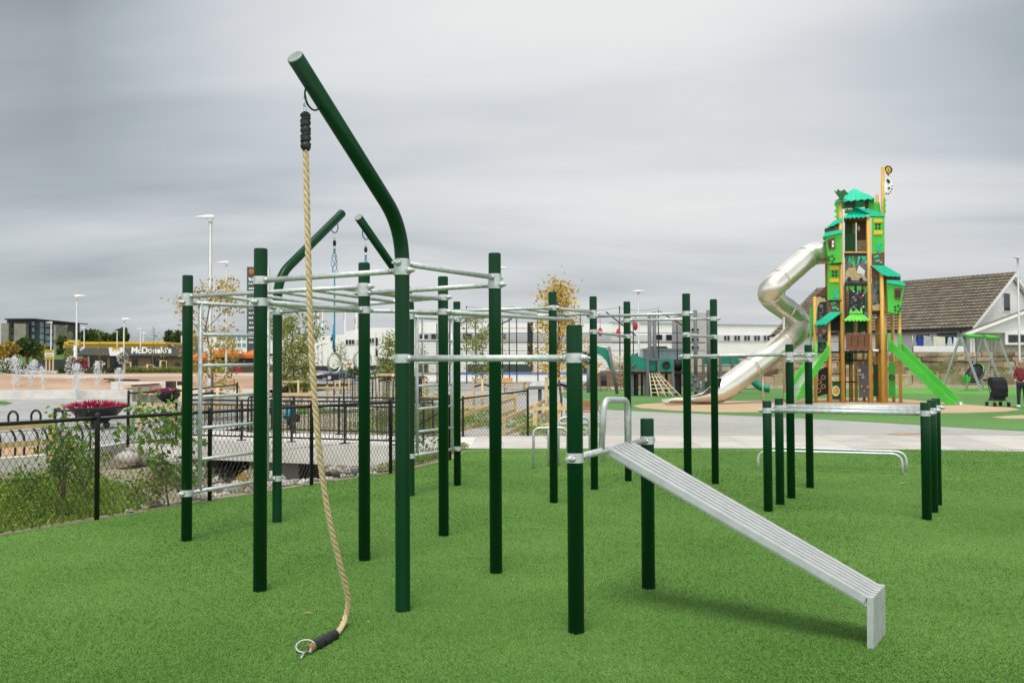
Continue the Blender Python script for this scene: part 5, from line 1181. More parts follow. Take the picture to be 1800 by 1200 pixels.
# heather bowls
def bowl(px, d, rz, rr_, label):
    c = P(px, 700, d); c.z = 0; T_ = thing('flower_bowl', c, label, 'planter', 'black bowls of red heather')
    q = MB(); n = 28; prof_ = [(0.05, rz - .44), (.35, rz - .40), (.7, rz - .24), (.92, rz - .08), (1.0, rz), (1.03, rz + .02), (.97, rz + .015), (.9, rz - .05)]
    vs = [c + V((r * rr_ * math.cos(6.2832 * j / n), r * rr_ * math.sin(6.2832 * j / n), z)) for r, z in prof_ for j in range(n)]
    q.add(vs, [(i * n + j, i * n + (j + 1) % n, (i + 1) * n + (j + 1) % n, (i + 1) * n + j) for i in range(len(prof_) - 1) for j in range(n)], True); q.build('bowl', 'black', T_)
    q = MB()
    for k in (-1, 1): q.ball(c + V((k * .25 * rr_ + .1, 0, .1)), .1, 8, 6)
    q.tube([c + V((0, 0, .02)), c + V((0, 0, rz - .3))], .07, 8); q.build('foot', 'black', T_)
    rnd = random.Random(int(px)); q = MB()
    for i in range(700):
        a = rnd.uniform(0, 6.28); r = rr_ * .95 * math.sqrt(rnd.random()); h_ = .2 * (1 - .6 * (r / rr_) ** 2) * rnd.uniform(.7, 1.25); b = c + V((r * math.cos(a), r * math.sin(a), rz - .02)); d_ = V((math.cos(a) * r * .35, math.sin(a) * r * .35, h_)); w_ = V((rnd.uniform(-1, 1), rnd.uniform(-1, 1), 0)).normalized() * .022
        q.add([b - w_, b + w_, b + d_ + w_ * .5, b + d_ * 1.15, b + d_ - w_ * .5], [(0, 1, 2, 3, 4)])
    q.build('heather', 'heather', T_); q = MB()
    for k in range(11):
        a = k * .5712 + .2; rr2 = rr_ * (.88 if k % 3 else .5); cc = c + V((rr2 * math.cos(a), rr2 * math.sin(a), rz + (.02 if k % 3 else .12)))
        for i in range(60): q.leaf(cc + V((rnd.gauss(0, .07), rnd.gauss(0, .07), rnd.gauss(.0, .035))), .035, rnd, .8)
    q.build('white_flowers', 'petal', T_)
bowl(170, 26, .55, .70, 'black bowl of red and white heather nearer to the fence')
bowl(295, 42.5, .56, .63, 'black bowl of red and white heather farther off, beside the tall green post')

# ------------------------------------------------------------------ STONES of the ditch
rs_ = random.Random(11); q = MB()
def ditch_ok(x, y): return edge_side(x, y) > .12 and x > wall_x(y) + .3
cnt = 0
while cnt < 4200:
    x, y = rs_.uniform(-7.4, -1.9), rs_.uniform(9.5, 27.5)
    if not ditch_ok(x, y) or (x > -2.6 and rs_.random() < .6): continue
    s = edge_side(x, y)
    if x < -4.4 and y < 14.5: continue
    if x < -5.75 and y < 19.5: continue
    if s < .5 and rs_.random() < .5: continue
    if bridge_y(x) - .1 < y < bridge_y(x) + 3 and hgt(x, y) > -.5: continue
    r = rs_.choice((.035, .04, .05, .06, .08)) * rs_.uniform(.7, 1.25); q.rock((x, y, hgt(x, y) + r * .15), r, rs_); cnt += 1
o = struct(q.build('ditch_stones', 'stone'), 'stuff'); o['label'] = 'pale broken stones filling the ditch under the footbridge'
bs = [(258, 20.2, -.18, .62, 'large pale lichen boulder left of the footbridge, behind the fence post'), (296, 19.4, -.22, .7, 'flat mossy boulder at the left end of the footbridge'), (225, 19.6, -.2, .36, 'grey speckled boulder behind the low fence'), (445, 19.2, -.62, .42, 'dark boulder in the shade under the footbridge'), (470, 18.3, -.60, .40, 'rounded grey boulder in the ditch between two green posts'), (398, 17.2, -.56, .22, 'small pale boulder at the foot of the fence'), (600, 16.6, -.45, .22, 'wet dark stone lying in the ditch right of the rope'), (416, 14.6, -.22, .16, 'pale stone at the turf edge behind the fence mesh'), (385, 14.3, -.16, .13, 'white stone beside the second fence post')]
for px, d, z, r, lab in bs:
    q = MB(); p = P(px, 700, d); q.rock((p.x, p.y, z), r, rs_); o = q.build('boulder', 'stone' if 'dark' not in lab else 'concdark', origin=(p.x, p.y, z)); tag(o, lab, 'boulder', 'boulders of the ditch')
    sm = o.modifiers.new('round', 'SUBSURF'); sm.levels = sm.render_levels = 2
# far bank rocks near second bridge
for i, (px, d, r) in enumerate(((578, 36, .3), (592, 36.5, .36), (608, 37, .42), (622, 36.4, .4), (636, 37.2, .45), (650, 36.8, .4), (664, 37.5, .4), (600, 35.4, .25), (628, 35.2, .3), (645, 35.4, .28))):
    q = MB(); p = P(px, 700, d); q.rock((p.x, p.y, .12), r, rs_); o = q.build('boulder', 'stone', origin=(p.x, p.y, .1)); tag(o, 'pale boulder in the heap between the far black railing and the lawn', 'boulder', 'boulders heaped by the far railing')

# ------------------------------------------------------------------ GRASS AND WEEDS of the bank
q = MB(); rg_ = random.Random(5); c = 0
while c < 22000:
    x, y = rg_.uniform(-9.6, -4.2), rg_.uniform(8.6, 17.6)
    s = edge_side(x, y)
    if s < .12 or x < wall_x(y) + .12: continue
    if s < .5 and rg_.random() < .5: continue
    if x > -5.7 and y > 11.5 and rg_.random() < .8: continue
    b = V((x, y, hgt(x, y) - .02)); hh = rg_.uniform(.03, .10) * (1 + 1.0 * math.exp(-((x + 7.6) ** 2 + (y - 14.2) ** 2) / 3)); a = rg_.uniform(0, 6.28); w_ = V((math.cos(a), math.sin(a), 0)) * rg_.uniform(.006, .016); ln = V((rg_.gauss(0, .5), rg_.gauss(0, .5), 0)) * hh
    q.add([b - w_, b + w_, b + V((0, 0, hh * .6)) + ln * .35 + w_ * .7, b + V((0, 0, hh)) + ln, b + V((0, 0, hh * .6)) + ln * .35 - w_ * .7], [(0, 1, 2, 3, 4)]); c += 1
c = 0
while c < 9000:
    x, y = rg_.gauss(-7.2, 1.0), rg_.gauss(14.0, 1.7)
    if edge_side(x, y) < .35 or x < wall_x(y) + .1 or y > 17.5: continue
    q.leaf((x, y, hgt(x, y) + rg_.uniform(.0, .2)), rg_.uniform(.03, .07), rg_, 1.2, .6); c += 1
o = struct(q.build('grass_bank', 'weed'), 'stuff'); o['label'] = 'weedy green grass on the bank behind the fence'
q = MB(); c = 0                                  # short growth on the middle bank beyond the path
while c < 9000:
    x, y = rg_.uniform(-4.2, .9), rg_.uniform(22.3, 31.5)
    if y < 22.4 or (x < -2.6 and y < 23.6): continue
    if .9 < x - (-.6) and y < 25: pass
    n_ = math.sin(x * 2.1) + math.sin(y * 1.3 + x)
    if n_ < -.6 or (x > -.4 and rg_.random() < .6): continue
    q.leaf((x, y, max(hgt(x, y), -.05) + rg_.uniform(0, .22) * (1.2 if x < -.7 else .7)), rg_.uniform(.05, .1), rg_, 1.2, .4); c += 1
o = struct(q.build('bank_greenery', 'weed'), 'stuff'); o['label'] = 'green ground cover on the bank beyond the footbridge'
q = MB(); c = 0
while c < 2200:
    px = rg_.uniform(570, 905); s = rg_.random(); x0 = 0
    # weeds along the turf edge and path edge
    a = G(686, 831).lerp(G(826, 789), rg_.random()); x, y = a.x - abs(rg_.gauss(.12, .16)), a.y + abs(rg_.gauss(.1, .16))
    q.leaf((x, y, max(hgt(x, y), -.1) + rg_.uniform(0, .12)), rg_.uniform(.03, .07), rg_, 1.2, .45); c += 1
for i in range(900):
    x, y = rg_.uniform(.2, 1.9), rg_.uniform(22.2, 22.9); q.leaf((x, y, rg_.uniform(0, .22)), rg_.uniform(.04, .08), rg_, 1.2, .45)
o = struct(q.build('edge_weeds', 'weed'), 'stuff'); o['label'] = 'weeds along the edge of the turf and the path'

# ------------------------------------------------------------------ SHRUBS AND TREES
def woody(name, base, h, spread, nst, nleaf, lsize, m, label, cat, rnd, grp=None, trunk=None, tr=.03, lean=0.0, crown0=.25, clump=.14, asp=.6, shape='cone', parts=('trunk', 'crown'), tips=3, droop=0):
    T_ = thing(name, base, label, cat, grp); b = V(base); q = MB(); ends = []
    if trunk:
        top = b + V((rnd.uniform(-.05, .05) * h + lean * h, rnd.uniform(-.05, .05) * h, h * .97)); tp = [b - V((0, 0, .05))] + [b.lerp(top, k / 6) + V((rnd.gauss(0, .012) * h, rnd.gauss(0, .012) * h, 0)) for k in range(1, 7)]
        q.tube(tp, [tr * (1 - .13 * k) for k in range(7)], 7); at = lambda k: tp[int(k * 6)].lerp(tp[min(6, int(k * 6) + 1)], k * 6 - int(k * 6))
    for i in range(nst):
        a = i * 2.4 + rnd.uniform(-.5, .5)
        if trunk:
            k = lerp(crown0, .96, (i + .5) / nst); s0_ = at(k)
            ext = spread * {'cone': (1.15 - k), 'round': math.sqrt(max(.08, 1 - ((k - .62) / .45) ** 2)), 'col': .5 + .5 * math.sin(k * 3)}[shape] * rnd.uniform(.7, 1.15)
            e_ = s0_ + V((math.cos(a) * ext, math.sin(a) * ext, ext * rnd.uniform(.35, 1.0)))
        else:
            s0_ = b; ext = spread * rnd.uniform(.25, 1.0); e_ = b + V((math.cos(a) * ext, math.sin(a) * ext, h * rnd.uniform(.6, 1.0)))
        mid = s0_.lerp(e_, .55) + V((rnd.gauss(0, .05), rnd.gauss(0, .05), .06)) * h * .3
        r0 = tr * (.30 if trunk else .5); q.tube([s0_, mid, e_], [r0, r0 * .6, r0 * .25], 5, caps=False)
        ends += [mid.lerp(e_, .25 * j) for j in range(1, 5)] + [s0_.lerp(mid, .7)]
        for j in range(tips):
            f = s0_.lerp(e_, rnd.uniform(.4, .9)); g_ = f + V((rnd.gauss(0, 1), rnd.gauss(0, 1), rnd.gauss(.3, .7))).normalized() * spread * .35; q.tube([f, g_], [r0 * .3, r0 * .15], 4, caps=False); ends += [g_, f.lerp(g_, .5)]
    q.build(parts[0], 'bark', T_); q = MB(); wts = [rnd.random() ** 1.5 for _ in ends]
    for i in range(nleaf):
        e_ = rnd.choices(ends, wts)[0]; p = e_ + V((rnd.gauss(0, 1), rnd.gauss(0, 1), rnd.gauss(0, .8))) * clump * h
        if p.z > b.z + .05: q.leaf(p, lsize * rnd.uniform(.55, 1.3), rnd, .4, asp)
    q.build(parts[1], m, T_); return T_
r3 = random.Random(21)
def at(px, d, z=0.0): p = P(px, 700, d); return V((p.x, p.y, z))
woody('sapling', at(299, 11.25, -.02), 1.14, .42, 9, 460, .085, 'leafg', 'leafy sapling with broad green and yellow leaves right behind the fence', 'shrub', r3, trunk=True, tr=.012, crown0=.12, clump=.075, asp=.75, shape='col', parts=('stem', 'foliage'), lean=-.1)
woody('shrub', at(112, 14.6, -.4), 1.4, .45, 14, 680, .08, 'leafg', 'tall leafy shrub behind the fence, over the bike racks', 'shrub', r3, tr=.014, clump=.055, asp=.75, parts=('stem', 'foliage'))
woody('shrub', at(150, 16, -.4), .7, .55, 12, 600, .07, 'leafg', 'lower green shrub right at the foot of the tall leafy one', 'shrub', r3, tr=.01, clump=.07, parts=('stem', 'foliage'))
woody('shrub', at(50, 15, -.4), .5, .5, 10, 450, .06, 'leafg', 'small green shrub against the retaining wall', 'shrub', r3, tr=.008, clump=.08, parts=('stem', 'foliage'))
woody('shrub', at(238, 11.7, -.1), .42, .35, 9, 260, .05, 'leafg', 'low leafy weeds against the fence left of the sapling', 'shrub', r3, tr=.006, clump=.09, parts=('stem', 'foliage'))
woody('shrub', at(272, 11.2, -.05), .5, .28, 9, 260, .055, 'leafh', 'pale green weeds at the foot of the sapling', 'shrub', r3, tr=.006, clump=.09, parts=('stem', 'foliage'))
woody('shrub', at(345, 13.4, -.15), .55, .35, 9, 230, .05, 'leafg', 'low weedy shrub behind the leftmost tall green post', 'shrub', r3, tr=.007, clump=.08, parts=('stem', 'foliage'))
woody('shrub', at(432, 14.3, -.3), .42, .25, 7, 130, .045, 'leafy', 'small yellowing shrub at the foot of the stones', 'shrub', r3, tr=.006, clump=.08, parts=('stem', 'foliage'))
woody('shrub', at(745, 18.3, -.2), .62, .35, 6, 60, .075, 'leafg', 'sparse broad leaved shrub seen through the far ladder', 'shrub', r3, tr=.007, clump=.08, asp=.75, parts=('stem', 'foliage'))
woody('shrub', at(668, 25.2, -.3), 1.35, .7, 14, 900, .075, 'leafh', 'feathery green shrub behind the footbridge railing', 'shrub', r3, tr=.012, clump=.08, parts=('stem', 'foliage'), asp=.35)
woody('shrub', at(742, 25.6, -.2), 1.15, .95, 16, 1300, .075, 'leafh', 'wide fine leaved green shrub behind the far railing', 'shrub', r3, tr=.012, clump=.085, parts=('stem', 'foliage'), asp=.35)
def stakes(px, d, ytop, ws, label, n=4, h2=None):
    b = at(px, d, 0); T_ = thing('tree_stakes', b, label, 'tree support', 'timber stakes around young trees'); zt = P(px, ytop, d).z; pts = []
    zb = hgt(b.x, b.y)
    for i in range(n):
        a = i * 6.2832 / n + .5; p = b + V((math.cos(a) * ws, math.sin(a) * ws, 0)); pts.append(p); q = MB(); q.tube([V((p.x, p.y, zb - .1)), V((p.x, p.y, zt))], .045, 8); q.build('stake', 'wood', T_)
    for i in range(n):
        p, r = pts[i], pts[(i + 1) % n]; q = MB(); q.beam(V((p.x, p.y, zt - .05)), V((r.x, r.y, zt - .05)), .03, .09); q.build('crossbar', 'wood', T_)
    q = MB()
    for p in pts: q.beam(V((p.x, p.y, zt - .32)), V((b.x, b.y, zt - .22)), .012, .07)
    q.build('strap', 'rubber', T_)
    return b
def young_tree(px, d, ytop, spread, nl, ls, m, label, st=None, slabel=None, nst=16, crown0=.3, shape='round', tr=.035, clump=.05, n=4, ws=.42):
    b = at(px, d, 0); b.z = hgt(b.x, b.y); h = P(px, ytop, d).z - b.z
    woody('young_tree', b, h, spread, nst, nl, ls, m, label, 'tree', r3, trunk=True, tr=tr, crown0=crown0, clump=clump, shape=shape)
    if st: stakes(px, d, st, ws, slabel, n)
young_tree(985, 28, 486, 1.0, 2100, .115, 'leafy', 'young tree with golden and orange leaves left of the tall green post', 662, 'four timber stakes with black straps around the golden tree', 26, .28, 'cone', .045, .035, 4, .48)
young_tree(372, 30, 494, 1.0, 2000, .11, 'leafo', 'thin young tree with sparse autumn leaves behind the left ladder', 678, 'timber stakes with black straps around the sparse autumn tree', 14, .22, 'round', .05, .04, 4, .9)
young_tree(517, 38, 574, 1.1, 4200, .12, 'leafh', 'bushy pale green young tree between the bent post and the rope', 668, 'timber stakes around the bushy green tree', 24, .2, 'round', .05, .05, 4, .6)
young_tree(683, 39, 580, .8, 1200, .11, 'leafh', 'slim young tree with thin green foliage behind the front post', 656, 'timber stakes around the slim tree behind the front post', 14, .3, 'cone', .04, .05, 4, .5)
young_tree(849, 36, 558, .8, 1500, .10, 'leafh', 'slim young tree with yellow green leaves in front of the ball court', 665, 'two timber stakes and a strap at the tree before the ball court', 15, .28, 'col', .035, .045, 3, .42)
young_tree(600, 60, 600, .9, 380, .12, 'leafh', 'small young tree right of the rope, in front of parked cars', 668, 'stakes around the small tree right of the rope', 12, .3, 'cone', .04, .06, 3, .5)
young_tree(410, 66, 590, .6, 160, .13, 'leafo', 'small bare young tree in front of the orange parasols', 660, 'pale timber stakes in front of the orange parasols', 8, .5, 'cone', .05, .04, 3, .55)
young_tree(742, 62, 606, .8, 240, .12, 'leafh', 'small young tree seen through the far ladder', 664, 'stakes around the small tree seen through the far ladder', 10, .35, 'cone', .04, .06, 3, .45)
# ramp hand rails of timber beyond the path
timber_fence([PZ(807, 24.2, -.35), PZ(905, 30.5, -.1)], (.35, .72), 'sloping two railed timber handrail climbing the bank beyond the path', .8)
timber_fence([PZ(886, 22.6, -.35), PZ(962, 29.0, -.1)], (.35, .72), 'second sloping timber handrail, right of the grassy bank', .8)
timber_fence([PZ(745, 33, -.1), PZ(822, 33, -.1), PZ(906, 33.2, -.1)], (.35, .72), 'level timber rail fence at the top of the grassy bank', .8)
timber_fence([PZ(330, 33, -.1), PZ(385, 33, -.1), PZ(452, 33.5, -.1), PZ(545, 34, -.1)], (.4, .8), 'long timber rail fence beyond the ditch, behind the left ladder', .9)
timber_fence([PZ(940, 24, -.05), PZ(983, 24.2, -.05), PZ(1002, 24.3, -.05)], (.18, .62), 'low timber board fence at the foot of the golden tree', .75)
timber_fence([PZ(530, 40, 0), PZ(575, 40, 0), PZ(640, 40.5, 0)], (.4, .8), 'thin timber rail fence behind the rope, in front of the pale path', .9)
# ------------------------------------------------------------------ FAR BUILDINGS
def dplate(q, pix, d, th): q.plate([P(x, y, d) for x, y in pix], V((0, th, 0))); return q
def part(name, pix, d, th, m, parent): q = MB(); dplate(q, pix, d, th); return q.build(name, m, parent)
def ground_at(px, d): p = P(px, 650, d); return V((p.x, p.y, hgt(p.x, p.y)))
def windows(B, rows, d, m='glass', name='window', fr=None):
    for (x0, y0, x1, y1) in rows:
        if fr: o = part(name, rect(x0 - .8, y0 - .8, x1 + .8, y1 + .8), d - .12, .1, fr, B); part('pane', rect(x0, y0, x1, y1), d - .17, .06, m, o)
        else: part(name, rect(x0, y0, x1, y1), d - .14, .12, m, B)
# restaurant
RS = thing('restaurant', ground_at(230, 118), 'low brick restaurant with a dark sloping roof and white roof lettering', 'restaurant'); d = 118
part('wall', rect(146, 622, 325, 668), d, 9, 'brick', RS)
MT['shingle'] = mat('dark_roof_shingle', (.045, .042, .036), .8, 0, .35, 3, .2, 8)
q = MB(); ft = [P(x, y, d - .8) for x, y in ((133, 623.5), (329, 625.5))]; tp = [P(x, y, d + 2.2) for x, y in ((150, 611), (290, 611.5), (296, 605), (312, 605.5), (322, 614))]
q.add([ft[0], ft[1]] + tp[::-1] + [p + V((0, 9, 0)) for p in ft] + [p + V((0, 5, 0)) for p in tp[::-1]], [(0, 1, 2, 3, 4, 5, 6), (0, 6, 13, 7), (1, 8, 9, 2), (6, 5, 12, 13), (5, 4, 11, 12), (4, 3, 10, 11), (3, 2, 9, 10), (7, 8, 1, 0)]); q.build('roof', 'shingle', RS)
part('fascia', [(133, 626), (329, 628), (329, 625.5), (133, 623.5)], d - .85, .3, 'black', RS)
windows(RS, ((158, 630, 187, 651), (194, 628, 212, 651), (232, 631, 241, 655), (266, 630, 293, 655)), d)
o = part('poster', rect(181.5, 637, 184.5, 641), d - .3, .1, 'whitep', RS)
for x0, x1 in ((154, 157), (188, 193), (214, 219)): part('pilaster', rect(x0, 624, x1, 666), d - .2, .3, 'concrete' if x0 == 154 else 'brick', RS)
bd = part('sign_board', [(193, 625), (216, 625), (215.5, 610.5), (191, 610.5)], d - 1.1, .2, 'whitep', RS)
q = MB()                                     # lower part of the double arch emblem, seen behind the white board's edge
for x0 in (198.0, 203.5, 209): dplate(q, rect(x0 - 1.4, 610.5, x0 + 1.4, 614.8), d - 1.2, .1)
dplate(q, rect(198, 610.5, 209, 611.6), d - 1.2, .1); q.build('arch_emblem', 'ty', bd)
me = text_mesh("McDonald's", 1.0, .03, .03); me.materials.append(MT['whitep']); lo = bpy.data.objects.new('roof_lettering', me); COL.objects.link(lo); lo.parent = RS
wpx = max(v.co.x for v in me.vertices) - min(v.co.x for v in me.vertices); a, b = P(231, 615.5, d - 1.5), P(301, 616.2, d - 1.5); k = (b.x - a.x) / wpx
lo.location = (a + b) / 2 - ORG[RS.name]; lo.rotation_euler = (math.radians(84), 0, 0); lo.scale = (k, k, 1); ORG[lo.name] = (a + b) / 2
q = MB(); q.tube([P(140, 615, d - 1), P(144, 613, d - 1), P(147.5, 610, d - 1)], .09, 6); q.build('roof_trim', 'whitep', RS)
q = MB(); q.ball(P(311.5, 643, d - .3), .25, 8, 6, (1.2, .5, 1.6)); q.build('wall_lamp', 'black', RS)
# service station canopy and sign
CN = thing('station_canopy', ground_at(200, 165), 'long yellow service station canopy above the restaurant roof', 'canopy'); d = 165
part('fascia', rect(113, 600.5, 291, 604.5), d - .1, 12, 'yel', CN); part('soffit', [(110, 611.5), (290, 611.5), (291, 604.7), (112, 604.7)], d + .2, 11, mat('lit_underside_amber', (.42, .24, .04), .6), CN)  # soffit colour carries the light on the canopy's underside
for x in (130, 180, 235, 280): p = P(x, 611, d + 5); q = MB(); q.tube([V((p.x, p.y, hgt(p.x, p.y))), p], .25, 8); q.build('column', 'galvd', CN)
d = 112; p = P(132, 607, d); US = thing('station_sign', ground_at(132, d), 'yellow service station sign with a red and white cross box on a pole', 'sign')
part('board', rect(118, 597.5, 139, 607), d, .4, 'yel', US); bx = part('logo_box', rect(130, 599.2, 135.5, 605.6), d - .06, .06, 'red', US)
q = MB(); a, b, c, e_ = P(131, 600.2, d - .1), P(134.6, 604.8, d - .1), P(134.6, 600.2, d - .1), P(131, 604.8, d - .1); q.beam(a, b, .05, .12, (0, 1, 0)); q.beam(c, e_, .05, .12, (0, 1, 0)); q.build('cross', 'whitep', bx)
me = text_mesh('Uno', .36, .01, .005); me.materials.append(MT['black']); lo = bpy.data.objects.new('sign_lettering', me); COL.objects.link(lo); lo.parent = US; pp_ = P(124.5, 602.8, d - .05); lo.location = pp_ - ORG[US.name]; lo.rotation_euler = (math.pi / 2, 0, 0); ORG[lo.name] = pp_
q = MB(); q.tube([V((p.x, p.y, hgt(p.x, p.y))), p], .15, 8); q.build('pole', 'whitep', US)
# yellow and white construction board
d = 92; CB = thing('project_board', ground_at(86, d), 'orange and white project board on timber legs before the grass hill', 'sign')
part('board', rect(78.5, 614.5, 94.5, 631.5), d, .1, 'whitep', CB)
for y0, y1 in ((614.5, 620), (626, 631.5)): part('stripe', rect(78.5, y0, 94.5, y1), d - .02, .03, 'yel', CB)
q = MB(); rr = random.Random(3)
for y0 in (615.8, 617.6, 622, 624, 627.5, 629.2):
    x = 80
    while x < 92: w_ = rr.uniform(.8, 2.4); dplate(q, rect(x, y0, min(93, x + w_), y0 + .9), d - .04, .02); x += w_ + .6
q.build('worn_print', mat('faded_print', (.28, .2, .12), .8), CB)
for x in (81.5, 87.5, 93.5): p = P(x, 630, d + .1); q = MB(); q.beam(V((p.x, p.y, hgt(p.x, p.y))), p, .12, .12); q.build('leg', 'wood', CB)
# apartment building
AB = thing('apartment_block', ground_at(52, 235), 'dark glazed apartment block with grey stone towers at the far left', 'building'); d = 235
part('wall', [(12, 640), (95, 640), (95, 564.5), (58, 562), (12, 562)], d, 14, 'dark', AB); part('roof', [(8, 562), (58, 561.2), (100.5, 565.2), (100.5, 563.2), (59, 559.3), (8, 559.6)], d - 1.5, 17, 'dark', AB)
MT['ashlar'] = mat('grey_ashlar', (.23, .21, .17), .9, 0, .2, .8, .2, 2)
for x0, x1, y0, dd in ((2, 15, 568, -1.5), (24.5, 45.5, 568.5, -1.5), (94, 98.5, 570.5, -1), (104, 106.5, 586, 3)): part('stone_tower', rect(x0, y0, x1, 640), d + dd, 6, 'ashlar', AB)
part('annex', rect(98, 586, 106, 640), d + 4, 10, 'dark', AB)
windows(AB, [(16, 576, 23.5, 585), (16, 588, 23.5, 597), (46, 576, 51, 586)] + [(56, y, 61, y + 7) for y in (565, 576, 588, 600)] + [(70, y, 77, y + 9) for y in (565.5, 576, 587, 598, 609)] + [(80, y, 93, y + 8) for y in (566.5, 578, 590, 601)], d, 'glassl', fr='dark')
# long dark board wall
tag(part('timber_wall', rect(62, 631.5, 118, 650), 100, .4, 'dark', None), 'long dark board wall between the project board and the flower lamp', 'wall')
# office building far left of the middle
OB = thing('white_office', ground_at(430, 190), 'white office block with rows of blue windows behind the orange parasols', 'building'); d = 190
part('wall', [(318, 668), (520, 668), (520, 593), (470, 589), (340, 587.5), (318, 590)], d, 20, 'white', OB); MT['glassb'] = mat('blue_window_glass', (.10, .19, .25), .1, 0, .3, 1, 0, 1, .7)
windows(OB, [(x, 591.5, x + 6, 597) for x in range(381, 432, 9)] + [(x, 603, x + 6, 609) for x in range(381, 432, 9)] + [(x, 592, x + 6, 597) for x in range(446, 478, 9)] + [(x, 592.5, x + 5, 597) for x in (497, 506, 515)], d, 'glassb')
part('glass_bay', rect(336, 590, 356, 615), d - .3, .3, 'glassl', OB)
part('wall', [(500, 668), (607, 668), (607, 588), (560, 591), (500, 591)], d - 20, 18, 'white', OB); part('sand_band', rect(508, 604, 545, 640), d - 20.3, .3, mat('sand_render', (.55, .47, .32), .85), OB)
windows(OB, [(x, 591.5, x + 5.5, 597) for x in (524, 533, 541)], d - 20, 'glassb')
windows(OB, [(554, 592, 558, 597), (581, 593, 585, 598), (583, 588, 589, 593.5)], d - 20, 'glass')
# big white hall
WH = thing('white_hall', ground_at(760, 140), 'big white commercial hall with a grey window band behind the ball court', 'building'); d = 140
part('wall', [(607, 668), (735, 668), (735, 575), (690, 576), (640, 575.5), (607, 583)], d, 25, 'white', WH)
q = MB(); c = [P(619 + i * 1.5, 580 - 7 * math.sin(min(1, i / 7) * 1.57), d + 3) for i in range(9)]; q.plate(c + [P(631, 582, d + 3), P(619, 582, d + 3)], V((0, 6, 0))); q.build('roof_vent', 'galvd', WH)
part('window_strip', rect(607, 597, 658, 605), d - .1, .1, 'grey', WH)
windows(WH, [(608, 597, 611.5, 605), (613.5, 597, 617, 605), (618.5, 597, 622, 605), (650, 594.5, 652.5, 602), (654, 594, 657, 602), (660, 593.5, 664, 607.5), (660, 615, 664, 626)], d, 'glass')
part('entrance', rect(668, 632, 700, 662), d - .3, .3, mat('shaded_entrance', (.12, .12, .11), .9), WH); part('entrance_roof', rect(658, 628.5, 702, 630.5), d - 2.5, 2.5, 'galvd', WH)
d2 = 132
part('wall', [(735, 668), (1075, 668), (1075, 569), (735, 566)], d2, 30, 'white', WH); part('grey_band', rect(735, 585.5, 1075, 597.5), d2 - .15, .15, 'grey', WH)
windows(WH, [(738, 588, 741, 596), (746, 588, 752, 596), (758, 587, 766, 596), (814, 586.5, 829, 596), (838, 586.5, 850, 596), (883, 587, 889, 595)], d2 - .1, 'glass')
for i in range(12): y = 600 + i * 5; part('panel_joint', rect(735, y, 1075, y + .4), d2 - .04, .04, 'grey', WH)
part('plinth', rect(735, 638, 1000, 668), d2 - .2, .2, 'concrete', WH); part('dark_door', rect(822, 640, 937, 654), d2 - .5, .4, mat('dark_green_shutter', (.03, .05, .045), .6), WH)
part('dark_door', rect(735, 638, 752, 654), d2 - .5, .4, 'dark', WH)
# right hand hall and grey block
WR = thing('white_warehouse', ground_at(1250, 150), 'long white warehouse with pairs of square windows behind the steel tube', 'building'); d = 150
part('wall', [(1075, 668), (1420, 668), (1420, 575.5), (1390, 572), (1240, 570.5), (1075, 567)], d, 30, 'white', WR); part('roof_edge', [(1075, 567), (1240, 570.5), (1390, 572), (1390, 571), (1240, 569), (1075, 565.5)], d - .2, 30, 'galvd', WR)
part('grey_band', rect(1075, 588.5, 1390, 599.5), d - .15, .15, mat('pale_grey_band', (.52, .52, .52), .7), WR)
windows(WR, [(x + k, 590, x + k + 4, 598) for x in (1273, 1291, 1308.5, 1326, 1343) for k in (0, 5.7)] + [(1171, 588, 1182, 598), (1152, 588, 1164, 597), (1190, 588, 1200, 602)], d - .1, 'glass')
for x in (1030, 1098, 1052): pass
GB = thing('grey_block', ground_at(1225, 125), 'grey beige office block with dark window bands behind the playground ship', 'building'); d = 125
part('wall', rect(1208, 549.5, 1246, 668), d, 12, mat('grey_beige_render', (.42, .41, .38), .85, 0, .08, 1), GB); part('stair_wing', rect(1199, 575, 1208, 668), d + 2, 8, 'grey', GB)
windows(GB, [(1216, y, 1228, y + 5) for y in (577, 586, 594, 608)], d, 'glass')
# pale mountains beyond the halls
MT['hill'] = mat('far_mountain', (.30, .33, .36), .95, 0, .08, .002)
rr = random.Random(4); q = MB(); n = 40
for k in range(n + 1):
    x = lerp(-200, 1500, k / n); h_ = 70 + 40 * math.sin(k * .55) + 18 * math.sin(k * 1.7) + rr.uniform(-6, 6)
    q.v += [(x, 2300, -5), (x, 2500, h_), (x, 2900, h_ * .9)]
for k in range(n):
    for j in range(2): q.f.append([3 * k + j, 3 * k + 3 + j, 3 * k + 4 + j, 3 * k + 1 + j]); q.s.append(True); q.mi.append(0)
struct(q.build('mountains', 'hill'))

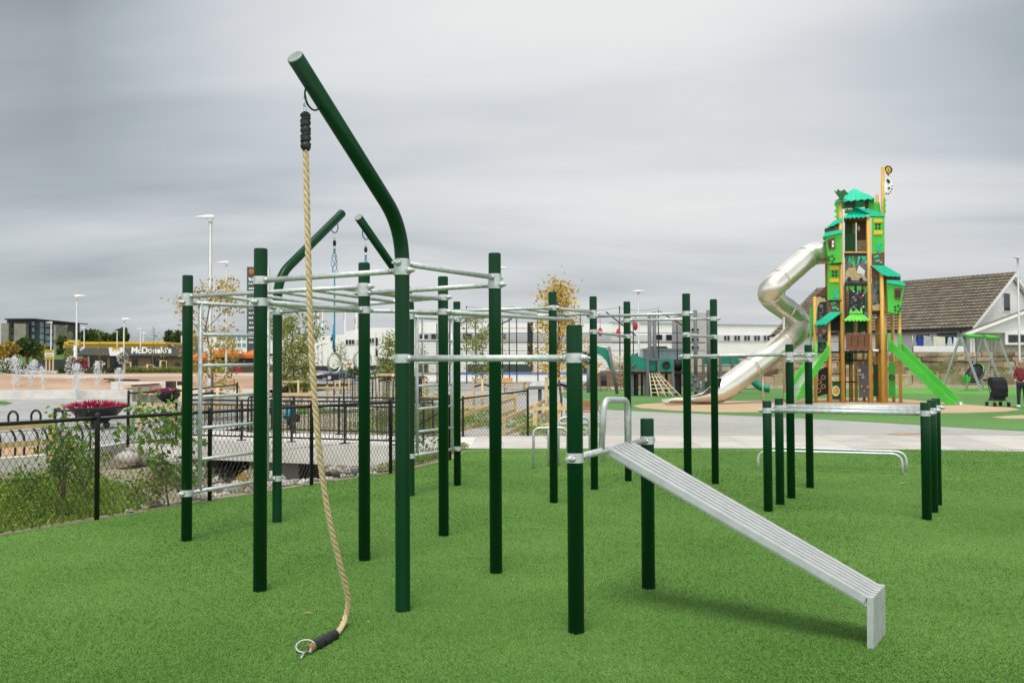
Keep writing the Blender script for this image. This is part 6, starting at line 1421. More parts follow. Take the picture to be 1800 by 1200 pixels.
# ------------------------------------------------------------------ FAR TREES
def big_tree(px, ytop, ybase, wpx, d, n, m, label, seed, ls=.5, squash=1.0):
    rnd = random.Random(seed); b = ground_at(px, d); zt = P(px, ytop, d).z; rw = wpx * d / F_PX / 2; zb = P(px, ybase, d).z; T_ = thing('tree', b, label, 'tree')
    q = MB(); q.tube([b - V((0, 0, .2)), V((b.x, b.y, lerp(b.z, zt, .5))), V((b.x + .2, b.y, lerp(b.z, zt, .8)))], [.3, .2, .06], 7)
    cl = []
    for i in range(16):
        a = rnd.uniform(0, 6.28); r = rw * math.sqrt(rnd.random()) * .78; z = lerp(max(zb, b.z + .6), zt, rnd.uniform(.22, .86) * (1 - .35 * (r / rw) ** 2)); c = V((b.x + math.cos(a) * r, b.y + math.sin(a) * r, z)); cl.append((c, rw * rnd.uniform(.22, .42))); q.tube([V((b.x, b.y, lerp(b.z, zt, .35))), c], [.12, .03], 4, caps=False)
    q.build('trunk', 'bark', T_); q = MB()
    for i in range(n):
        c, r = rnd.choice(cl); v = V((rnd.gauss(0, 1), rnd.gauss(0, 1), rnd.gauss(0, 1))).normalized() * r * rnd.uniform(.55, 1.08); p = c + V((v.x, v.y, v.z * .85))
        if b.z + .3 < p.z < zt + .3: q.leaf(p, ls * rnd.uniform(.5, 1.2), rnd, .5, .7)
    q.build('crown', m, T_)
for a in ((158, 578, 612, 46, 205, 2600, 'leafd', 'broad dark tree above the left half of the yellow canopy', 1, .75), (186, 584, 612, 40, 215, 2000, 'leafd', 'dark bushy tree above the middle of the yellow canopy', 2, .75), (214, 574, 612, 34, 210, 2200, 'leafd', 'taller dark tree with a ragged top above the yellow canopy', 3, .7), (305, 581, 612, 40, 200, 2600, 'leafd', 'round dark tree at the right end of the restaurant roof', 4, .75), (109, 587, 625, 20, 220, 900, 'leafd', 'small dark tree right of the apartment block', 5, .7),
          (48, 589, 632, 40, 150, 2600, 'leafd', 'green broad tree in front of the apartment block', 6, .5), (18, 597, 636, 34, 148, 1800, 'leafo', 'brownish autumn tree at the far left edge', 7, .5), (68, 603, 632, 24, 155, 1200, 'leafh', 'olive tree with a thin crown in front of the apartment block', 8, .5), (-6, 598, 640, 30, 140, 1200, 'leafo', 'russet tree cut by the left edge of the photo', 9, .5), (122, 610, 640, 18, 130, 700, 'leafh', 'small olive tree behind the flower lamp', 10, .4)):
    big_tree(*a)
# hedge of small rounded bushes on the far side of the skate bowl
r4 = random.Random(9)
for i, (x0, x1) in enumerate(((104, 118), (150, 172), (176, 198), (199, 212), (222, 250), (251, 276), (277, 300), (300, 326))):
    d = 82; zb, zt = P(0, 661, d).z, P(0, (645, 647, 648, 648, 646, 648, 646, 647)[i], d).z; q = MB(); a, b = P(x0, 655, d).x, P(x1, 655, d).x
    T_ = thing('hedge_bush', V(((a + b) / 2, d, zb)), ('dark green bush beside the flower lamp', 'trimmed green hedge section below the restaurant door', 'trimmed green hedge section between two fountain jets', 'short green hedge section left of the middle lamp post', 'reedy green hedge section right of the middle lamp post', 'reedy green hedge section below the roof lettering', 'reedy green hedge section beside the staked saplings', 'reedy green hedge section next to the tall green post')[i], 'hedge')
    for k in range(900): q.leaf((r4.uniform(a, b), d + r4.uniform(-.5, .5), lerp(zb, zt, r4.random() ** .7) + r4.gauss(0, .04)), .16, r4, 2.2, .3)
    q.build('foliage', 'leafh' if i > 3 else 'leafd', T_); q = MB(); q.box(((a + b) / 2, d, lerp(zb, zt, .35)), (b - a - .1, .6, (zt - zb) * .7)); q.build('core', 'leafd', T_)

# ------------------------------------------------------------------ PLAZA: skate bowl, wall, fountain
MT['paleflat'] = mat('pale_bowl_floor', (.40, .33, .28), .85, 0, .0, .4, .05, 20, .3, col2=(.5, .43, .37), detail=6)
q = MB(); xs_ = [-46 + i * .75 for i in range(44)]; ys_ = [52.9, 53.0, 54.5, 56.5, 58.5, 61, 64, 67, 70, 74, 79, 84]
prof_ = [0, .42, .42, .44, .62, .95, 1.1, 1.12, 1.25, 1.3, 1.3, 1.25]
vs = []
for x in xs_:
    bump = math.exp(-((x + 39) / 3.2) ** 2) * .55 + math.exp(-((x + 30.5) / 2.0) ** 2) * -.12
    for y, z in zip(ys_, prof_):
        vs.append((x, y, z + (bump if 60 < y < 68 else 0)))
nY = len(ys_); q.add(vs, [(i * nY + j, (i + 1) * nY + j, (i + 1) * nY + j + 1, i * nY + j + 1) for i in range(43) for j in range(nY - 1)], True); q.mi = [1 if (k % (nY - 1)) in (0, 1, 2, 7) else 0 for k in range(len(q.f))]; struct(q.build('skate_bowl', ['tan', 'paleflat']))
bw = [P(-40, 700, 52.2), P(30, 700, 52.5), P(100, 700, 52.6), P(150, 700, 52.4), P(200, 700, 51.6), P(228, 700, 51.9), P(262, 700, 53.8), P(330, 700, 57)]
q = MB(); 
for a, b in zip(bw, bw[1:]): q.plate([V((a.x, a.y, 0)), V((b.x, b.y, 0)), V((b.x, b.y, .46)), V((a.x, a.y, .46))], V((0, .5, 0)))
tag(q.build('curved_wall', 'concrete'), 'low curved pale concrete wall behind the fountain jets', 'wall')
def slab(name, x0, y0, x1, y1, d, th, m, label, cat='ledge'): tag(part(name, [(x0, y1), (x1, y1), (x1, y0), (x0, y0)], d, th, m, None), label, cat)
MT['tan2'] = mat('bare_tan_concrete', (.56, .40, .28), .85, 0, .1, 1)
slab('pale_ledge', 195, 671, 330, 684, 56.5, 1.5, 'concrete', 'long pale concrete ledge right of the fountain jets')
slab('tan_ledge', 216, 675.5, 278, 682, 56, .5, 'tan2', 'short tan ledge with a slanted black rail on top'); tag(part('black_rail', [(230, 678.5), (278, 675.5), (278, 673.5), (230, 676.5)], 55.8, .3, 'black', None), 'slanted black rail on the short tan ledge', 'rail')
slab('tan_ledge', 190, 667, 242, 672.5, 60, .5, 'tan2', 'tan ledge with a level black rail beyond the fountain'); tag(part('black_rail', [(182, 667), (242, 668.5), (242, 666.5), (182, 665)], 59.8, .3, 'black', None), 'level black rail along the tan ledge', 'rail')
slab('black_block', 291, 670, 301, 686, 54, .8, 'black', 'upright black block at the end of the pale ledge', 'block'); slab('black_block', 311, 670, 323, 677, 54, .8, 'black', 'wide black block beside the tall green post', 'block')
tag(part('edge_rail', [(120, 657.3), (330, 661.5), (330, 659.9), (120, 655.7)], 80.5, .2, 'black', None), 'long black edge rail on top of the skate bowl below the hedge', 'rail')
sheet('lawn_spot', blob([(-30, 711), (10, 711.5), (23, 708.5), (10, 705), (-30, 704)]), .006, 'lawn')
for i, (x, w_, d) in enumerate(((240, 10, 48), (258, 16, 47), (276, 18, 46))):
    T_ = thing('stone_bench', at(x, d), ('grey stone bench with a timber seat, left of three', 'grey stone bench with a timber seat, middle of three', 'grey stone bench with a timber seat, right of three behind the heather')[i], 'bench')
    q = MB(); p = at(x, d); wm = w_ * d / F_PX; q.box(p + V((0, 0, .35)), (wm, .8, .7), .2, .85); q.build('stone_base', 'rubble', T_); q = MB(); q.box(p + V((0, -.45, .42)), (wm * .8, .3, .06), .2); q.build('timber_seat', 'wood', T_)
def jet(px, ybase, ytop, wpx, d, n, label, seed, lean=0.0):
    rnd = random.Random(seed); zt = P(px, ytop, d).z; zb = P(px, ybase, d).z; b = at(px, d); zb = max(0, zb); w_ = wpx * d / F_PX / 2; T_ = thing('fountain_jet', V((b.x, b.y, 0)), label, 'fountain jet', 'fountain jets'); q = MB()
    for i in range(n):
        t = rnd.random() ** .8; z = lerp(zb, zt, 1 - (1 - t) ** 1.3); s = w_ * (.10 + .9 * math.sin(math.pi * min(1, t * .95)) ** 1.4 * (t ** .6)); p = V((b.x + rnd.gauss(0, .55) * s + lean * t, b.y + rnd.gauss(0, .55) * s, z + rnd.gauss(0, .05))); r = rnd.choice((.010, .013, .018, .026))
        q.ball(p, r, 4, 3, (1, 1, rnd.uniform(.8, 2.2)), True)
    struct(q.build('droplets', 'water', T_), 'stuff'); q = MB(); k = [V((b.x + rnd.gauss(0, .02) + lean * i / 8 * .6, b.y, lerp(0, lerp(zb, zt, .75), i / 8))) for i in range(9)]; q.tube(k, [.035, .03, .03, .025, .03, .025, .03, .02, .01], 6); q.build('water_core', 'water', T_)
for a in ((135, 700, 640, 34, 52, 900, 'tall wide fountain jet in front of the flower lamp', 1), (171, 690, 637, 22, 54, 520, 'slim fountain jet right of the tall wide one', 2), (209, 688, 648, 26, 54, 420, 'rightmost fountain jet, low and loose', 3), (76, 685, 644, 18, 56, 260, 'small fountain jet on the left above the bowl edge', 4, -.1), (33, 680, 627, 30, 58, 900, 'tall leaning fountain jet at the far left', 5, -.3), (54, 680, 634, 30, 58, 700, 'broad white fountain jet beside the leaning one', 6, .2), (24, 684, 663, 14, 54, 120, 'thin low fountain jet near the left edge', 7)): jet(*a)
# rose bushes with white and pink blooms at the far left
for px, d, h_, w_, lab in ((8, 74, 1.5, 1.0, 'flowering bush with white blooms at the far left'), (20, 73, 1.4, 1.0, 'flowering bush with pale pink blooms left of the leaning jet')):
    b = at(px, d, .9); T_ = thing('flower_bush', b, lab, 'shrub'); q = MB(); q2 = MB(); r5 = random.Random(px)
    for i in range(700): q.leaf(b + V((r5.gauss(0, w_ * .5), r5.gauss(0, .3), h_ * r5.random())), .14, r5, .5, .7)
    for i in range(120): q2.leaf(b + V((r5.gauss(0, w_ * .5), -.3 + r5.gauss(0, .25), h_ * r5.random() * 1.1)), .15, r5, .5, .9)
    q.build('foliage', 'leafd', T_); q2.build('blooms', 'petal', T_)
# lamps, two of them carrying flower balls
def flowerlamp(px, ytop, d, fpx, fy, fw, label, big):
    T_ = lamp(px, ytop, d, label, 1.2, 0, .07); r5 = random.Random(int(px)); rr_ = fw * d / F_PX / 2
    for cx, cy, k, m in big:
        c = P(cx, cy, d - .1); q = MB(); q2 = MB()
        for i in range(800):
            v = V((r5.gauss(0, 1), r5.gauss(0, 1), r5.gauss(0, 1))).normalized() * rr_ * k * r5.uniform(.5, 1.05); q.leaf(c + v, .11, r5, .2, .7)
            if i % 3 == 0: v2 = V((r5.gauss(0, 1), r5.gauss(0, 1), r5.gauss(0, 1))).normalized() * rr_ * k * r5.uniform(.95, 1.12); q2.leaf(c + v2, .12, r5, .2, .9)
        o = q.build('flower_basket', 'leafd', T_); q2.build('blooms', m, o)
flowerlamp(135, 523, 64, 135, 645, 30, 'street lamp wrapped with baskets of white and pink flowers behind the fountain', ((127, 646, .75, 'petal'), (126, 634, .45, 'petal'), (143, 642, .72, 'pink')))
flowerlamp(218, 563, 76, 218, 630, 22, 'street lamp with one flower basket in front of the restaurant', ((216, 629, .8, 'petal'),))
for a in ((370, 386, 38, 'nearest tall street lamp, behind the left ladder, head pointing left', 1.25, math.pi, .085), (398, 464, 62, 'second tall street lamp behind the left ladder, smaller head pointing left', 1.2, math.pi, .07), (148, 577, 150, 'far street lamp above the yellow sign', 1.2, math.pi, .1), (206, 584, 160, 'far street lamp above the middle of the canopy', 1.2, math.pi, .1), (247, 579, 152, 'thin far street lamp above the roof lettering', 1.2, math.pi, .1), (252, 586, 168, 'short far street lamp right of the thin one', 1.2, 0, .1), (90, 568, 120, 'street lamp in front of the apartment block', 1.4, math.pi, .09), (531, 568, 125, 'street lamp left of the rope, in front of the white buildings', 1.4, math.pi, .09), (876, 474, 58, 'street lamp whose head shows right of a tall green post', 1.2, 0, .07)):
    lamp(a[0], a[1], a[2], a[3], a[4], a[5], a[6])
lamp(1122, 514, 78, 'double headed street lamp behind the playground ship', 1.1, math.pi, .08, None, True)
# pylon sign
d = 105; PY = thing('pylon_sign', ground_at(453, d), 'tall dark grey pylon sign with an orange flower logo and rows of white shop marks', 'sign')
part('panel', rect(434, 469, 471, 668), d, .8, mat('slate_sheet', (.06, .075, .072), .55, 0, .1, .5), PY); part('edge_strip', rect(470.3, 469, 472, 668), d - .05, .9, 'whitep', PY)
fl_ = MB()
for k in range(5): a = k * 1.2566 + .3; fl_.ball(P(442 + 2.7 * math.cos(a), 478 + 2.7 * math.sin(a), d - .08), .16, 8, 5, (1, .3, 1))
fl_.build('flower_logo', 'org', PY); rr = random.Random(8); q = MB()
for i in range(14):
    y = 488 + i * 8.6; x = 436.5 + rr.uniform(0, 2)
    while x < 468: w_ = rr.uniform(1.2, 3.4); dplate(q, [(x, y + 3.2), (x + w_, y + 3.2), (x + w_ - .5, y + rr.uniform(0, 1)), (x + .3, y)], d - .06, .05); x += w_ + rr.uniform(.5, 1.1)
q.build('shop_marks', 'whitep', PY)
# flag poles
for px, yt, m, fy, lab in ((553, 546, None, 0, 'bare white flag pole, leftmost of the row'), (559, 544, 'red', 556, 'white flag pole with a limp red flag'), (566.5, 545, 'org', 548, 'white flag pole with a limp orange flag beside the red one'), (606.5, 543, 'org', 550, 'white flag pole with a yellow orange flag right of the blue cord'), (626, 548, 'red', 557, 'white flag pole with a red flag beside the green post')):
    d = 130; T_ = thing('flag_pole', ground_at(px, d), lab, 'flag pole', 'flag poles'); b = ground_at(px, d); q = MB(); q.tube([b, P(px, yt, d)], [.09, .05], 8); q.build('pole', 'whitep', T_)
    if m: q = MB(); q.plate([P(px - .3, fy, d), P(px - 2.5, fy + 3, d), P(px - 2.2, fy + 12, d), P(px - .9, fy + 13.5, d), P(px - .2, fy + 9, d)], V((0, .12, 0))); q.build('flag', m, T_)
# orange parasols and kiosk
def parasol(px, ytop, yrim, wpx, d, label):
    b = ground_at(px, d); ap = P(px, ytop, d); w_ = wpx * d / F_PX / 2; zr = P(px, yrim, d).z; T_ = thing('parasol', b, label, 'parasol', 'orange parasols'); q = MB(); n = 8
    rim = [V((ap.x + w_ * math.cos(i * .7854 + .39), d + w_ * math.sin(i * .7854 + .39), zr)) for i in range(n)]; lo_ = [p - V((0, 0, .3)) for p in rim]; q.add([ap] + rim + lo_, [(0, 1 + i, 1 + (i + 1) % n) for i in range(n)] + [(1 + i, 9 + i, 9 + (i + 1) % n, 1 + (i + 1) % n) for i in range(n)]); q.build('canopy', 'org', T_); q = MB(); q.tube([b, ap], .05, 8); q.build('pole', 'galvd', T_)
parasol(395, 609.5, 622, 62, 92, 'big orange parasol behind the left ladder'); parasol(448, 613, 624, 52, 94, 'orange parasol beside the pylon sign'); parasol(352, 618, 628, 40, 96, 'orange parasol partly behind the autumn tree')
KS = thing('serving_kiosk', ground_at(405, 99), 'dark timber serving kiosk under the orange parasols', 'kiosk'); part('wall', rect(352, 640, 470, 672), 100, 3, 'brick', KS); part('dark_opening', rect(365, 625, 465, 641), 99.6, .4, 'black', KS); part('counter', rect(372, 660, 470, 668), 97.5, 1.0, 'concrete', KS); part('roof', rect(348, 621, 474, 625), 98, 5, 'dark', KS)
# warning boards on a fence, hedge, low grey wall
for x0, lab in ((596, 'white hoarding panel with an orange header, left of two'), (609, 'white hoarding panel with an orange header, right of two')):
    d = 88; T_ = thing('notice_board', ground_at(x0 + 5, d), lab, 'notice board', 'orange headed notice boards'); part('board', rect(x0, 634.5, x0 + 12, 650), d, .08, 'whitep', T_)
    part('header', rect(x0 + 1, 638, x0 + 8.5, 641.5), d - .03, .03, 'org', T_); q = MB(); q.tube([P(x0 + 4.7 + 2.6 * math.cos(t), 646 + 2 * math.sin(t), d - .04) for t in [i * .7854 for i in range(8)]], .03, 5, closed=True); q.ball(P(x0 + 3.6, 644.6, d - .04), .04, 6, 4); q.ball(P(x0 + 6, 644.6, d - .04), .04, 6, 4); q.build('round_symbol', 'org', T_)
    q = MB()
    for x in (x0 + .7, x0 + 11.3): p = P(x, 635, d + .1); q.tube([V((p.x, p.y, hgt(p.x, p.y))), p], .04, 6)
    q.build('legs', 'galvd', T_)
for x0, x1, lab in ((612, 640, 'clipped hedge behind the second gym ring'), (642, 700, 'clipped hedge in front of the white hall entrance')):
    d = 86; a, b = P(x0, 650, d), P(x1, 650, d); T_ = thing('hedge', V((a.x, d, .25)), lab, 'hedge'); q = MB(); r5 = random.Random(x0)
    for k in range(900): q.leaf((r5.uniform(a.x, b.x), d + r5.uniform(-.5, .5), r5.uniform(P(0, 660, d).z, P(0, 650, d).z)), .15, r5, 1.2, .4)
    q.build('foliage', 'leafd', T_)
# far black railing at the second bridge
FR2 = thing('footbridge', at(660, 34), 'second smaller footbridge with black bar railing beyond the stone heap', 'footbridge')
xa, xb = P(612, 700, 37).x, P(742, 700, 36).x; q = MB(); q.box(((xa + xb) / 2, 37.0, .1), (xb - xa, 2, .35)); q.build('deck', 'concrete', FR2)
for yy in (36.0, 38.0):
    q = MB(); q.beam(V((xa, yy, 1.25)), V((xb, yy, 1.25)), .04, .04); RL = q.build('railing', 'black', FR2); q = MB(); q.beam(V((xa, yy, .36)), V((xb, yy, .36)), .03, .03); q.build('rail', 'black', RL); n = 22
    for i in range(n + 1): x = lerp(xa, xb, i / n); q = MB(); q.tube([V((x, yy, .25)), V((x, yy, 1.25))], .012 if i % 6 else .025, 6); q.build('baluster', 'black', RL)
for px, lab in ((575, 'thin black post standing on the lawn, first of three'), (587, 'thin black post standing on the lawn, middle of three'), (605, 'thin black post standing on the lawn, last of three')): p = at(px, 43); q = MB(); q.tube([p, p + V((0, 0, 1.15))], .03, 8); q.ball(p + V((0, 0, 1.15)), .034, 8, 4); tag(q.build('railing_post', 'black', origin=p), lab, 'post')
sheet('lawn_island', [at(520, 33.8), at(600, 34.5), at(650, 36), at(640, 41), at(575, 43), at(525, 41)], .012, 'lawn')

# ------------------------------------------------------------------ BALL COURT
BC = thing('ball_court', at(930, 84), 'ball court cage of thin black steel with white boards and a blue top rail', 'ball court'); d = 84; zg = hgt(5, 84)
cx0, cx1 = P(742, 650, d).x, P(1262, 650, d).x
part('board', rect(742, 657.5, 1130, 670), d, .12, 'whitep', BC); part('top_rail', rect(790, 654.8, 1130, 657.5), d - .05, .2, mat('blue_rail', (.02, .12, .42), .5), BC); part('top_rail', rect(742, 655.5, 790, 657.5), d - .05, .2, 'tgr', BC)
for px, yt in ((742, 562), (768, 568), (790, 555), (820, 538), (836, 545), (860, 570), (883, 560), (895, 558), (908, 560), (945, 560), (983, 545), (1020, 548), (1089, 538), (1113, 560), (1157, 545), (1190, 570), (1200, 560)):
    q = MB(); t = P(px, yt, d); q.tube([V((t.x, t.y, .2)), t], .055, 6); q.build('post', 'black', BC)
for y, x0, x1 in ((602, 800, 1240), (577, 800, 1000), (585, 790, 1230), (616, 800, 1240), (628, 800, 1000)): q = MB(); q.tube([P(x0, y, d), P(x1, y, d)], .05 if y == 602 else .025, 6); q.build('crossbar', 'black', BC)
for a, b in (((808, 570), (838, 553)), ((876, 572), (900, 560)), ((1065, 548), (1118, 590)), ((1160, 548), (1205, 575))): q = MB(); q.tube([P(*a, d), P(*b, d)], .06, 6); q.build('brace', 'black', BC)
q = MB(); 
for x0, x1, y in ((820, 905, 538), (905, 1000, 546), (1000, 1089, 540), (1089, 1160, 541)):
    q.tube([P(lerp(x0, x1, i / 8), y + 5 * math.sin(i / 8 * math.pi), d + 2) for i in range(9)], .018, 4)
q.build('net_cable', 'tgr', BC)
tag(part('black_post', rect(927, 566, 937, 640), 80, .5, 'tk', None), 'thick black padded post left of the golden tree', 'post')
for px, py, lab in ((1055, 583, 'red float hanging on the court, left'), (1087, 585, 'red float hanging on the court, middle'), (1117, 573, 'red float hanging on the court, right')): q = MB(); c = P(px, py, 83); q.ball(c, .28, 8, 6, (.7, .7, 1.4)); q.tube([c, c + V((0, 0, 1.2))], .02, 4); tag(q.build('red_float', 'red'), lab, 'float')
for x0, x1, y0, y1, d_, m, lab in ((1000, 1040, 618, 655, 90, 'dark', 'dark van like container behind the golden tree'), (1130, 1200, 612, 640, 88, 'glassl', 'glazed grey shelter behind the playground ship')): tag(part('shelter', rect(x0, y0, x1, y1), d_, 2, m, None), lab, 'shelter')
# thin grey light poles near the court
for px, yt, d_, lab in ((744, 566, 60, 'thin grey pole seen through the far ladder'), (725, 566, 66, 'thin grey pole beside the front green post')): p = P(px, yt, d_); q = MB(); q.tube([V((p.x, p.y, hgt(p.x, p.y))), p], .05, 8); q.tube([p, p + V((-.6, 0, 0))], .03, 6); tag(q.build('light_pole', 'lampgrey'), lab, 'pole')

# ------------------------------------------------------------------ BENCHES, TABLE, BINS
def picnic(px, d, rz, label):
    c = at(px, d); T_ = thing('picnic_table', c, label, 'picnic table'); ca, sa = math.cos(rz), math.sin(rz); W = lambda x, y, z: c + V((x * ca - y * sa, x * sa + y * ca, z))
    q = MB()
    for k in range(5): q.beam(W(-.9, -.32 + k * .16, .74), W(.9, -.32 + k * .16, .74), .14, .04)
    q.build('table_top', 'wood', T_)
    for s in (-1, 1):
        q = MB(); q.beam(W(-.9, s * .7, .45), W(.9, s * .7, .45), .26, .04); q.build('bench_seat', 'wood', T_)
        q = MB(); q.beam(W(s * .6, -.8, .40), W(s * .6, .8, .40), .05, .1); q.beam(W(s * .6, -.55, 0), W(s * .6, -.2, .72), .05, .1); q.beam(W(s * .6, .55, 0), W(s * .6, .2, .72), .05, .1); q.build('leg_frame', 'wood', T_)
picnic(906, 58, .15, 'timber picnic table on the pale pavement left of the golden tree')
tag(part('timber_box', rect(878, 664, 901, 672.5), 58, 1.0, mat('orange_timber', (.58, .27, .11), .7, 0, .15, 4), None), 'orange brown timber platform left of the picnic table', 'platform')
T_ = thing('park_bench', at(1050, 25.5), 'park bench with reddish wooden slats and bent steel legs on the gravel', 'bench'); MT['slatw'] = mat('reddish_slat', (.36, .17, .09), .65, 0, .2, 6)
b0 = at(1026, 26.2); bdx = V((.93, -.36, 0)); bdy = V((-.36, -.93, 0)) * -1; W = lambda x, y, z: b0 + bdx * x + bdy * y + V((0, 0, z))
for k in range(4): q = MB(); q.beam(W(-.5, .32 + .02 * k, .44 + k * .068), W(.35, .32 + .02 * k, .44 + k * .068), .025, .055, (0, -.3, 1)); q.build('back_slat', 'slatw', T_)
for k in range(4): q = MB(); q.beam(W(-.5, -.12 + k * .11, .38), W(.35, -.12 + k * .11, .38), .09, .03); q.build('seat_slat', 'slatw', T_)
for x in (-.45, .5): q = MB(); q.tube(bez([W(x, .42, .7), W(x, .36, .36), W(x, -.2, .36), W(x, -.28, .0), W(x, .42, .0), W(x, .34, .36)], .05, 4), .016, 8); q.tube(bez([W(x, .38, .55), W(x, -.18, .53), W(x, -.2, .36)], .1, 4), .014, 8); q.build('leg_frame', 'galvd', T_)
T_ = thing('litter_bin', at(735, 52), 'dark litter bin with timber cladding seen through the far ladder', 'litter bin'); q = MB(); c = at(735, 52); q.box(c + V((0, 0, .55)), (.5, .5, 1.0)); q.build('body', 'tk', T_); q = MB(); q.box(c + V((.3, 0, .55)), (.12, .52, .98)); q.build('cladding', 'wood', T_); q = MB(); q.box(c + V((0, 0, 1.12)), (.8, .7, .06)); q.build('lid', 'tk', T_)
T_ = thing('serving_grill', at(949, 30.5), 'grey hooded grill behind the stakes of the golden tree', 'grill'); c = at(949, 31); q = MB(); q.tube([c, c + V((0, 0, .9))], .06, 8); q.box(c + V((0, 0, .95)), (.75, .5, .1)); q.build('stand', 'tgr', T_); q = MB(); q.box(c + V((0, 0, 1.08)), (.7, .5, .16), 0, .75); q.build('hood', 'galvd', T_)

# ------------------------------------------------------------------ CARS
def car(px, d, yaw, col, label, estate=False):
    b = ground_at(px, d); T_ = thing('parked_car', b, label, 'car', 'parked cars'); ca, sa = math.cos(yaw), math.sin(yaw); W = lambda x, y, z: b + V((x * ca - y * sa, x * sa + y * ca, z)); m = mat('car_paint', col, .25, .3, .03, 2, coat=.5)
    st = [(-2.15, .35, .72, .74), (-2.05, .3, .92, .82), (-1.2, .25, .98, .88), (.9, .25, .95, .88), (1.7, .28, .82, .85), (2.15, .35, .62, .72)]; vs = []
    for x, z0, z1, w_ in st: vs += [W(x, -w_, z0), W(x, w_, z0), W(x, w_, z1 - .1), W(x, w_ * .93, z1), W(x, -w_ * .93, z1), W(x, -w_, z1 - .1)]
    q = MB(); q.add(vs, [(i * 6 + k, i * 6 + (k + 1) % 6, (i + 1) * 6 + (k + 1) % 6, (i + 1) * 6 + k) for i in range(5) for k in range(6)] + [(5, 4, 3, 2, 1, 0), (30, 31, 32, 33, 34, 35)], True); q.build('body', m, T_)
    xr = -1.75 if estate else -1.2; lo_ = [(xr - .45, .8), (1.15, .8)]; q = MB(); vs = [W(xr - .4, -.8, .95), W(1.2, -.8, .93), W(.35, -.64, 1.42), (W(xr + .1, -.64, 1.42)), W(xr - .4, .8, .95), W(1.2, .8, .93), W(.35, .64, 1.42), W(xr + .1, .64, 1.42)]
    q.add(vs, [(0, 1, 2, 3), (7, 6, 5, 4), (1, 5, 6, 2), (0, 3, 7, 4), (3, 2, 6, 7)]); q.build('windows', 'glass', T_)
    q = MB(); q.plate([W(xr + .06, -.66, 1.41), W(.4, -.66, 1.41), W(.4, .66, 1.41), W(xr + .06, .66, 1.41)], V((0, 0, .04)));
    for s in (-1, 1):
        for x0, x1 in ((xr - .38, xr + .1), (1.18, .36), (-.35, -.35)): q.beam(W(x0, s * .8, .95), W(x1, s * .66, 1.42), .06, .05)
    q.build('roof', m, T_)
    for x in (-1.35, 1.35):
        for s in (-1, 1): q = MB(); q.tube([W(x, s * .70, .32), W(x, s * .9, .32)], .32, 14); o = q.build('wheel', 'tyre', T_); q = MB(); q.tube([W(x, s * .88, .32), W(x, s * .915, .32)], .19, 10); q.build('rim', 'galv', o)
    for s in (-1, 1): q = MB(); q.box(W(2.02, s * .55, .66), (.16, .3, .12), yaw); q.build('headlight', 'whitep', T_); q = MB(); q.box(W(-2.08, s * .62, .8), (.1, .22, .14), yaw); q.build('tail_light', 'red', T_)
for a in ((540, 100, math.pi + .1, (.42, .42, .40), 'silver car left of the rope', True), (570, 96, .15, (.02, .05, .12), 'dark blue car just right of the rope', True), (606, 94, math.pi, (.015, .035, .09), 'second dark blue car, below the notice boards'), (675, 100, .3, (.45, .47, .48), 'pale silver car in front of the white hall entrance', True), (1108, 95, .2, (.35, .38, .4), 'grey car behind the playground ship'), (1150, 95, math.pi, (.05, .06, .06), 'dark car behind the playground ship'), (38, 122, .05, (.30, .03, .02), 'red car behind the flowering bushes', True), (58, 120, .1, (.5, .52, .52), 'silver car at the right end of the parked row'), (18, 118, .0, (.03, .12, .06), 'dark green car behind the flowering bushes', True), (76, 108, 0, (.35, .37, .38), 'grey car beneath the project board'), (268, 98, .1, (.6, .6, .58), 'white car in front of the restaurant, between staked saplings')):
    car(*a)
for px, yt, lab in ((262, 640, 'pale timber stakes left of the restaurant door'), (285, 633, 'pale timber stakes right of the white car'), (222, 636, 'pale timber stakes beside the middle lamp'), (172, 634, 'pale timber stakes right of the flower lamp')):
    stakes(px, 86, yt, .35, lab, 3)
for px, yt, lab in ((268, 570, 'bare thin sapling rising above the canopy'), (120, 566, 'bare twiggy sapling right of the apartment block'), (175, 574, 'thin sapling with few leaves above the restaurant roof'), (285, 604, 'leafless sapling before the roof lettering')):
    young_tree(px, 86, yt, .8, 90, .16, 'leafh', lab, nst=9, crown0=.45, shape='cone', tr=.05, clump=.03)

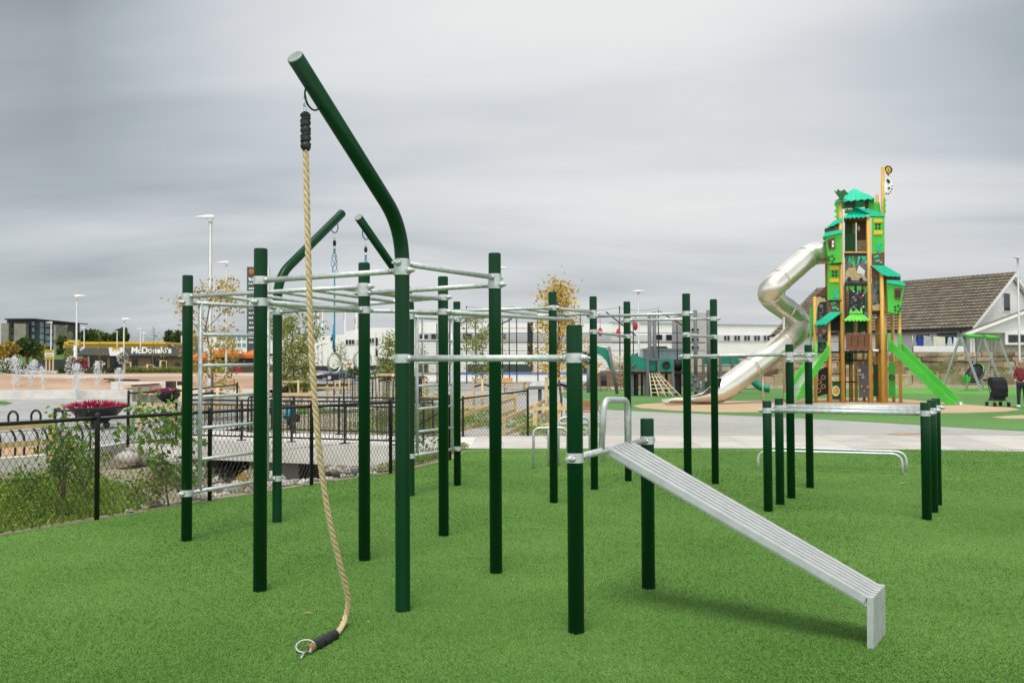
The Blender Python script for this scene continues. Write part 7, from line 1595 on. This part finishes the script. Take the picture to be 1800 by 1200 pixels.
# ------------------------------------------------------------------ PEOPLE
def person(loc, yaw, label, jacket, trousers, hair, pose='stand', h=1.72, bag=None, hip=None, hairlen=0.0):
    s = h / 1.72; loc = V(loc); ca, sa = math.cos(yaw), math.sin(yaw)
    W = lambda p: loc + V((p[0] * ca - p[1] * sa, p[0] * sa + p[1] * ca, p[2])) * s
    tilt = {'stand': .03, 'push': .12, 'bend': 1.15, 'sit': .1, 'squat': .5}[pose]; pz = {'sit': .50, 'squat': .48, 'bend': .86}.get(pose, .93)
    def tor(up, x=0.0, f=0.0): return (x, -math.sin(tilt) * up - f * math.cos(tilt) + (.12 if pose == 'bend' else 0), pz + math.cos(tilt) * up - f * math.sin(tilt))
    J = dict(pel=tor(0), spi=tor(.2), che=tor(.42), nec=tor(.55), hd0=tor(.62, 0, .02), hd1=tor(.70, 0, .03), hd2=tor(.77, 0, .02))
    E = [('pel', 'spi'), ('spi', 'che'), ('che', 'nec'), ('nec', 'hd0'), ('hd0', 'hd1'), ('hd1', 'hd2')]
    rad = dict(pel=.135, spi=.125, che=.14, nec=.055, hd0=.07, hd1=.092, hd2=.07)
    for n, x in (('l', -1), ('r', 1)):
        sh = tor(.47, x * .17)
        if pose == 'push': el, wr = (x * .22, sh[1] - .05, sh[2] - .28), (x * .17, sh[1] - .28, sh[2] - .36)
        elif pose in ('bend', 'squat'): el, wr = (x * .2, sh[1] - .08, sh[2] - .27), (x * .14, sh[1] - .16, sh[2] - .5)
        elif pose == 'sit': el, wr = (x * .21, sh[1] - .08, sh[2] - .26), (x * .12, sh[1] - .32, sh[2] - .3)
        else: el, wr = (x * .23, sh[1] + .03, sh[2] - .29), (x * .22, sh[1] - .06, sh[2] - .53)
        if pose == 'sit': hp_, kn, an = (x * .09, .0, pz), (x * .12, -.44, .50), (x * .12, -.46, .08)
        elif pose == 'squat': hp_, kn, an = (x * .09, .0, pz - .02), (x * .16, -.38, .52), (x * .12, -.1, .08)
        else: hp_, kn, an = (x * .09, tor(0)[1], pz - .06), (x * .1, -.03 + .05 * x * (pose == 'push'), .48), (x * .1, .03 + .12 * x * (pose == 'push'), .08)
        J.update({'sh' + n: sh, 'el' + n: el, 'wr' + n: wr, 'hp' + n: hp_, 'kn' + n: kn, 'an' + n: an, 'to' + n: (an[0], an[1] - .17, .035)})
        rad.update({'sh' + n: .062, 'el' + n: .043, 'wr' + n: .027, 'hp' + n: .088, 'kn' + n: .058, 'an' + n: .038, 'to' + n: .035})
        E += [('che', 'sh' + n), ('sh' + n, 'el' + n), ('el' + n, 'wr' + n), ('pel', 'hp' + n), ('hp' + n, 'kn' + n), ('kn' + n, 'an' + n), ('an' + n, 'to' + n)]
        d_ = (V(wr) - V(el)).normalized(); pa = V(wr) + d_ * .07; J['pa' + n] = tuple(pa); rad['pa' + n] = .032; E.append(('wr' + n, 'pa' + n))
        for k in range(5):
            sp_ = (k - 1.5) * .018 if k < 4 else -.045 * x; ln = (.07, .08, .075, .06, .05)[k]; st = V(wr) + d_ * (.08 if k < 4 else .03) + V((0, sp_, 0)); t_ = st + d_ * ln * .55 + V((-x * .005, 0, 0)); u_ = t_ + d_ * ln * .4 + V((-x * .022, -.006, 0))
            for q_, v_ in (('a', t_), ('b', u_)): J['f%s%d%s' % (q_, k, n)] = tuple(v_); rad['f%s%d%s' % (q_, k, n)] = .009
            E += [('pa' + n, 'fa%d%s' % (k, n)), ('fa%d%s' % (k, n), 'fb%d%s' % (k, n))]
    def skin(name, keys, mul, m, parent, root, lev=1):
        ks = [k for k in J if k in keys]; ix = {k: i for i, k in enumerate(ks)}; es = [(ix[a], ix[b]) for a, b in E if a in ix and b in ix]
        me = bpy.data.meshes.new(name); org = loc; me.from_pydata([W(J[k]) - org for k in ks], es, []); me.materials.append(MT[m] if isinstance(m, str) else m)
        o = bpy.data.objects.new(name, me); COL.objects.link(o)
        if parent is None: o.location = org
        else: o.parent = parent
        ORG[o.name] = org
        o.modifiers.new('skin', 'SKIN'); sv = me.skin_vertices[0].data
        for k in ks: r = rad[k] * mul.get(k[:2], mul['*']) * s; sv[ix[k]].radius = (r, r)
        sv[ix[root]].use_root = True
        sb = o.modifiers.new('sub', 'SUBSURF'); sb.levels = sb.render_levels = lev
        return o
    B = skin('person', list(J), {'*': 1.0}, 'skin', None, 'pel', 2); tag(B, label, 'person')
    skin('jacket', ['pel', 'spi', 'che', 'nec', 'shl', 'shr', 'ell', 'elr', 'wrl', 'wrr'], {'*': 1.3, 'ne': 1.15, 'pe': 1.22, 'wr': 1.35}, jacket, B, 'pel', 2)
    skin('trousers', ['pel', 'hpl', 'hpr', 'knl', 'knr', 'anl', 'anr'], {'*': 1.25, 'pe': 1.08, 'an': 1.5}, trousers, B, 'pel', 2)
    q = MB(); hc = V(W(J['hd1'])); fw = V((sa, -ca, 0)); q.ball(hc - fw * .022 * s + V((0, 0, .035 * s)), .112 * s, 12, 8, (1, 1, 1.0))
    if hairlen: q.ball(hc - fw * .06 * s - V((0, 0, .05 * s)), .09 * s, 10, 6, (1, .8, 1.2))
    q.build('hair', hair, B, origin=loc)
    q = MB(); rt = V((ca, sa, 0))
    for sd_ in (-1, 1): q.ball(hc + fw * .088 * s + rt * sd_ * .034 * s + V((0, 0, .01)), .011 * s, 6, 5)
    q.build('eyes', 'tk', B, origin=loc)
    q = MB(); q.ball(hc + fw * .10 * s - V((0, 0, .012 * s)), .015 * s, 6, 5, (.8, 1, 1.3)); q.ball(hc + fw * .085 * s - V((0, 0, .05 * s)), .02 * s, 6, 4, (1.2, .5, .35))
    for sd_ in (-1, 1): q.ball(hc + rt * sd_ * .095 * s, .022 * s, 6, 5, (.5, .8, 1.3))
    q.build('face', 'skin', B, origin=loc)
    for n in 'lr':
        q = MB(); a, t_ = V(W(J['an' + n])), V(W(J['to' + n])); q.ball(V((lerp(a.x, t_.x, .5), lerp(a.y, t_.y, .5), loc.z + .05 * s)), .1 * s, 8, 6, (.6 if abs(ca) > .7 else 1.25, 1.25 if abs(ca) > .7 else .6, .55)); q.build('shoe', 'whitep' if bag else 'tk', B, origin=loc)
    if bag: q = MB(); q.ball(V(W(J['che'])) - fw * .2 * s, .2 * s, 10, 8, (.8, .8, 1.1)); q.build('backpack', bag, B, origin=loc)
    return B
MT['maroon'] = mat('maroon_jacket', (.16, .018, .022), .75, 0, .15, 12); MT['hair1'] = mat('ash_blond_hair', (.30, .22, .15), .7, 0, .2, 40); MT['hair2'] = mat('dark_hair', (.03, .02, .015), .6, 0, .2, 40); MT['turq'] = mat('turquoise_coat', (.035, .28, .36), .7, 0, .15, 10); MT['hivis'] = mat('high_visibility_vest', (.50, .80, .05), .6); MT['bluej'] = mat('blue_jacket', (.04, .12, .28), .75, 0, .1, 10)
person(G(1797, 716), math.radians(-38), 'person in a maroon jacket with a red bag, cut by the right edge', 'maroon', 'jean', 'hair1', 'push', 1.74, 'red')
person(at(519, 24.9, .0), math.radians(-60), 'person in a turquoise coat crouching behind the footbridge railing', 'turq', 'jean', 'hair1', 'squat', 1.18)
person(at(480, 25.2, .0), math.radians(80), 'person in dark clothes beside the turquoise coat behind the railing', 'jean', 'jean', 'hair2', 'stand', .95)
person(ground_at(395, 94), .4, 'person in a yellow high visibility vest by the parasols', 'hivis', 'jean', 'hair2', 'stand', 1.8)
person(ground_at(420, 97), 0, 'person in red standing at the kiosk counter', 'red', 'jean', 'hair2', 'stand', 1.7)
person(at(1038, 65.6, .0), math.radians(20), 'person in a blue jacket sitting on the stone edging near the leaning pole', 'bluej', 'jean', 'hair2', 'sit', 1.7)
# stroller in front of the person at the right
T_ = thing('stroller', G(1754, 714), 'black folding stroller in front of the person in maroon', 'stroller'); b = G(1754, 714); W = lambda x, y, z: b + V((x, y, z))
q = MB(); pr = [(-.05, .62), (.25, .95), (.24, 1.08), (.0, 1.14), (-.2, 1.0), (-.28, .7), (-.26, .4), (-.1, .34), (.1, .42)]; q.plate([W(-.26 if False else -.27, y, z) for y, z in pr], V((.54, 0, 0))); q.build('seat_hood', mat('black_canvas', (.01, .01, .012), .85, 0, .3, 9, .3, 20), T_)
for sx in (-.24, .24): q = MB(); q.tube([W(sx, .35, 1.05), W(sx, .1, .5), W(sx * 1.1, -.3, .08)], .016, 6); q.tube([W(sx, -.1, .62), W(sx * 1.1, .32, .08)], .016, 6); q.build('frame', 'tgr', T_)
q = MB(); q.box(W(0, .05, .3), (.42, .4, .16)); q.build('basket', 'tk', T_)
for sx in (-.27, .27):
    for sy in (-.3, .32): q = MB(); q.tube([W(sx - .03, sy, .09), W(sx + .03, sy, .09)], .09, 10); q.build('wheel', 'tyre', T_)
T_ = thing('stroller', at(1061, 64.6, .0), 'small dark stroller beside the person in the blue jacket', 'stroller'); b = at(1061, 64.6, .0); q = MB(); q.plate([W(-.2, y, z) for y, z in pr], V((.4, 0, 0))); q.build('seat_hood', 'tk', T_)
for sx in (-.2, .2): q = MB(); q.tube([W(sx, .3, .95), W(sx, -.25, .08)], .018, 6); q.build('frame', 'tgr', T_); q = MB(); q.tube([W(sx - .02, -.25, .09), W(sx + .02, -.25, .09)], .09, 8); q.build('wheel', 'tyre', T_)
